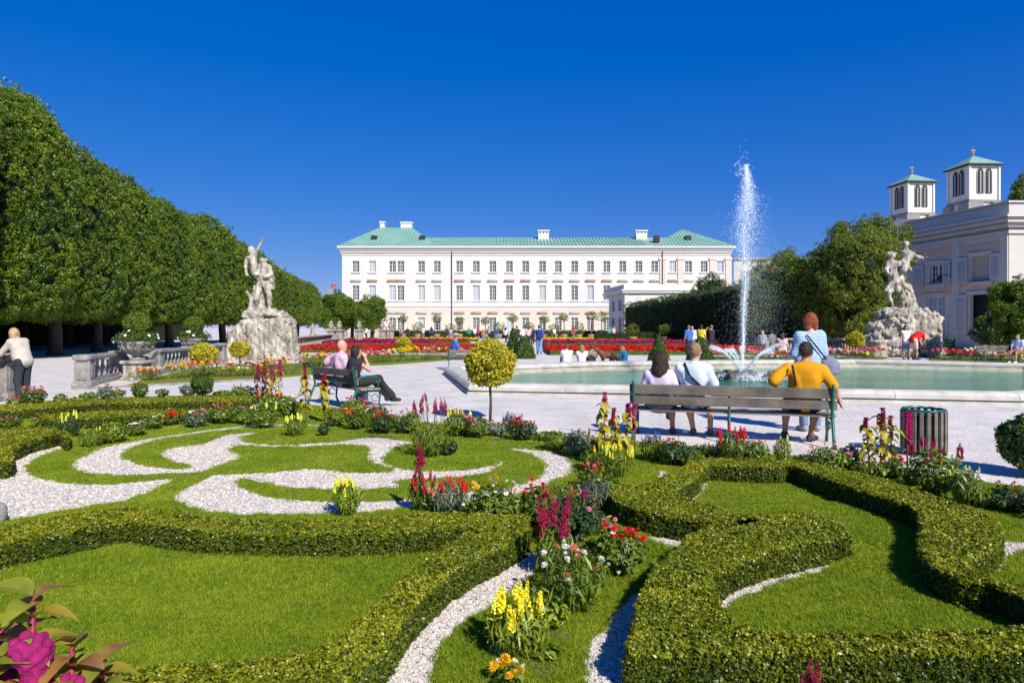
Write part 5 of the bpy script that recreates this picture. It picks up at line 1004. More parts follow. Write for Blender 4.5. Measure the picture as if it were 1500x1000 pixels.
def human(label, loc, rz, pose, top='tee', topm=None, leg='trousers', legm=None, hair='short', hairc='brown', skin=None, H=1.72, vox=.03, fat=1.0, shoes=(.05, .05, .05), hyaw=0., bare_feet=False, group=None, fingers=True, extra=None, head_r=1.0, name='person'):
    skin = skin or SKIN; J = {k: np.array(v, float) for k, v in dict(STAND, **pose).items()}; t = thing(name, label, 'person', loc, rz, group)
    sc = H/1.72; u_ = J['shr']-J['shl']; u_ = u_/np.linalg.norm(u_); hu = J['hpr']-J['hpl']; hu = hu/np.linalg.norm(hu)
    up = J['neck']-J['pel']; up = up/np.linalg.norm(up); fw = np.cross(up, u_); hd = J['head']; hf = rotz(fw*np.array([1, 1, .3]), hyaw); hf = hf/np.linalg.norm(hf); hs_ = np.cross(hf, np.array([0, 0, 1.])); hs_ /= np.linalg.norm(hs_); hup = np.cross(hs_, hf)
    HM = np.stack([hs_, hf, hup], 1); q_ = head_r
    def hp_(x, y, z): return hd+hs_*x*q_+hf*y*q_+hup*z*q_
    def torso(g=0., f=1.0):
        return [('c', J['pel']-hu*.065, J['pel']+hu*.065, .105*fat+g, .105*fat+g, .06), ('c', J['pel'], (J['pel']+J['che'])/2, .11*fat+g, .108*fat+g, .07), ('c', (J['pel']+J['che'])/2-u_*.05*fat, (J['pel']+J['che'])/2+u_*.05*fat, .092*fat+g, .092*fat+g, .07), ('c', J['che']-u_*.075, J['che']+u_*.075, .098*fat+g, .098*fat+g, .07),
                ('c', J['che']+up*.09-u_*.09, J['che']+up*.09+u_*.09, .082*fat+g, .082*fat+g, .06), ('c', J['shl']*.97+J['shr']*.03, J['shr']*.97+J['shl']*.03, .062+g, .062+g, .05), ('c', J['neck']-up*.05, J['neck'], .07+g*.6, .056+g*.3, .04)]
    B_ = torso(0) + [('c', J['neck']-up*.04, hd-hup*.06, .056, .052, .03)]
    B_ += [('e', hd+hup*.02-hf*.012, (.076*q_, .096*q_, .108*q_), HM, .02), ('e', hp_(0, .028, -.055), (.058*q_, .064*q_, .066*q_), HM, .03), ('e', hp_(0, .098, -.012), (.014, .022, .022), HM, .012), ('c', hp_(0, .088, .02), hp_(0, .104, -.018), .008, .012, .012), ('e', hp_(-.078, 0, -.005), (.012, .022, .032), HM, .008), ('e', hp_(.078, 0, -.005), (.012, .022, .032), HM, .008),
           ('e', hp_(0, .086, -.052), (.026, .012, .009), HM, .008), ('e', hp_(0, .083, -.092), (.022, .018, .018), HM, .015), ('c', hp_(-.045, .078, .03), hp_(.045, .078, .03), .012, .012, .02)]
    for s in 'lr':
        sh, el, wr, hp1, kn, an = (J[k+s] for k in ('sh', 'el', 'wr', 'hp', 'kn', 'an')); fd = wr-el; fd = fd/np.linalg.norm(fd)
        B_ += [('c', sh, el, .050*fat**.5, .040, .03), ('c', el, el+(wr-el)*.35, .041, .040, .02), ('c', el+(wr-el)*.35, wr, .040, .027, .02)]
        sd = 1 if s == 'r' else -1; hx = J.get('hand'+s); fd = (hx/np.linalg.norm(hx)) if hx is not None else fd+np.array([0, 0, -.25]); fd = fd/np.linalg.norm(fd); side = np.cross(fd, np.array([0, 0, 1.])); side = side/(np.linalg.norm(side)+1e-6) if np.linalg.norm(side) > .2 else np.array([0, 1., 0]); nrm = np.cross(side, fd)
        pm = wr+fd*.055; B_ += [('c', wr+fd*.01, wr+fd*.04, .026, .03, .015), ('c', pm-side*.020, pm+side*.020, .020, .020, .015)]
        if fingers:
            for i, (o, l) in enumerate(((-.030, .060), (-.010, .072), (.010, .068), (.029, .052))):
                b0 = pm+fd*.018+side*o; b1 = b0+fd*l*.55-nrm*l*.15; b2 = b1+fd*l*.35-nrm*l*.35; B_ += [('c', b0, b1, .0105, .0095, .004), ('c', b1, b2, .0095, .0078, .004)]
            th = wr+fd*.025-side*.022*sd; B_ += [('c', th, th+fd*.035-side*.028*sd, .013, .011, .006), ('c', th+fd*.035-side*.028*sd, th+fd*.062-side*.030*sd-nrm*.01, .011, .009, .004)]
        B_ += [('c', hp1, kn, .083*fat**.4, .055, .04), ('c', kn, an, .055, .036, .03), ('c', kn*.72+an*.28+np.array([0, -.012, 0]), kn*.5+an*.5, .056, .048, .03)]
        td = J.get('toe'+s); td = np.array([0, 1., 0]) if td is None else td/np.linalg.norm(td); J['td'+s] = td; B_ += [('c', an-td*.02+np.array([0, 0, -.035]), an+td*.14+np.array([0, 0, -.05]), .036, .026, .02)]
    if vox > .02: B_ = [p if p[0] != 'c' or p[3] > .012 else ('c', p[1], p[2], p[3]*1.2, p[4]*1.2, p[5]) for p in B_]
    sdf_obj('body', B_, skin, t, vox=vox, k=.02, scale=sc)
    wr_ = (lambda X, Y, Z: .009-.016*np.abs(wob(5.5, 1, 2)(X, Y, Z*.7+X*.8))+wob(13, .0022, 7)(X, Y, Z)) if vox < .02 else None; g = .018 if vox < .02 else .024
    if top:
        Tp = torso(g); sl_ = {'tee': .55, 'long': 1.0, 'vest': .0, 'polo': .7}[top]
        for s in 'lr':
            sh, el, wr = J['sh'+s], J['el'+s], J['wr'+s]
            if sl_ >= 1: Tp += [('c', sh, el, .066*fat**.5, .056, .04), ('c', el, el+(wr-el)*.8, .056, .042, .03)]
            elif sl_ > 0: e_ = sh+(el-sh)*min(1, sl_*1.5); Tp += [('c', sh, e_, .068*fat**.5, .066*fat**.4, .04)]
        # cut at the neckline
        if fat > 1.05: Tp.append(('e', (J['pel']+J['che'])/2+fw*.04, (.16*fat, .15*fat, .2), None, .06))
        nk = J['neck']+up*.015
        def cut(D, X, Y, Z): return np.maximum(D, (X-nk[0])*up[0]+(Y-nk[1])*up[1]+(Z-nk[2])*up[2])
        sdf_obj('shirt', Tp, topm, t, vox=vox, k=.03, cut=cut, disp=wr_, scale=sc)
    if leg:
        Lg = [('c', J['pel']-hu*.07, J['pel']+hu*.07, .112*fat+g*.6, .112*fat+g*.6, .05)]
        if leg == 'skirt':
            for s in 'lr': Lg.append(('c', J['hp'+s], J['kn'+s]*.9+J['hp'+s]*.1, .13, .11, .1))
            Lg.append(('c', J['pel'], (J['knl']+J['knr'])/2, .13, .14, .1))
        else:
            for s in 'lr':
                hp1, kn, an = J['hp'+s], J['kn'+s], J['an'+s]
                if leg == 'shorts': Lg.append(('c', hp1, hp1+(kn-hp1)*.85, .100*fat**.4, .085, .04))
                else: Lg += [('c', hp1, kn, .102*fat**.4, .082, .04), ('c', kn, kn+(an-kn)*.92, .080, .066, .03)]
        sdf_obj('skirt' if leg == 'skirt' else leg, Lg, legm, t, vox=vox, k=.03, disp=wr_, scale=sc)
    if not bare_feet:
        sm = cloth('shoe_%d' % int(shoes[0]*1000), shoes)
        for s in 'lr': an = J['an'+s]; td = J['td'+s]; sdf_obj('shoe', [('c', an-td*.03+np.array([0, 0, -.03]), an+td*.06+np.array([0, 0, -.03]), .048, .046, .02), ('c', an+td*.06+np.array([0, 0, -.038]), an+td*.16+np.array([0, 0, -.048]), .042, .034, .02)], sm, t, vox=min(vox, .02), k=.02, scale=sc)
    if hair:
        Hp = [('e', hd+hup*.032*q_-hf*.022*q_, (.089*q_, .106*q_, .112*q_), HM, .02)]
        if hair == 'long': Hp += [('c', hp_(-.04, -.06, .02), hp_(-.06, -.09, -.17), .075, .06, .04), ('c', hp_(.04, -.06, .02), hp_(.06, -.09, -.17), .075, .06, .04), ('c', hp_(0, -.08, 0), hp_(0, -.11, -.2), .08, .06, .04), ('c', hp_(-.075, .0, .02), hp_(-.10, -.02, -.14), .035, .04, .03), ('c', hp_(.075, .0, .02), hp_(.10, -.02, -.14), .035, .04, .03)]
        if hair == 'bob': Hp += [('c', hp_(-.05, -.04, 0), hp_(-.055, -.05, -.08), .06, .05, .04), ('c', hp_(.05, -.04, 0), hp_(.055, -.05, -.08), .06, .05, .04)]
        if hair == 'tail': Hp += [('c', hp_(0, -.1, .04), hp_(0, -.15, -.12), .035, .02, .02)]
        if hair == 'hat': Hp = [('e', hp_(0, -.005, .07), (.095, .108, .07), HM, .01), ('e', hp_(0, .0, .055), (.15, .16, .014), HM, .01)]
        def cutf(D, X, Y, Z):
            if hair == 'hat': return D
            a = (X-hd[0])*hf[0]+(Y-hd[1])*hf[1]+(Z-hd[2])*hf[2]; z_ = (X-hd[0])*hup[0]+(Y-hd[1])*hup[1]+(Z-hd[2])*hup[2]; x_ = np.abs((X-hd[0])*hs_[0]+(Y-hd[1])*hs_[1]+(Z-hd[2])*hs_[2])
            face = np.maximum(np.maximum(.035*q_-a, z_-.062*q_), x_-.09); D = np.maximum(D, -face)
            if hair == 'short': D = np.maximum(D, -(z_+.052*q_+.0*a)); D = np.maximum(D, -np.maximum(.0-a, z_-.0))
            return D
        sdf_obj('hat' if hair == 'hat' else 'hair', Hp, HAIR[hairc] if isinstance(hairc, str) else hairc, t, vox=vox*.8, k=.02, cut=cutf, disp=(lambda X, Y, Z: .006-.010*np.abs(np.sin(X*70+3*np.sin(Z*19)+2*np.sin(Y*31)))*np.abs(np.sin(Y*60+X*25+2*np.sin(Z*23)))) if vox < .02 else None, scale=sc)
    if extra:
        for nm, prims, m_ in extra: sdf_obj(nm, prims, m_, t, vox=min(vox, .02), k=.012, scale=sc)
    return t
def BP(x, y, z): v = BR(x, y, z); return v
V3 = lambda *a: np.array(a, float)
PX_ = lambda px: (px-923)/303*BL     # seat position along the long bench for a pixel column
# -- the three on the long bench (they face +y of the bench)
VX = .0125
human('woman with long dark hair in a pale lilac top sitting left on the long bench', BP(PX_(968), .10, -.0), BA, dict(SIT, pel=(0, .10, .52), che=(.0, .06, .80), head=(.01, .07, 1.15), neck=(0, .05, 1.0), shl=(-.17, .05, .94), shr=(.17, .05, .94), knl=(-.04, .52, .50), knr=(.14, .50, .50), anl=(.10, .60, .28), anr=(.16, .52, .08), wrl=(-.1, .36, .60), wrr=(.12, .36, .58)),
      'tee', cloth('lilac', (.62, .52, .66), (.72, .62, .74)), 'skirt', cloth('grey_print', (.10, .10, .14), (.22, .21, .26), 40), 'long', 'dark', SKIN2, 1.68, VX, shoes=(.12, .08, .12))
strap = lambda a, b, c_, r=.012: ('strap', [('c', a, b, r, r, .004), ('c', b, c_, r, r, .004)], cloth('strap_black', (.02, .02, .025)))
human('man with short sandy hair and pale blue t-shirt on the long bench, dark shoulder strap', BP(PX_(1021), .10, 0), BA, dict(SIT, pel=(0, .08, .54), che=(0, .06, .84), neck=(.0, .06, 1.06), head=(.02, .08, 1.22), shl=(-.19, .04, .99), shr=(.19, .04, .99), ell=(-.25, .16, .76), elr=(.27, .14, .74), knl=(-.10, .50, .50), knr=(.22, .50, .50), anl=(-.02, .46, .08), anr=(.22, .50, .08)),
      'tee', cloth('pale_blue', (.55, .66, .80), (.66, .75, .86)), 'shorts', cloth('grey_short', (.30, .30, .36)), 'short', 'sand', SKIN, 1.76, VX, hyaw=-.25, shoes=(.2, .14, .1), extra=[strap(V3(-.12, -.02, 1.07), V3(-.05, -.09, .9), V3(.14, -.08, .72), .016)])
human('heavyset man in a mustard yellow shirt with both arms along the long bench', BP(PX_(1184), .10, 0), BA, dict(SIT, pel=(0, .08, .55), che=(0, .03, .85), neck=(.0, .04, 1.06), head=(.02, .07, 1.21), shl=(-.205, .0, 1.00), shr=(.205, .0, .98), ell=(-.40, -.08, .83), wrl=(-.34, .16, .72), elr=(.33, .0, .78), wrr=(.40, -.05, .62), handr=V3(.10, -.05, -1), handl=V3(.3, 1, -.5), knl=(-.18, .50, .50), knr=(.20, .46, .50), anl=(-.2, .55, .08), anr=(.10, .30, .08), toer=(.5, .8, 0)),
      'polo', cloth('mustard', (.60, .26, .008), (.68, .31, .012)), 'shorts', cloth('navy', (.015, .025, .07)), 'short', 'dark', SKIN2, 1.80, VX, fat=1.15, hyaw=-.35, shoes=(.07, .065, .07), extra=[('strap', [('c', V3(-.17, -.14, 1.04), V3(-.13, -.185, .80), .016, .016, .004)], cloth('strap_black', (.02, .02, .025)))])
pl = plaid()
t = human('red-haired woman in a blue checked blouse standing before the fountain with a grey shoulder bag', Vector((G(1186, 631).x, G(1186, 631).y, 0)), R(8), dict(STAND, head=(.015, .03, 1.60), shl=(-.155, 0, 1.385), shr=(.155, 0, 1.385), ell=(-.22, .05, 1.13), wrl=(-.18, .25, 1.1), elr=(.22, -.0, 1.13), wrr=(.21, .18, 1.04)),
      'polo', pl, 'trousers', cloth('steel_blue', (.14, .2, .32)), 'bob', 'red', SKIN, 1.82, VX, fat=1.02, shoes=(.3, .3, .3),
      extra=[('bag', [('e', (.22, -.12, .98), (.15, .09, .12)), ('b', (.23, -.13, .93), (.14, .07, .10), None, .04)], cloth('slate', (.13, .15, .20), (.2, .22, .28))), ('bag_strap', [('c', V3(-.12, -.12, 1.41), V3(0, -.16, 1.25), .013, .013, .004), ('c', V3(0, -.16, 1.25), V3(.16, -.17, 1.05), .013, .013, .004)], cloth('strap_black', (.02, .02, .025))), ('blouse_hem', [('c', (-.08, 0, .98), (-.09, 0, .80), .15, .17, .08), ('c', (.08, 0, .98), (.09, 0, .80), .15, .17, .08)], pl)])
# -- the couple on the left bench
LB = Matrix.Translation(lbo) @ Matrix.Rotation(la, 4, 'Z')
human('bald man in a pink shirt seated on the left bench, arm stretched along its back', LB @ Vector((.95, .10, 0)), la, dict(SIT, pel=(0, .08, .53), che=(0, .02, .82), neck=(0, .03, 1.04), head=(.01, .05, 1.20), shl=(-.21, -.01, .98), shr=(.21, -.01, .98), ell=(-.42, -.1, .84), wrl=(-.6, -.08, .78), handl=V3(-1, 0, -.2), knr=(.10, .52, .52)),
      'tee', cloth('pink', (.70, .42, .58), (.80, .52, .66)), 'trousers', cloth('jeans', (.14, .26, .45), (.2, .34, .55)), None, 'grey', mat('skin_ruddy', (.60, .30, .22), .5, (.66, .36, .27), 8), 1.76, .018, fat=1.25, hyaw=.1)
human('dark-haired woman in black on the left bench, hands raised to her face, ankles crossed', LB @ Vector((1.45, .12, 0)), la, dict(SIT, che=(0, .04, .80), neck=(0, .05, 1.0), head=(.0, .10, 1.14), shl=(-.16, .06, .94), shr=(.16, .06, .94), ell=(-.18, .28, .78), elr=(.17, .30, .78), wrl=(-.04, .27, 1.02), wrr=(.05, .27, 1.02), handl=V3(.1, -.1, 1), handr=V3(-.1, -.1, 1), knl=(-.05, .56, .55), knr=(.09, .56, .58), anl=(.0, .82, .18), anr=(.02, .94, .16)),
      'vest', cloth('black_top', (.03, .03, .035)), 'trousers', cloth('charcoal', (.03, .03, .035)), 'bob', 'dark', SKIN, 1.68, .018, shoes=(.04, .03, .03))
# -- the one leaning at the left edge
human('grey-haired person in a loose beige top leaning over the balustrade at the left edge', Vector((G(30, 588).x, G(30, 588).y, 0)), R(80), dict(STAND, pel=(0, -.08, .90), che=(0, .02, 1.20), neck=(.0, .09, 1.38), head=(.0, .19, 1.50), shl=(-.17, .07, 1.33), shr=(.17, .07, 1.33), ell=(-.2, .30, 1.06), elr=(.2, .30, 1.06), wrl=(-.1, .5, 1.03), wrr=(.1, .5, 1.03), hpl=(-.09, -.08, .88), hpr=(.09, -.08, .88), knl=(-.12, -.05, .48), knr=(.12, -.02, .48), anl=(-.14, -.12, .08), anr=(.16, -.02, .08)),
      'polo', cloth('beige', (.50, .44, .38), (.6, .53, .46)), 'trousers', cloth('dark_slack', (.035, .04, .05)), 'bob', mat('hair_greyblond', (.42, .26, .13), .5, (.5, .34, .2), 40), SKIN, 1.68, .02, fat=1.1, shoes=(.05, .05, .05))
q = MB(); sheetp = thing('open_map', 'pale open booklet held by the person leaning at the left edge', 'booklet', (G(10, 588).x-.02, G(10, 588).y+.0, 1.03))
q.add([(-.26, -.1, 0), (0, -.1, -.02), (0, .12, -.02), (-.26, .12, .0), (.26, -.1, .02), (.26, .12, .02)], [(0, 1, 2, 3), (1, 4, 5, 2)]); q.box(-.26, .0, -.1, .12, -.035, -.023); q.build('pages', mat('paper', (.75, .75, .73), .8), sheetp)
# -- round the far side of the basin
blk = cloth('blackish', (.03, .03, .04)); wht = cloth('white', (.75, .74, .72)); den = cloth('denim', (.12, .2, .36))
def at(px, Yd, z=0): return Vector((pxX(px, Yd), Yd, z))
human('person in a white shirt sitting with back turned beyond the basin, leftmost of that row', at(830, 28.2, .0), R(5), GSIT, 'tee', wht, 'trousers', den, 'short', 'brown', None, 1.7, .03, 1.1)
human('long-haired girl in a white top sitting beyond the basin beside a brown jacket', at(852.5, 28.2), R(-5), GSIT, 'tee', wht, 'trousers', den, 'long', 'sand', None, 1.62, .03)
human('person in a taupe jacket sitting beyond the basin, next to the girl in white', at(867, 28.4), R(0), GSIT, 'long', cloth('taupe', (.26, .19, .15)), 'trousers', blk, 'short', 'brown', None, 1.64, .03)
human('person in a blue jacket crouching beyond the basin, rightmost of the sitting row', at(914, 28.6), R(70), dict(GSIT, head=(0, .12, .78), neck=(0, .07, .66)), 'long', cloth('teal_blue', (.01, .13, .28), (.02, .18, .36)), 'trousers', blk, 'long', 'sand', None, 1.6, .03)
# dog
def dog(label, loc, rz):
    t = thing('dog', label, 'dog', loc, rz); m_ = mat('dog_fur', (.20, .11, .05), .9, (.10, .05, .03), 12, .6, 60)
    pr = [('c', (-.25, 0, .45), (.18, 0, .50), .13, .15, .06), ('c', (.22, 0, .52), (.42, 0, .68), .10, .08, .05), ('e', (.47, 0, .73), (.10, .075, .08), None, .03), ('c', (.5, 0, .71), (.62, 0, .67), .05, .035, .03), ('c', (.43, .06, .77), (.40, .09, .68), .03, .02, .02), ('c', (.43, -.06, .77), (.40, -.09, .68), .03, .02, .02)]
    for s in (-1, 1):
        pr += [('c', (.18, s*.08, .42), (.17, s*.085, .22), .055, .032, .03), ('c', (.17, s*.085, .22), (.19, s*.085, .03), .03, .03, .02), ('c', (.20, s*.085, .03), (.25, s*.085, .025), .03, .025, .02),
               ('c', (-.27, s*.08, .42), (-.20, s*.09, .26), .085, .045, .03), ('c', (-.20, s*.09, .26), (-.34, s*.09, .16), .04, .028, .02), ('c', (-.34, s*.09, .16), (-.30, s*.09, .03), .027, .027, .02), ('c', (-.30, s*.09, .03), (-.24, s*.09, .025), .03, .025, .02)]
    pr += [('c', (-.36, 0, .48), (-.50, 0, .34), .035, .025, .03), ('c', (-.50, 0, .34), (-.58, 0, .36), .025, .015, .02)]
    sdf_obj('body', pr, m_, t, vox=.02, k=.03)
dog('brown shaggy dog standing beyond the basin, between the sitting people', at(889, 28.0), R(200))
human('man with a navy backpack in jeans walking towards the palace beyond the basin', at(790, 40.5), R(0), WALK, 'tee', cloth('blue', (.05, .12, .35)), 'trousers', cloth('jeans_light', (.16, .30, .52)), 'short', 'brown', None, 1.76, .03, extra=[('backpack', [('b', (0, -.19, 1.2), (.17, .09, .24), None, .07)], cloth('navy_bag', (.02, .04, .14)))])
human('man in a blue shirt and pale shorts resting on the bench left of the basin', at(668, 26.0, .02), R(-75), dict(SIT, wrl=(-.05, .3, .72), wrr=(.05, .32, .72)), 'tee', cloth('royal', (.05, .14, .42)), 'shorts', cloth('ice', (.5, .6, .72)), 'hat', cloth('hat_tan', (.45, .33, .2)), SKIN2, 1.76, .025, 1.15)
# palace-side strollers
people = [(597, 95, 'dark-topped stroller, third from the left of the far group by the flower carpets', blk, blk, 'short'), (655, 98, 'man in black with a pale companion beyond the red flower carpet', cloth('dk', (.05, .05, .08)), blk, 'short'), (660.5, 98, 'person in grey beside the man in black beyond the red flower carpet', cloth('grey', (.35, .35, .38)), den, 'long'),
          (687, 88, 'person in a green shirt strolling on the path before the palace', cloth('green', (.03, .25, .12)), blk, 'short'), (695.5, 88, 'person in white beside the green shirt on the palace path', wht, blk, 'short'), (700.5, 90, 'person in a red top behind the one in white on the palace path', cloth('red', (.5, .03, .03)), blk, 'long'),
          (727, 80, 'man in a navy shirt walking alone left of the golden tree top', cloth('navy2', (.03, .06, .2)), den, 'short'), (741, 72, 'person in white with dark trousers near the clipped cone bush', wht, blk, 'long'), (757, 62, 'person with a black backpack among the group behind the cone bush', blk, blk, 'short'),
          (766, 63, 'person in a white shirt in the middle of the group behind the cone bush', wht, den, 'short'), (774, 61, 'person in pale pink at the right of the group behind the cone bush', cloth('palepink', (.6, .42, .42)), blk, 'long'), (536, 86, 'person in white on the far terrace, leftmost of the distant crowd', wht, blk, 'short'),
          (546, 87, 'person in black on the far terrace, second of the distant crowd', blk, blk, 'short'), (557, 85, 'person in an orange-brown top in the distant crowd at the terrace', cloth('rust', (.4, .14, .06)), blk, 'long'), (566, 86, 'person in brown in the distant crowd at the terrace', cloth('brownish', (.22, .13, .08)), blk, 'short'), (574, 85, 'person in turquoise, rightmost of the distant crowd at the terrace', cloth('turq', (.05, .35, .38)), den, 'long'),
          (620, 92, 'person in a pale top left of the black-clad pair beyond the carpets', wht, den, 'short'), (632, 94, 'person in a navy top alone beyond the yellow flower strip', cloth('navy2', (.03, .06, .2)), blk, 'long'), (708, 78, 'child in an orange top on the palace path', cloth('rust', (.4, .14, .06)), den, 'short'), (716, 84, 'person in grey walking towards the palace on the central path', cloth('grey', (.35, .35, .38)), blk, 'short'),
          (780, 66, 'tall person in black right of the pale pink top behind the cone bush', blk, blk, 'short'), (588, 90, 'person in tan beyond the left carpets near the first potted tree', cloth('taupe', (.26, .19, .15)), blk, 'short'), (812, 90, 'person in white before the palace right of the backpacker', wht, blk, 'short'), (840, 88, 'person in red far beyond the right scarlet bed', cloth('red', (.5, .03, .03)), den, 'long'), (893, 76, 'pair member in turquoise beside the orangery wing', cloth('turq', (.05, .35, .38)), blk, 'short'), (899, 77, 'pair member in pink beside the orangery wing', cloth('palepink', (.6, .42, .42)), den, 'long'),
          (1009, 40, 'man in a blue shirt standing by the red flower carpet left of the jet', cloth('royal', (.05, .14, .42)), blk, 'short'), (1014, 41, 'person in light blue close behind the man in blue left of the jet', cloth('pale_blue', (.55, .66, .80)), den, 'short'), (1027.5, 40, 'woman in a yellow shirt standing left of the water jet', cloth('yellow', (.75, .55, .05)), cloth('olive', (.12, .11, .06)), 'bob'),
          (1042, 40.5, 'person in a dark top photographing with raised arms left of the jet', blk, blk, 'short'), (1117, 36, 'blonde child in grey standing just right of the water jet', cloth('grey', (.35, .35, .38)), cloth('dkgrey', (.1, .1, .12)), 'bob'), (1131, 36, 'man in a grey shirt and dark jeans right of the jet beside a child', cloth('greyt', (.16, .16, .19)), cloth('dkjean', (.04, .06, .12)), 'short'), (1146, 35, 'seated woman in a pale pink dress right of the jet', cloth('palepink', (.6, .42, .42)), wht, 'long')]
for i, (px, yy, lab, tm, lm, hr) in enumerate(people):
    ps = WALK if i % 2 else STAND
    if 'raised' in lab: ps = dict(STAND, ell=(-.2, .2, 1.35), wrl=(-.08, .3, 1.55), elr=(.2, .2, 1.35), wrr=(.08, .3, 1.55))
    if 'seated' in lab: ps = SIT
    human(lab, at(px, yy), R(random.uniform(-60, 60)+(180 if i % 3 == 0 else 0)), ps, 'tee' if i % 3 else 'long', tm, 'skirt' if 'dress' in lab else ('shorts' if i % 4 == 1 else 'trousers'), lm, hr, 'blond' if 'blond' in lab else random.choice(['brown', 'dark', 'sand']), None, 1.45 if 'child' in lab else random.uniform(1.64, 1.82), .04, 1.05, fingers=False)
human('dark-haired woman in a white top standing in front of the right-hand statue', at(1327, 34.6), R(170), STAND, 'vest', wht, 'shorts', den, 'long', 'dark', SKIN2, 1.72, .03)
human('man in a red shirt and cream shorts bending forward at the right-hand statue', at(1341, 34.3), R(-80), dict(STAND, pel=(0, -.12, .95), che=(0, .12, 1.18), neck=(0, .30, 1.22), head=(0, .43, 1.16), shl=(-.18, .26, 1.22), shr=(.18, .26, 1.22), ell=(-.16, .33, .95), elr=(.16, .33, .95), wrl=(-.1, .42, .72), wrr=(.1, .42, .72), hpl=(-.09, -.1, .92), hpr=(.09, -.1, .92)), 'tee', cloth('bright_red', (.62, .02, .025)), 'shorts', cloth('cream', (.6, .52, .42)), 'short', 'grey', SKIN, 1.8, .026, 1.2)
human('woman in a blue and white top and sun visor sitting at the far right edge', at(1491, 31.0), R(120), dict(SIT, head=(0, .03, 1.2)), 'tee', cloth('sky', (.3, .45, .8), (.7, .75, .85)), 'shorts', cloth('red_brown', (.3, .1, .06)), 'short', 'sand', SKIN2, 1.68, .026, shoes=(.6, .6, .6))
st_ = thing('pushchair', 'dark folded pushchair in front of the bending man in red', 'pushchair', at(1352, 34.2)); q = MB(); q.tube([(-.3, 0, .1), (.0, 0, .55), (.3, 0, .95)], .02, 6); q.tube([(.35, 0, .1), (0, 0, .55), (-.25, 0, .75)], .02, 6); q.build('frame', M_DARK, st_); q = MB(); q.box(-.22, .2, -.16, .16, .35, .5, bev=.04); q.box(-.26, -.2, -.16, .16, .45, .85, bev=.02); q.build('seat', blk, st_)
for sx in (-.3, .36):
    for sy in (-.18, .18): q = MB(); q.tube([(sx+.10*math.cos(a_), sy, .11+.10*math.sin(a_)) for a_ in np.linspace(0, 6.283, 15)], .016, 5); q.build('wheel', M_DARK, st_)
# ================================================================== FLOWERS AND SHRUBS
PET = {k: mat('petal_'+k, v, .55, tuple(min(1, x*1.2+.01) for x in v), 30, island=.25, transl=.25, spec=.25) for k, v in dict(red=(.62, .015, .008), orange=(.70, .10, .01), crimson=(.30, .006, .05), magenta=(.42, .01, .14), pink=(.75, .22, .30), white=(.78, .76, .66), yellow=(.80, .68, .02), paleyellow=(.72, .76, .10), gold=(.75, .45, .01), lilac=(.22, .18, .50), salmon=(.72, .26, .16), rust=(.35, .10, .03)).items()}
LEAF = {k: leafmat('leaf_'+k, a, b, c, .42, .35, .25, 6, .2, .4) for k, (a, b, c) in dict(mid=((.09, .15, .015), (.15, .21, .02), None), dark=((.03, .07, .02), (.055, .10, .025), None), lime=((.14, .20, .015), (.22, .28, .02), None), grey=((.12, .16, .09), (.18, .22, .13), None), gold=((.26, .27, .012), (.42, .36, .02), (.42, .14, .03)), copper=((.28, .13, .04), (.40, .22, .05), (.20, .22, .03)), red=((.10, .035, .02), (.14, .06, .02), (.08, .12, .02))).items()}
BM = {}
def bloom(kind, col):
    if (kind, col) in BM: return BM[kind, col]
    q = MB(); m = [PET[col]]
    if kind == 'dahlia':
        for ring, (r, n, cup, z) in enumerate(((.036, 10, .15, 0), (.030, 9, .45, .004), (.022, 7, .9, .008), (.013, 5, 1.6, .011))): q.add(*petals((0, 0, z), (0.01, 0, 1), r, n, cup))
    elif kind == 'daisy':
        q.add(*petals((0, 0, 0), (.01, 0, 1), .024, 9, .1)); q.m = 1; q.add(*petals((0, 0, .004), (.01, 0, 1), .009, 5, .3)); m.append(PET['gold'])
    elif kind == 'spike':
        for i in range(26): z = i*.0062+random.gauss(0, .002); a = i*2.4+random.gauss(0, .3); r = .019*(1-(i/30)**2)+.003; q.add(*petals((math.cos(a)*r*.5, math.sin(a)*r*.5, z), (math.cos(a), math.sin(a), .35), r*1.05, 3, .5))
    elif kind == 'plume':
        for i in range(150):
            s = i/150; z = s*.22; a = i*2.4; r = .021*(1-s)**.7+.001; q.add(*petals((math.cos(a)*r+random.gauss(0, .003), math.sin(a)*r+random.gauss(0, .003), z+random.gauss(0, .004)), (math.cos(a)+random.gauss(0, .4), math.sin(a)+random.gauss(0, .4), random.uniform(-.2, .9)), random.uniform(.007, .015)*(1.15-s), 3, .6))
    elif kind == 'tassel':
        for i in range(190):
            s = i/190; x = .05*math.sin(min(1, s*2.2)*1.57); z = .03*math.sin(min(1, s*2.5)*3.14)-max(0, s-.22)*.42; a = i*2.4; r = .024+.009*math.sin(s*36); q.add(*petals((x+math.cos(a)*r, math.sin(a)*r, z), (math.cos(a), math.sin(a), -.2), .017, 3, .5))
    me = bpy.data.meshes.new('flower_'+kind); me.from_pydata(q.v, [], q.f)
    for x in m: me.materials.append(x)
    if len(m) > 1: me.polygons.foreach_set('material_index', q.mi)
    BM[kind, col] = me; return me
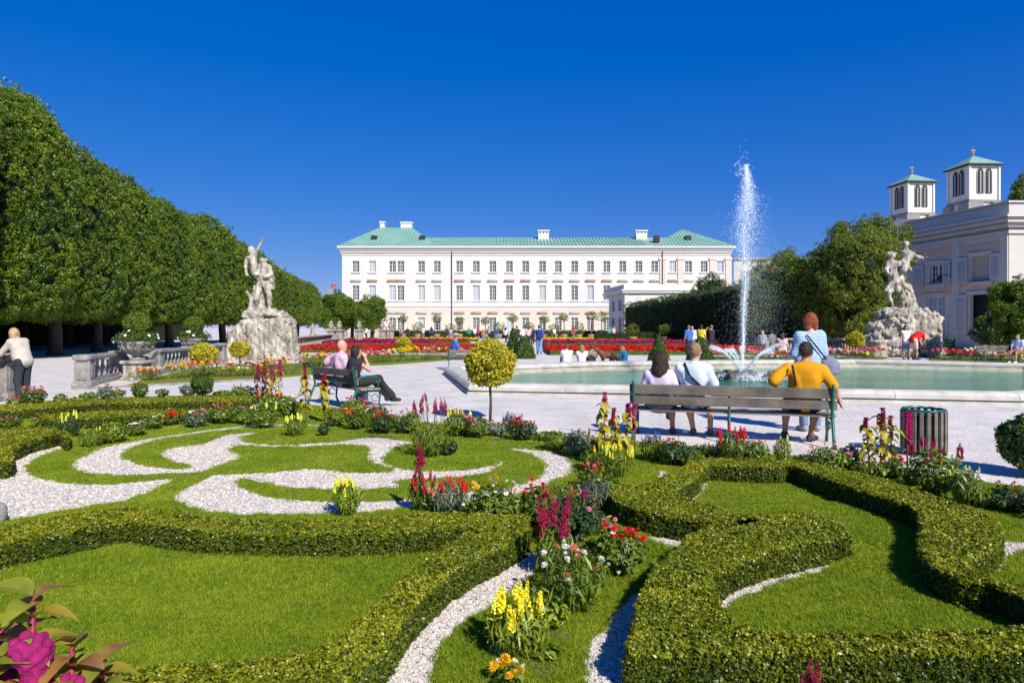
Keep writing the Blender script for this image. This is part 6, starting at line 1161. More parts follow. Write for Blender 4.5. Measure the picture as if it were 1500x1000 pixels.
def foliage(name, n, rx, ry, h, L_, W_, m, parent, z0=0., base=.35, erect=.3, parts=True):
    d = ball_dirs(n); rr = rng.uniform(.35, 1, (n, 1))**.6; C = d*rr; t = (C[:, 2]+1)/2; k = base+(1-base)*np.sqrt(np.clip(t*1.6, 0, 1)); C = np.column_stack([C[:, 0]*rx*k, C[:, 1]*ry*k, z0+.01+t*h])
    nn = d+rng.normal(0, .5, (n, 3))+np.array([0, 0, .7-erect]); V, Fq = leaf_quads(C, nn, L_*rng.uniform(.6, 1.2, n), W_*rng.uniform(.7, 1.2, n), .5)
    if erect > .25:   # blades point up
        V = V.reshape(-1, 4, 3); c = V.mean(1, keepdims=True); up = np.array([0, 0, 1.]); tt = V-c; V = c+tt+up*(np.array([-.5, 0, .5, 0])[None, :, None]*L_*erect*1.6); V = V.reshape(-1, 3)
    return link(name, npmesh(name, V, Fq), m, parent)
def stems(pts, m, parent, r=.004):
    q = MB()
    for a, b in pts: q.tube([a, ((a[0]+b[0])/2+random.gauss(0, .006), (a[1]+b[1])/2, (a[2]+b[2])/2), b], r, 4)
    o = q.build('stems', m, parent); return o
def plant(label, px, py, w, h, kind='bush', leafc='mid', blooms=(), name='flowering_plant', cat='plant', group=None, n=None, narrow=False, loc=None, Sp=None, erect=None, top=.8):
    """w, h in photo pixels at the plant's own distance; blooms: (kind, colour, count[, size])"""
    p = loc or G(px, py); Sm = Sp or (py-480)/1.6; w, h = w*1.12, h*1.10; W_ = w/Sm/2; Hm = h/Sm
    t = thing(name, label, cat, (p.x, p.y, .0), random.uniform(0, 6.28), group); big = Sm > 110
    ll = (.055 if not narrow else .07) if big else max(.05, 5/Sm); lw = ll*(.5 if not narrow else .2)
    A = W_*Hm; n = n or int(min(900, max(60, A/(ll*lw)*11)))
    f = foliage('foliage', n, W_, W_*.85, Hm*top, ll, lw, LEAF[leafc], t, erect=(.5 if narrow else .15) if erect is None else erect); f['kind'] = 'stuff'
    sp = []
    for b in blooms:
        kd, col, cnt = b[:3]; sz = b[3] if len(b) > 3 else 1.
        if not big: sz *= 1.25
        me = bloom(kd, col)
        cnt = int(cnt*1.45+.5) if cnt > 2 else cnt; sz *= 1.12
        for i in range(cnt):
            a = random.uniform(0, 6.28); q_ = math.sqrt(random.random())*.85; x, y = math.cos(a)*W_*q_, math.sin(a)*W_*q_
            ln = {'spike': .16, 'plume': .22}.get(kd, 0)*sz; z = Hm*random.uniform(.80, 1.02)-ln*.75-(.10*Hm*q_)
            if kd == 'daisy' or kd == 'dahlia': z = Hm*(random.uniform(.82, 1.03)-.25*q_)
            o = put('flower_spike' if kd in ('spike', 'plume') else ('flower_tassel' if kd == 'tassel' else 'flower_head'), me, (x, y, max(.03, z)), t, random.uniform(0, 6.28)); o.scale = (sz*random.uniform(.8, 1.15),)*3
            if kd in ('dahlia', 'daisy'): o.rotation_euler = (random.uniform(-.7, .7), random.uniform(-.7, .7), random.uniform(0, 6))
            else: o.rotation_euler = (random.uniform(-.15, .15), random.uniform(-.15, .15), random.uniform(0, 6))
            sp.append(((x*.4, y*.4, 0), (x, y, max(.03, z))))
    if sp: stems(sp, LEAF['mid'], t, .0035 if big else .005)
    return t
def big_leaf(L_, W_, droop):
    q = MB(); n = 9; V = []
    for i in range(n+1):
        s = i/n; w_ = W_*math.sin(math.pi*(s**.8))*.5+.0008; x = L_*s*(1-.25*droop*s); z = -L_*droop*s*s*.8+.02*L_*s
        V += [(x, -w_, z+w_*.35), (x, 0, z-.001), (x, w_, z+w_*.35)]
    q.add(V, [(3*i+k, 3*i+3+k, 3*i+4+k, 3*i+1+k) for i in range(n) for k in (0, 1)]); return q
def amaranth(label, px, py, h, nst=2, w=40, tl=1.0, leafc='gold', tcol='crimson', loc=None, Sp=None, leafL=.075, nleaf=11, group=None, tn=3):
    p = loc or G(px, py); Sm = Sp or (py-480)/1.6; Hm = h/Sm; W_ = w/Sm/2; t = thing('amaranth', label, 'plant', (p.x, p.y, 0), random.uniform(-.5, .5), group)
    leafL *= 1.45; nleaf = int(nleaf*2.0) if nleaf > 5 else nleaf; lm = [mesh_of(big_leaf(leafL*s, leafL*s*.6, d), 'leaf', LEAF[leafc]) for s, d in ((1, .6), (1.2, .9), (.8, .4), (1.0, 1.2))]
    for k in range(nst):
        x0_ = (-W_+2*W_*(k+.5)/nst) if nst > 1 else 0; x0_ += random.uniform(-.02, .02); hh = Hm*random.uniform(.85, 1.0); lean = random.uniform(-.03, .03); y0_ = random.uniform(-.05, .05)
        q = MB(); q.tube([(x0_*.8, y0_, 0), (x0_+lean*.5, y0_, hh*.5), (x0_+lean, y0_, hh)], [.009, .008, .005], 6); q.build('stem', mat('amaranth_stem', (.28, .02, .06), .5), t, True)
        for i in range(nleaf):
            s = .30+.62*i/nleaf; a = i*2.4+random.random(); o = put('leaf', random.choice(lm), (x0_+lean*s, y0_, hh*s), t, a); o.rotation_euler = (0, random.uniform(-.3, .35), a); o.scale = (random.uniform(.8, 1.2),)*3
        for i in range(tn):
            a = random.uniform(0, 6.28); s = random.uniform(.8, 1.0) if i else 1.0; o = put('flower_tassel' if tl > 0 else 'flower_spike', bloom('tassel' if (i % 2 == 0) else 'plume', tcol), (x0_+lean*s, y0_, hh*s-(0 if i % 2 == 0 else .12)), t, a); sz = abs(tl)*random.uniform(.8, 1.15); o.scale = (max(.55, sz*.72), max(.55, sz*.72), sz)
            if i % 2: o.scale = (1.0, 1.0, sz*.8)
    return t
# --- near flowers, from the camera outwards
plant('yellow snapdragon clump nearest the camera between the two gravel paths', 757, 962, 92, 92, leafc='lime', narrow=True, blooms=(('spike', 'yellow', 11, .62), ('spike', 'paleyellow', 3, .5)))
plant('small orange-yellow flowers at the bottom edge between the gravel paths', 742, 1003, 60, 32, leafc='mid', blooms=(('dahlia', 'gold', 5, .7), ('daisy', 'white', 3, .7)))
plant('bushy green plant with white and coral flowers above the yellow snapdragons', 838, 892, 130, 88, leafc='mid', narrow=True, blooms=(('dahlia', 'salmon', 5, .62), ('dahlia', 'white', 9, .55)))
plant('low green sprawling plant beside the yellow snapdragon clump', 800, 925, 70, 50, leafc='lime', blooms=())
plant('dahlia plant with scarlet heads by the right end of the planted strip', 908, 845, 78, 72, leafc='mid', blooms=(('dahlia', 'red', 6, .75), ('dahlia', 'salmon', 2, .6), ('daisy', 'white', 4, .8)))
plant('pink and cream flowered plant just left of the forked hedge', 893, 815, 44, 55, leafc='mid', blooms=(('dahlia', 'pink', 6, .45), ('daisy', 'paleyellow', 3, .8)))
plant('tall dark magenta plume flowers in the middle of the planted strip', 812, 842, 62, 108, leafc='mid', narrow=True, blooms=(('plume', 'crimson', 6, .75),), top=.55)
plant('raspberry and white dahlias above the magenta plumes', 832, 800, 90, 82, leafc='dark', blooms=(('dahlia', 'magenta', 5, .8), ('dahlia', 'red', 3, .7), ('dahlia', 'pink', 2, .55)))
plant('scarlet and orange flowered plant left of the raspberry dahlias', 785, 775, 54, 70, leafc='mid', blooms=(('dahlia', 'red', 7, .6), ('dahlia', 'orange', 3, .55)))
plant('bush of white daisies and yellow flowers near the end of the left hedge', 725, 775, 78, 72, leafc='mid', blooms=(('daisy', 'white', 14, .8), ('dahlia', 'gold', 8, .55)))
plant('yellow flowered green plant at the tip of the left hedge', 762, 772, 50, 50, leafc='lime', blooms=(('dahlia', 'yellow', 7, .5), ('daisy', 'white', 3, .7)))
plant('grassy green bush with coral red snapdragons in the white gravel', 655, 752, 66, 50, leafc='grey', narrow=True, blooms=(('spike', 'red', 8, .5), ('spike', 'salmon', 3, .45)))
plant('green bush with crimson flowers left of the coral snapdragons', 620, 750, 46, 52, leafc='mid', narrow=True, blooms=(('spike', 'crimson', 6, .5), ('spike', 'red', 3, .45)))
plant('single tall dark crimson plume rising over the gravel scroll', 613, 752, 16, 100, leafc='dark', narrow=True, n=60, blooms=(('plume', 'crimson', 3, .8),), top=.9)
plant('pale yellow lily-like clump standing on the near hedge edge', 509, 757, 46, 56, leafc='lime', narrow=True, blooms=(('spike', 'paleyellow', 9, .42), ('spike', 'yellow', 3, .4)))
plant('green bushy plant right of the gravel ring with grassy leaves', 830, 752, 60, 48, leafc='mid', narrow=True, blooms=())
plant('soft green plant with pink buds left of the hedge corner', 870, 750, 62, 50, leafc='grey', narrow=True, blooms=(('daisy', 'pink', 5, .8),))
plant('pinkish red and white flowers left of the small gravel patch', 868, 718, 50, 38, leafc='mid', blooms=(('dahlia', 'red', 5, .55), ('dahlia', 'pink', 4, .5)))
plant('dark red flower among leaves beside the hedge corner', 890, 722, 36, 26, leafc='mid', blooms=(('dahlia', 'crimson', 2, .6),))
plant('yellow snapdragons below the amaranths at the left end of the long bench', 897, 700, 64, 48, leafc='lime', narrow=True, blooms=(('spike', 'paleyellow', 10, .45), ('spike', 'yellow', 4, .4)))
amaranth('tall amaranth with golden leaves and magenta tassels left of the long bench', 886, 684, 112, 1, 20, .72, leafL=.085, nleaf=12, tn=4, tcol='magenta')
amaranth('amaranth with red-tinged leaves just left of the bench leg', 912, 684, 92, 2, 26, .55, leafL=.08, nleaf=11, tn=3, tcol='crimson')
t = amaranth('slender stem with a single long magenta tassel beside the bench end', 928, 672, 80, 1, 6, .9, leafL=.05, nleaf=3, tn=1, tcol='magenta')
plant('red-leaved low flowers under the amaranths by the bench', 890, 668, 60, 30, leafc='red', blooms=(('dahlia', 'red', 4, .5), ('dahlia', 'salmon', 3, .45)))
plant('dark leafy bush with a tall faded flower spike, right of the gravel', 848, 668, 52, 42, leafc='grey', blooms=(('spike', 'rust', 2, .6), ('daisy', 'white', 2, .8)))
plant('grey-green leafy bush left of the golden-leaved amaranth', 815, 660, 46, 32, leafc='mid', blooms=(('daisy', 'paleyellow', 4, .7),))
plant('lilac spikes before the left leg of the long bench', 958, 676, 44, 40, leafc='mid', narrow=True, blooms=(('spike', 'lilac', 9, .35),))
plant('red geranium with dark leaves in front of the bench, below the long-haired woman', 990, 682, 56, 40, leafc='dark', blooms=(('dahlia', 'red', 6, .55),))
plant('small white and cream flowers in front of the bench middle', 1038, 676, 56, 28, leafc='mid', blooms=(('daisy', 'white', 12, .7), ('daisy', 'paleyellow', 3, .7)))
plant('bright crimson-red snapdragon clump in front of the bench middle', 1072, 684, 48, 58, leafc='mid', narrow=True, blooms=(('spike', 'red', 14, .5),))
plant('round green bush with tiny pink flowers before the bench', 1106, 684, 46, 44, leafc='mid', blooms=(('daisy', 'pink', 5, .8),))
plant('slim lime-green stalk plant before the bench, below the mustard shirt', 1146, 680, 24, 42, leafc='lime', narrow=True, blooms=(('spike', 'paleyellow', 2, .35),))
plant('rosy dahlias with dark leaves below the right end of the long bench', 1215, 695, 62, 44, leafc='mid', blooms=(('dahlia', 'pink', 7, .5), ('dahlia', 'magenta', 4, .5)))
plant('silvery green bush between the bench end and the amaranths', 1245, 690, 36, 42, leafc='grey', blooms=(('daisy', 'pink', 2, .8),))
amaranth('group of golden-leaved amaranths with dark red stems left of the litter bin', 1288, 696, 98, 3, 62, .42, leafL=.085, nleaf=10, tn=3, tcol='crimson')
amaranth('long magenta amaranth tassel hanging right in front of the litter bin', 1330, 700, 100, 1, 6, 1.0, leafL=.05, nleaf=4, tn=2, tcol='magenta')
plant('scarlet dahlia in low leaves left of the litter bin', 1311, 702, 36, 34, leafc='mid', blooms=(('dahlia', 'red', 3, .7), ('dahlia', 'salmon', 2, .5)))
plant('low lime-green groundcover with coral flowers under the golden amaranths', 1275, 700, 60, 28, leafc='lime', blooms=(('dahlia', 'salmon', 3, .45),))
plant('large bush with dark red flower sprays in front of the litter bin', 1370, 728, 76, 78, leafc='mid', blooms=(('spike', 'crimson', 14, .4), ('dahlia', 'magenta', 3, .6)))
plant('green snapdragon foliage with white tips right of the dark red bush', 1415, 742, 52, 58, leafc='mid', narrow=True, blooms=(('spike', 'paleyellow', 4, .3), ('daisy', 'white', 4, .8)))
plant('broad-leaved lime-green plant near the right edge behind the hedge', 1446, 745, 56, 34, leafc='lime', blooms=())
plant('rust-orange flowers over dark leaves at the right edge', 1480, 752, 60, 44, leafc='dark', blooms=(('dahlia', 'rust', 6, .45), ('dahlia', 'orange', 2, .4)))
plant('dark shrubby plant at the far right edge behind the winding hedge', 1520, 762, 60, 44, leafc='dark', blooms=(('dahlia', 'rust', 3, .45),))
# --- middle distance, along the top of the scroll
plant('tall crimson snapdragon clump beyond the gravel ring', 633, 670, 62, 88, leafc='mid', narrow=True, blooms=(('plume', 'crimson', 6, .6), ('spike', 'crimson', 6, .5)), top=.55)
plant('small dark bush at the foot of the tall crimson snapdragons', 657, 668, 30, 26, leafc='dark', blooms=(('dahlia', 'rust', 2, .45),))
plant('yellow snapdragons and cream flowers left of the golden lollipop tree', 672, 640, 44, 40, leafc='mid', blooms=(('spike', 'yellow', 8, .5), ('daisy', 'white', 6, .8)))
plant('crimson and pink dahlias at the foot of the golden lollipop tree', 698, 642, 44, 36, leafc='mid', blooms=(('dahlia', 'magenta', 5, .6), ('dahlia', 'pink', 3, .6)))
plant('pale pink flowers right beside the golden tree trunk', 727, 640, 30, 24, leafc='grey', blooms=(('dahlia', 'pink', 5, .45),))
plant('round red geranium mound right of the golden lollipop tree', 765, 646, 44, 34, leafc='dark', blooms=(('dahlia', 'red', 13, .55),))
plant('lavender-blue spikes between the golden tree and the red geranium', 747, 634, 24, 30, leafc='grey', narrow=True, blooms=(('spike', 'lilac', 6, .3),))
plant('low yellow-green plants right of the red geranium mound', 800, 646, 40, 16, leafc='lime', blooms=(('daisy', 'yellow', 3, .8),))
plant('pink and crimson flowers left of the tall crimson snapdragons', 602, 636, 34, 38, leafc='mid', blooms=(('dahlia', 'pink', 5, .55), ('dahlia', 'crimson', 2, .55)))
plant('very dark small bush between the pink flowers and red geranium', 590, 636, 26, 20, leafc='dark', blooms=())
plant('red geranium bush below the left bench corner', 561, 636, 44, 34, leafc='dark', blooms=(('dahlia', 'red', 9, .5), ('dahlia', 'orange', 2, .45)))
plant('orange and yellow flowers right of the tasselled amaranths', 522, 630, 36, 34, leafc='mid', blooms=(('dahlia', 'orange', 7, .55), ('dahlia', 'gold', 4, .5)))
plant('pink and red flowers directly under the left bench', 518, 612, 44, 30, leafc='mid', blooms=(('dahlia', 'pink', 6, .6), ('dahlia', 'red', 4, .55)))
plant('pink rose-like flowers at the right front leg of the left bench', 553, 616, 34, 24, leafc='mid', blooms=(('dahlia', 'pink', 6, .55), ('dahlia', 'salmon', 3, .5)))
plant('bright green bush between the amaranths and the orange flowers', 492, 625, 34, 30, leafc='mid', blooms=(('dahlia', 'red', 3, .5),))
amaranth('amaranth with thick crimson tassels nearest the left bench', 450, 622, 84, 1, 16, .95, leafL=.09, nleaf=12, tn=4, tcol='crimson')
amaranth('second tasselled amaranth touching the left bench slats', 474, 620, 72, 1, 18, .9, leafL=.09, nleaf=12, tn=4, tcol='crimson')
amaranth('coppery amaranth group before the statue, left one', 381, 594, 62, 2, 18, .85, leafL=.09, nleaf=9, tn=3, leafc='red', tcol='crimson')
amaranth('coppery amaranth group before the statue, right one', 403, 594, 66, 2, 20, .85, leafL=.09, nleaf=9, tn=3, leafc='gold', tcol='magenta')
plant('orange and red flowers at the foot of the coppery amaranths', 393, 604, 46, 30, leafc='mid', blooms=(('dahlia', 'orange', 7, .6), ('dahlia', 'red', 3, .6)))
plant('white daisy bush left of the thick crimson tassels', 424, 612, 40, 30, leafc='mid', blooms=(('daisy', 'white', 14, .8),))
plant('pale yellow snapdragons on the far scroll lawn', 433, 640, 32, 34, leafc='mid', narrow=True, blooms=(('spike', 'paleyellow', 8, .4),))
plant('small dark green plant on the far scroll lawn, right of the pale snapdragons', 474, 640, 18, 22, leafc='dark', blooms=())
plant('bushy green plants with pale yellow flowers left of the crimson tassels', 385, 628, 52, 38, leafc='mid', blooms=(('spike', 'paleyellow', 3, .4), ('daisy', 'white', 5, .8)))
plant('salmon-pink flower cluster on the far left border', 328, 622, 38, 32, leafc='mid', blooms=(('dahlia', 'salmon', 9, .55), ('dahlia', 'pink', 3, .5)))
plant('pink and white lily clump beside the red geraniums', 288, 627, 34, 28, leafc='grey', blooms=(('dahlia', 'pink', 4, .6), ('daisy', 'white', 4, .9)))
plant('bright scarlet geranium pair in the far left border', 252, 624, 30, 22, leafc='mid', blooms=(('dahlia', 'red', 9, .6),))
plant('yellow button flowers left of the scarlet geraniums', 222, 630, 34, 24, leafc='mid', blooms=(('daisy', 'yellow', 9, .8), ('daisy', 'white', 3, .8)))
plant('white daisies left of the yellow button flowers', 202, 640, 28, 24, leafc='mid', blooms=(('daisy', 'white', 12, .8),))
plant('broad yellow-green leafy clump at the left scroll end', 166, 650, 44, 36, leafc='lime', blooms=())
plant('spiky green plant with yellow tips next to the left gravel', 134, 656, 34, 30, leafc='lime', narrow=True, blooms=(('spike', 'paleyellow', 2, .3),))
plant('dark-leaved plant with lemon snapdragons by the left gravel', 102, 642, 32, 38, leafc='dark', narrow=True, blooms=(('spike', 'paleyellow', 6, .4),))
for i, (px, py, c) in enumerate(((14, 628, 'pink'), (64, 626, 'pink'), (86, 632, 'rust'))): plant(f'low {["pink", "rose", "rusty pink"][i]} flowers on the left border, {ordw[i]} from the left edge', px, py, 34, 18, leafc='mid', blooms=(('dahlia', c, 6, .5), ('daisy', 'white', 2, .8)))
plant('red bedding flowers at the feet of the leaning person', 30, 597, 34, 16, leafc='mid', blooms=(('dahlia', 'red', 10, .6),))
plant('tall salmon and pink flowers right of the leaning person', 50, 597, 34, 32, leafc='mid', blooms=(('dahlia', 'salmon', 9, .6), ('dahlia', 'pink', 5, .6)))
for px, py, w_, h_, lc, bl_, lab in ((88, 596, 22, 22, 'mid', (), 'small upright green plant on the far left kerb'), (112, 594, 30, 14, 'lime', (('daisy', 'yellow', 3, .8),), 'low lime plants with yellow dots on the far left kerb'), (130, 590, 30, 18, 'mid', (), 'rounded green plant on the far left kerb'),
        (155, 586, 24, 22, 'grey', (('dahlia', 'crimson', 4, .6),), 'dark red topped plant before the balustrade pier'), (173, 583, 22, 14, 'mid', (('dahlia', 'red', 3, .6),), 'small red flower before the balustrade pier'), (205, 585, 28, 28, 'mid', (('dahlia', 'salmon', 6, .6), ('daisy', 'yellow', 4, .8)), 'salmon and yellow flowers before the flowered urn'),
        (238, 582, 22, 14, 'mid', (('dahlia', 'rust', 2, .5),), 'low green plant right of the salmon and yellow flowers'), (276, 582, 28, 22, 'grey', (), 'grey-green spiky plant left of the small dark shrub'), (325, 584, 30, 14, 'mid', (('daisy', 'paleyellow', 3, .8),), 'low leafy plants right of the small dark shrub'), (355, 590, 40, 28, 'mid', (('daisy', 'paleyellow', 3, .8),), 'leafy mound left of the coppery amaranths')):
    plant(lab, px, py, w_, h_, leafc=lc, blooms=bl_)
# --- the big amaranth in the bottom left corner, close to the lens
CL = {k: leafmat('corner_leaf_'+k, a, b, c, .5, .2, .3, 28, .15, .3) for k, (a, b, c) in dict(lime=((.17, .21, .02), (.25, .27, .03), (.33, .22, .03)), gold=((.27, .26, .02), (.38, .30, .03), (.36, .15, .04)), copper=((.28, .13, .05), (.34, .20, .05), (.18, .19, .03))).items()}
amaranth_loc = Vector((-1.22, 1.78, 0))
t = thing('amaranth', 'large blurred-close amaranth with olive and coppery leaves in the bottom left corner', 'plant', amaranth_loc); lmg = [mesh_of(big_leaf(.12, .075, d), 'leaf', CL[k]) for d, k in ((.7, 'lime'), (1.0, 'gold'), (.5, 'copper'), (1.2, 'lime'), (.9, 'copper'))]
for m_ in lmg: m_.polygons.foreach_set('use_smooth', np.ones(len(m_.polygons), bool))
t['label'] = 'large amaranth with olive and coppery leaves in the bottom left corner'
for k, (sx, sy, hh) in enumerate(((-.03, 0, .89), (-.15, .05, .79), (.06, .02, .76), (-.08, -.1, .74), (.10, .08, .68))):
    q = MB(); q.tube([(sx*.5, sy, 0), (sx, sy, hh*.5), (sx, sy, hh)], [.013, .011, .006], 7); q.build('stem', MATS['amaranth_stem'], t, True)
    for i in range(26): s = .60+.43*i/26; a = i*2.4+k; o = put('leaf', lmg[(i+k) % 5], (sx, sy, hh*s), t); o.rotation_euler = (random.uniform(-.2, .2), random.uniform(-.2, .5)-(0.9 if i > 10 else 0), a); o.scale = (random.uniform(.65, 1.0),)*3
    tz = hh*.91; prs_ = []
    for i in range(150): s = i/150; a = i*2.4; rr_ = .028+.010*math.sin(s*19); prs_.append(('e', (sx+.02+math.cos(a)*rr_+.02*math.sin(s*5), sy-.045+math.sin(a)*rr_, tz-s*.34), (.0145, .0145, .0145), None, .006))
    sdf_obj('flower_tassel', prs_, mat('tassel_crimson', (.26, .006, .09), .7, (.36, .012, .14), 60, .5, 200), t, vox=.0045, k=.005, pad=.01)
plant('crimson plume poking up at the bottom right edge before the hedge', 0, 0, 24, 110, leafc='red', n=50, loc=Vector((1.115, 2.55, 0)), Sp=330, narrow=True, blooms=(('plume', 'crimson', 4, .62),), top=.85)
# --- golden lollipops and clipped shrubs
def lollipop(label, loc, zc, r, src=SRC_GOLD, sc=1.0, n=1500, rz_=.93, core=True, trunk=.022, name='lollipop_tree', cat='tree'):
    t = thing(name, label, cat, loc); q = MB(); q.tube([(0, 0, -.02), (.012, 0, zc*.35), (-.008, 0, zc*.7), (0, 0, zc)], [trunk*1.2, trunk, trunk*.95, trunk*.8], 8)
    for a in range(6): q.tube([(0, 0, zc-r*1.05), (math.cos(a*1.05)*r*.3, math.sin(a*1.05)*r*.3, zc-r*.65), (math.cos(a*1.05)*r*.7, math.sin(a*1.05)*r*.7, zc-r*.3)], [.012, .009, .005], 5)
    q.build('trunk', M_BARK, t, True); d = ball_dirs(n); un = .06*np.sin(d[:, 0]*5+1)*np.sin(d[:, 1]*6)+.05*np.sin(d[:, 2]*7); rr = rng.uniform(.72, 1.04, n)+un
    p = d*(r*rr)[:, None]; p[:, 2] = p[:, 2]*rz_+zc; scatter('foliage', p, d, sc*rng.uniform(.8, 1.3, n), src, t, tilt=.5)['kind'] = 'stuff'
    if core: q = MB(); q.lathe([(r*.25, -.62*r), (r*.58, -.35*r), (r*.68, 0), (r*.56, .4*r), (r*.2, .62*r)], (0, 0, zc), 12); q.build('crown', M_CORE, t, True)
    return t
g_ = G(718, 617); lollipop('round golden-leaved lollipop tree on a slim trunk at the centre of the gravel', g_, .99, .405, n=2300, sc=.95)
lollipop('golden ball shrub in front of the second stone urn at left', Vector((pxX(299, 22.5), 22.5, 0)), .74, .42, n=1000, sc=1.3, rz_=.75)
lollipop('golden ball shrub at the left foot of the statue plinth', Vector((pxX(351, 29), 29, 0)), .70, .40, n=900, sc=1.4, rz_=.8)
lollipop('small golden ball tree in front of the red flower carpet', Vector((pxX(591, 37), 37, 0)), .72, .38, n=700, sc=1.6, rz_=.9)
lollipop('golden ball tree before the balustrade, left of the right-hand statue', Vector((pxX(1253, 36), 36, 0)), .98, .42, n=900, sc=1.5)
lollipop('small dark shrub on a short trunk at the left cross path', G(296, 582), .30, .22, SRC_MID, .8, 500, core=True, trunk=.016, cat='shrub', name='small_shrub')
lollipop('dark rounded bush cut off by the right edge beside the gravel', Vector((5.62, 7.35, 0)), .37, .30, SRC_MID, .75, 1300, core=True, trunk=.02, cat='shrub', name='round_bush')
def cone(label, px, Yd, h, r, src=SRC_MID, sc=1.6, n=900, flowers=None, pw=1.0):
    t = thing('cone_bush', label, 'shrub', (pxX(px, Yd), Yd, 0)); z = rng.random(n); a = rng.uniform(0, 6.28, n); rr = r*(1-z)**pw*rng.uniform(.85, 1.05, n); p = np.column_stack([np.cos(a)*rr, np.sin(a)*rr, z*h+.05]); nn = np.column_stack([np.cos(a), np.sin(a), np.full(n, .5)])
    scatter('foliage', p, nn, sc*rng.uniform(.7, 1.3, n), src, t)['kind'] = 'stuff'; q = MB(); q.lathe([(r*.85, 0), (r*.6, h*.35), (r*.3, h*.7), (.02, h*.92)], n=10); q.build('core', M_CORE, t, True)
    if flowers:
        q = MB()
        for i in range(60): zz = random.random(); aa = random.uniform(0, 6.28); r2 = r*(1-zz)*1.08; q.add(*petals((math.cos(aa)*r2, math.sin(aa)*r2, zz*h), (math.cos(aa), math.sin(aa), .3), .06, 5))
        q.build('flowers', PET[flowers], t)['kind'] = 'stuff'
    return t
cone('dark clipped cone bush behind the golden lollipop tree', 752, 36, 1.42, .48, SRC_DK, .55, 700)
cone('rounded green bush right of the dark cone bush', 768, 35.5, .98, .52, SRC_MID, 1.6, 900, None, .45)
cone('flower-dotted pyramid bush beyond the basin left of the jet', 965, 31.5, 1.2, .5, SRC_MID, 1.4, 800, 'salmon')
cone('leafy pyramid bush just left of the jet behind the basin', 1026, 31.5, 1.05, .62, SRC_MID, 1.5, 900, 'pink', .7)
# --- mixed borders farther off
cols_ = [('orange', 'mid'), ('red', 'mid'), ('yellow', 'lime'), ('pink', 'mid'), ('white', 'mid'), ('rust', 'red'), ('gold', 'lime'), ('salmon', 'dark')]
def border(n, pos, lab, hh, seed):
    r = random.Random(seed)
    for i in range(n):
        s = (i+.5)/n; x, Yd = pos(s); c, lc = cols_[r.randrange(8)]; word = {'gold': 'golden', 'rust': 'rust-red'}.get(c, c)
        plant(f'{word}-flowered plant in the {lab}, {ordw[i]} from the left', 0, 0, 1.25*r.uniform(.8, 1.2)*100, 100*hh*r.uniform(.7, 1.25), leafc=lc, loc=Vector((pxX(x, Yd), Yd+r.uniform(-.3, .3), 0)), Sp=100, n=320, blooms=(('dahlia', c, 9, 2.0 if Yd > 30 else 1.5), ('dahlia', r.choice(['red', 'white', 'yellow', 'pink']), 4, 1.8 if Yd > 30 else 1.3)))
border(15, lambda s: (450+240*s, 27+9*s), 'border left of the basin', .55, 1)
border(9, lambda s: (205+225*s, 20.5+3*s), 'bed before the left statue', .42, 2)
border(12, lambda s: (1050+235*s, 34.5-.5*s), 'border beyond the basin at right', .5, 3)
border(7, lambda s: (1372+125*s, 34-2*s), 'border at the far right edge', .5, 4)
# border lawns
for pl_ in ([(445, 27.2), (560, 29), (695, 35.5), (700, 39), (560, 40), (440, 40)], [(1045, 33.2), (1290, 33), (1300, 36.5), (1045, 37.5)], [(1362, 32.8), (1560, 30), (1560, 34), (1362, 36)]):
    o = sheet('lawn', [Vector((pxX(x, Yd), Yd, 0)) for x, Yd in pl_], [], .03, M_TURF, .03); tag(o, kind='structure')
# --- red flower carpets
def src_flower(col, r=.17, n=16):
    d = ball_dirs(n); d[:, 2] = np.abs(d[:, 2]); C = d*r*rng.uniform(.5, 1, (n, 1)); V, Fq = leaf_quads(C, d+np.array([0, 0, .8]), .10*rng.uniform(.7, 1.2, n), .09); return source('carpet_'+col, V, Fq, PET[col])
SF = {c: src_flower(c) for c in ('red', 'magenta', 'yellow', 'pink', 'orange')}; SF['green'] = SRC_MID
def carpet(label, xa, xb, ya, yb, col, h=.30, dens=22, mixg=.12):
    x0_, x1_ = pxX(xa, (ya+yb)/2), pxX(xb, (ya+yb)/2); q = MB(); q.box(x0_, x1_, ya, yb, 0.0, h-.12); t = q.build('flower_bed', mat('bed_foliage', (.03, .07, .015), .95, (.06, .11, .02), 3)); tag(t, label, 'flower bed', 'flower carpets before the palace')
    n = int((x1_-x0_)*(yb-ya)*dens); p = np.column_stack([rng.uniform(x0_, x1_, n), rng.uniform(ya, yb, n), np.full(n, h-.12)+rng.normal(0, .03, n)]); k_ = rng.random(n) < mixg
    scatter('flowers', p[~k_], np.tile([0, 0, 1.], ((~k_).sum(), 1)), rng.uniform(.8, 1.3, (~k_).sum()), SF[col], t)['kind'] = 'stuff'
    scatter('leaves', p[k_]+np.array([0, 0, .08]), np.tile([0, 0, 1.], (k_.sum(), 1)), 1.8, SRC_MID, t)['kind'] = 'stuff'
carpet('wide scarlet flower bed at left behind the mixed border', 428, 692, 44, 53, 'red'); carpet('magenta flower band behind the left scarlet bed', 462, 640, 58, 65, 'magenta', .45); carpet('second scarlet strip farther towards the palace at left', 500, 688, 70, 74, 'red', .4); carpet('yellow-orange flower strip at the far left of the carpets', 510, 700, 79, 82, 'yellow', .4)
carpet('wide scarlet flower bed beyond the basin, left of the jet', 800, 1112, 40, 49, 'red', .34); carpet('magenta band behind the right scarlet bed', 796, 1060, 54, 60, 'magenta', .5); carpet('second scarlet strip farther off beyond the basin', 792, 1000, 66, 70, 'orange', .45); carpet('yellow flower strip farthest from the basin, before the palace', 782, 960, 76, 79, 'yellow', .45)
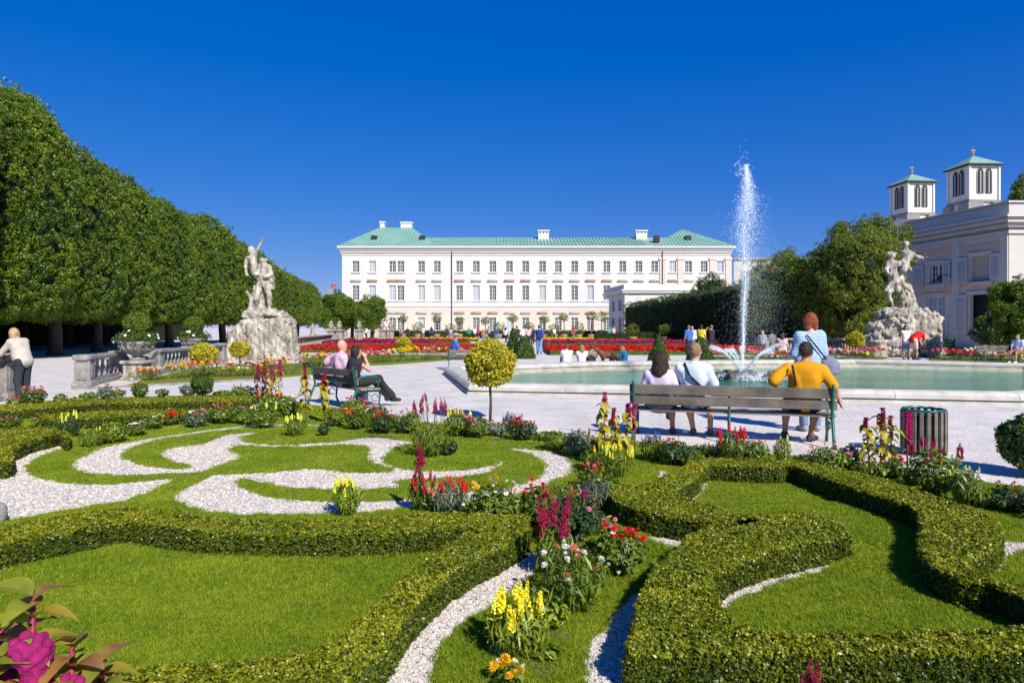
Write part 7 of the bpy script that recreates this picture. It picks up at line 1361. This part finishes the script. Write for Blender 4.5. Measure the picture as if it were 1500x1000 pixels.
for xa, xb, ya, yb in ((428, 700, 53, 57.8), (690, 722, 42, 64), (795, 1112, 49, 53.8), (470, 700, 65, 69.8), (790, 1060, 60, 65.8)):
    ym = (ya+yb)/2; o = sheet('lawn', [Vector((pxX(xa, ym), ya, 0)), Vector((pxX(xb, ym), ya, 0)), Vector((pxX(xb, ym), yb, 0)), Vector((pxX(xa, ym), yb, 0))], [], .03, M_TURF, .03); tag(o, kind='structure')
# --- potted trees and low hedges before the palace
def far_hedge(label, xa, xb, Yd, h, src=SRC_LIN, dep=1.2):
    x0_, x1_ = pxX(xa, Yd), pxX(xb, Yd); q = MB(); q.box(x0_, x1_, Yd, Yd+dep, 0, h-.12); o = q.build('hedge', M_CORE); tag(o, label, 'hedge'); n = int((x1_-x0_)*(h+dep)*14); k_ = rng.random(n) < .6
    p = np.column_stack([rng.uniform(x0_, x1_, n), np.where(k_, Yd-.02, Yd+rng.random(n)*dep), np.where(k_, rng.random(n)*h, h-.08)]); scatter('foliage', p, np.where(k_[:, None], [0, -1., .3], [0, 0, 1.]), .5, src, o)['kind'] = 'stuff'
far_hedge('low green hedge along the foot of the palace, left half', 560, 745, 104, 1.25); far_hedge('low green hedge along the foot of the palace, right half', 760, 890, 104, 1.25); far_hedge('dark low hedge and railing line before the orangery wing', 872, 1120, 72, 1.15, SRC_DK)
for i, (px, Yd, h, dk) in enumerate(((590, 101, 3.4, 0), (612, 100, 2.2, 1), (640, 101, 3.4, 0), (660, 100, 2.0, 1), (673, 101, 3.2, 0), (711, 101, 3.1, 0), (731, 100, 2.2, 1), (752, 101, 3.5, 0), (775, 99, 2.2, 1), (797, 98, 3.3, 0), (812, 97, 2.0, 1), (826, 97, 3.6, 0), (848, 97, 2.1, 1), (866, 97, 3.8, 0), (881, 96, 3.6, 1), (926, 69, 1.9, 0), (975, 69, 1.9, 0))):
    t = thing('potted_tree', f'small potted tree lined up before the palace, {ordw[i]} from the left', 'potted tree', (pxX(px, Yd), Yd, 0), 0, 'potted trees before the palace'); q = MB(); q.lathe([(.36, 0), (.5, .6), (.55, .68), (.45, .68)], n=10); q.build('pot', mat('terracotta', (.42, .24, .14), .9, (.5, .3, .2), 3), t, True)
    q = MB(); q.tube([(0, 0, .6), (.05, 0, h*.5), (0, 0, h*.8)], [.09, .07, .05], 6); q.build('trunk', M_BARK, t); n = 110; d = ball_dirs(n); p = d*np.array([.75, .75, .62])*(1 if dk == 0 else 1.25)*rng.uniform(.5, 1, (n, 1)); p[:, 2] += h-.5; scatter('crown', p, d, .6, SRC_YG if dk == 0 else SRC_LIN, t)['kind'] = 'stuff'

# --- leafy fillers and bare soil between the near flowers
for i, (px, py, w_, h_, lc, nr_, bl_, lab) in enumerate((
    (800, 770, 60, 44, 'mid', False, (('dahlia', 'red', 2, .6),), 'mid-green leafy plant between the scarlet flowers and the raspberry dahlias'),
    (860, 785, 60, 46, 'dark', True, (), 'dark grassy leaf clump under the raspberry dahlias'), (845, 838, 50, 42, 'mid', False, (('daisy', 'white', 4, .8),), 'leafy plant with tiny white blooms beside the magenta plumes'),
    (780, 905, 46, 44, 'mid', True, (), 'grassy leaf clump behind the yellow snapdragons'), (735, 962, 52, 36, 'dark', True, (), 'low dark grassy leaves left of the yellow snapdragons'), (800, 968, 44, 26, 'lime', False, (), 'low pale leaves right of the yellow snapdragons'),
    (695, 768, 46, 34, 'mid', False, (('daisy', 'white', 4, .7),), 'leafy plant between the coral snapdragons and the daisies'), (905, 745, 40, 34, 'mid', True, (), 'grassy clump at the left corner of the forked hedge'),
    (870, 690, 46, 34, 'mid', False, (('dahlia', 'pink', 2, .5),), 'leafy plant left of the pale snapdragons near the bench end'), (1180, 690, 40, 26, 'mid', False, (('daisy', 'white', 4, .8),), 'low leafy plant left of the rosy dahlias by the bench'),
    (1010, 684, 40, 30, 'mid', True, (), 'grassy leaves between the red geranium and the small white flowers'), (1340, 712, 40, 32, 'lime', False, (('daisy', 'white', 3, .8),), 'pale leafy plant between the scarlet dahlia and the dark red bush'),
    (360, 622, 40, 26, 'mid', False, (('daisy', 'white', 5, .8), ('dahlia', 'salmon', 2, .5)), 'leafy plant right of the salmon-pink flower cluster'), (575, 628, 34, 24, 'mid', False, (('dahlia', 'red', 3, .5),), 'leafy plant just below the left bench feet'), (540, 628, 34, 24, 'lime', True, (), 'lime grassy clump right of the orange and yellow flowers'))):
    plant(lab, px, py, w_, h_, leafc=lc, narrow=nr_, blooms=bl_)
for (px, py, rx, ry) in ((790, 935, .17, .10), (815, 905, .22, .13), (770, 985, .15, .08), (880, 840, .25, .14), (830, 800, .25, .2), (1100, 682, .9, .10), (1250, 695, .7, .10), (620, 640, .9, .12), (700, 645, .8, .12)):
    c = G(px, py); pts = [Vector((c.x+math.cos(a)*rx*random.uniform(.75, 1.2), c.y+math.sin(a)*ry*random.uniform(.75, 1.2), 0)) for a in np.linspace(0, 6.28, 13)[:-1]]
    o = sheet('soil', chaikin(pts, 1), [], .017, M_SOIL); tag(o, kind='structure')

t = thing('stone_post', 'small rounded grey stone post cut off by the left edge beside the gravel', 'post', (G(-6, 768).x, G(-6, 768).y, 0)); q = MB(); q.lathe([(.075, 0), (.08, .06), (.078, .13), (.06, .165), (.02, .18)], n=14); q.build('post', M_GREYST, t, True)
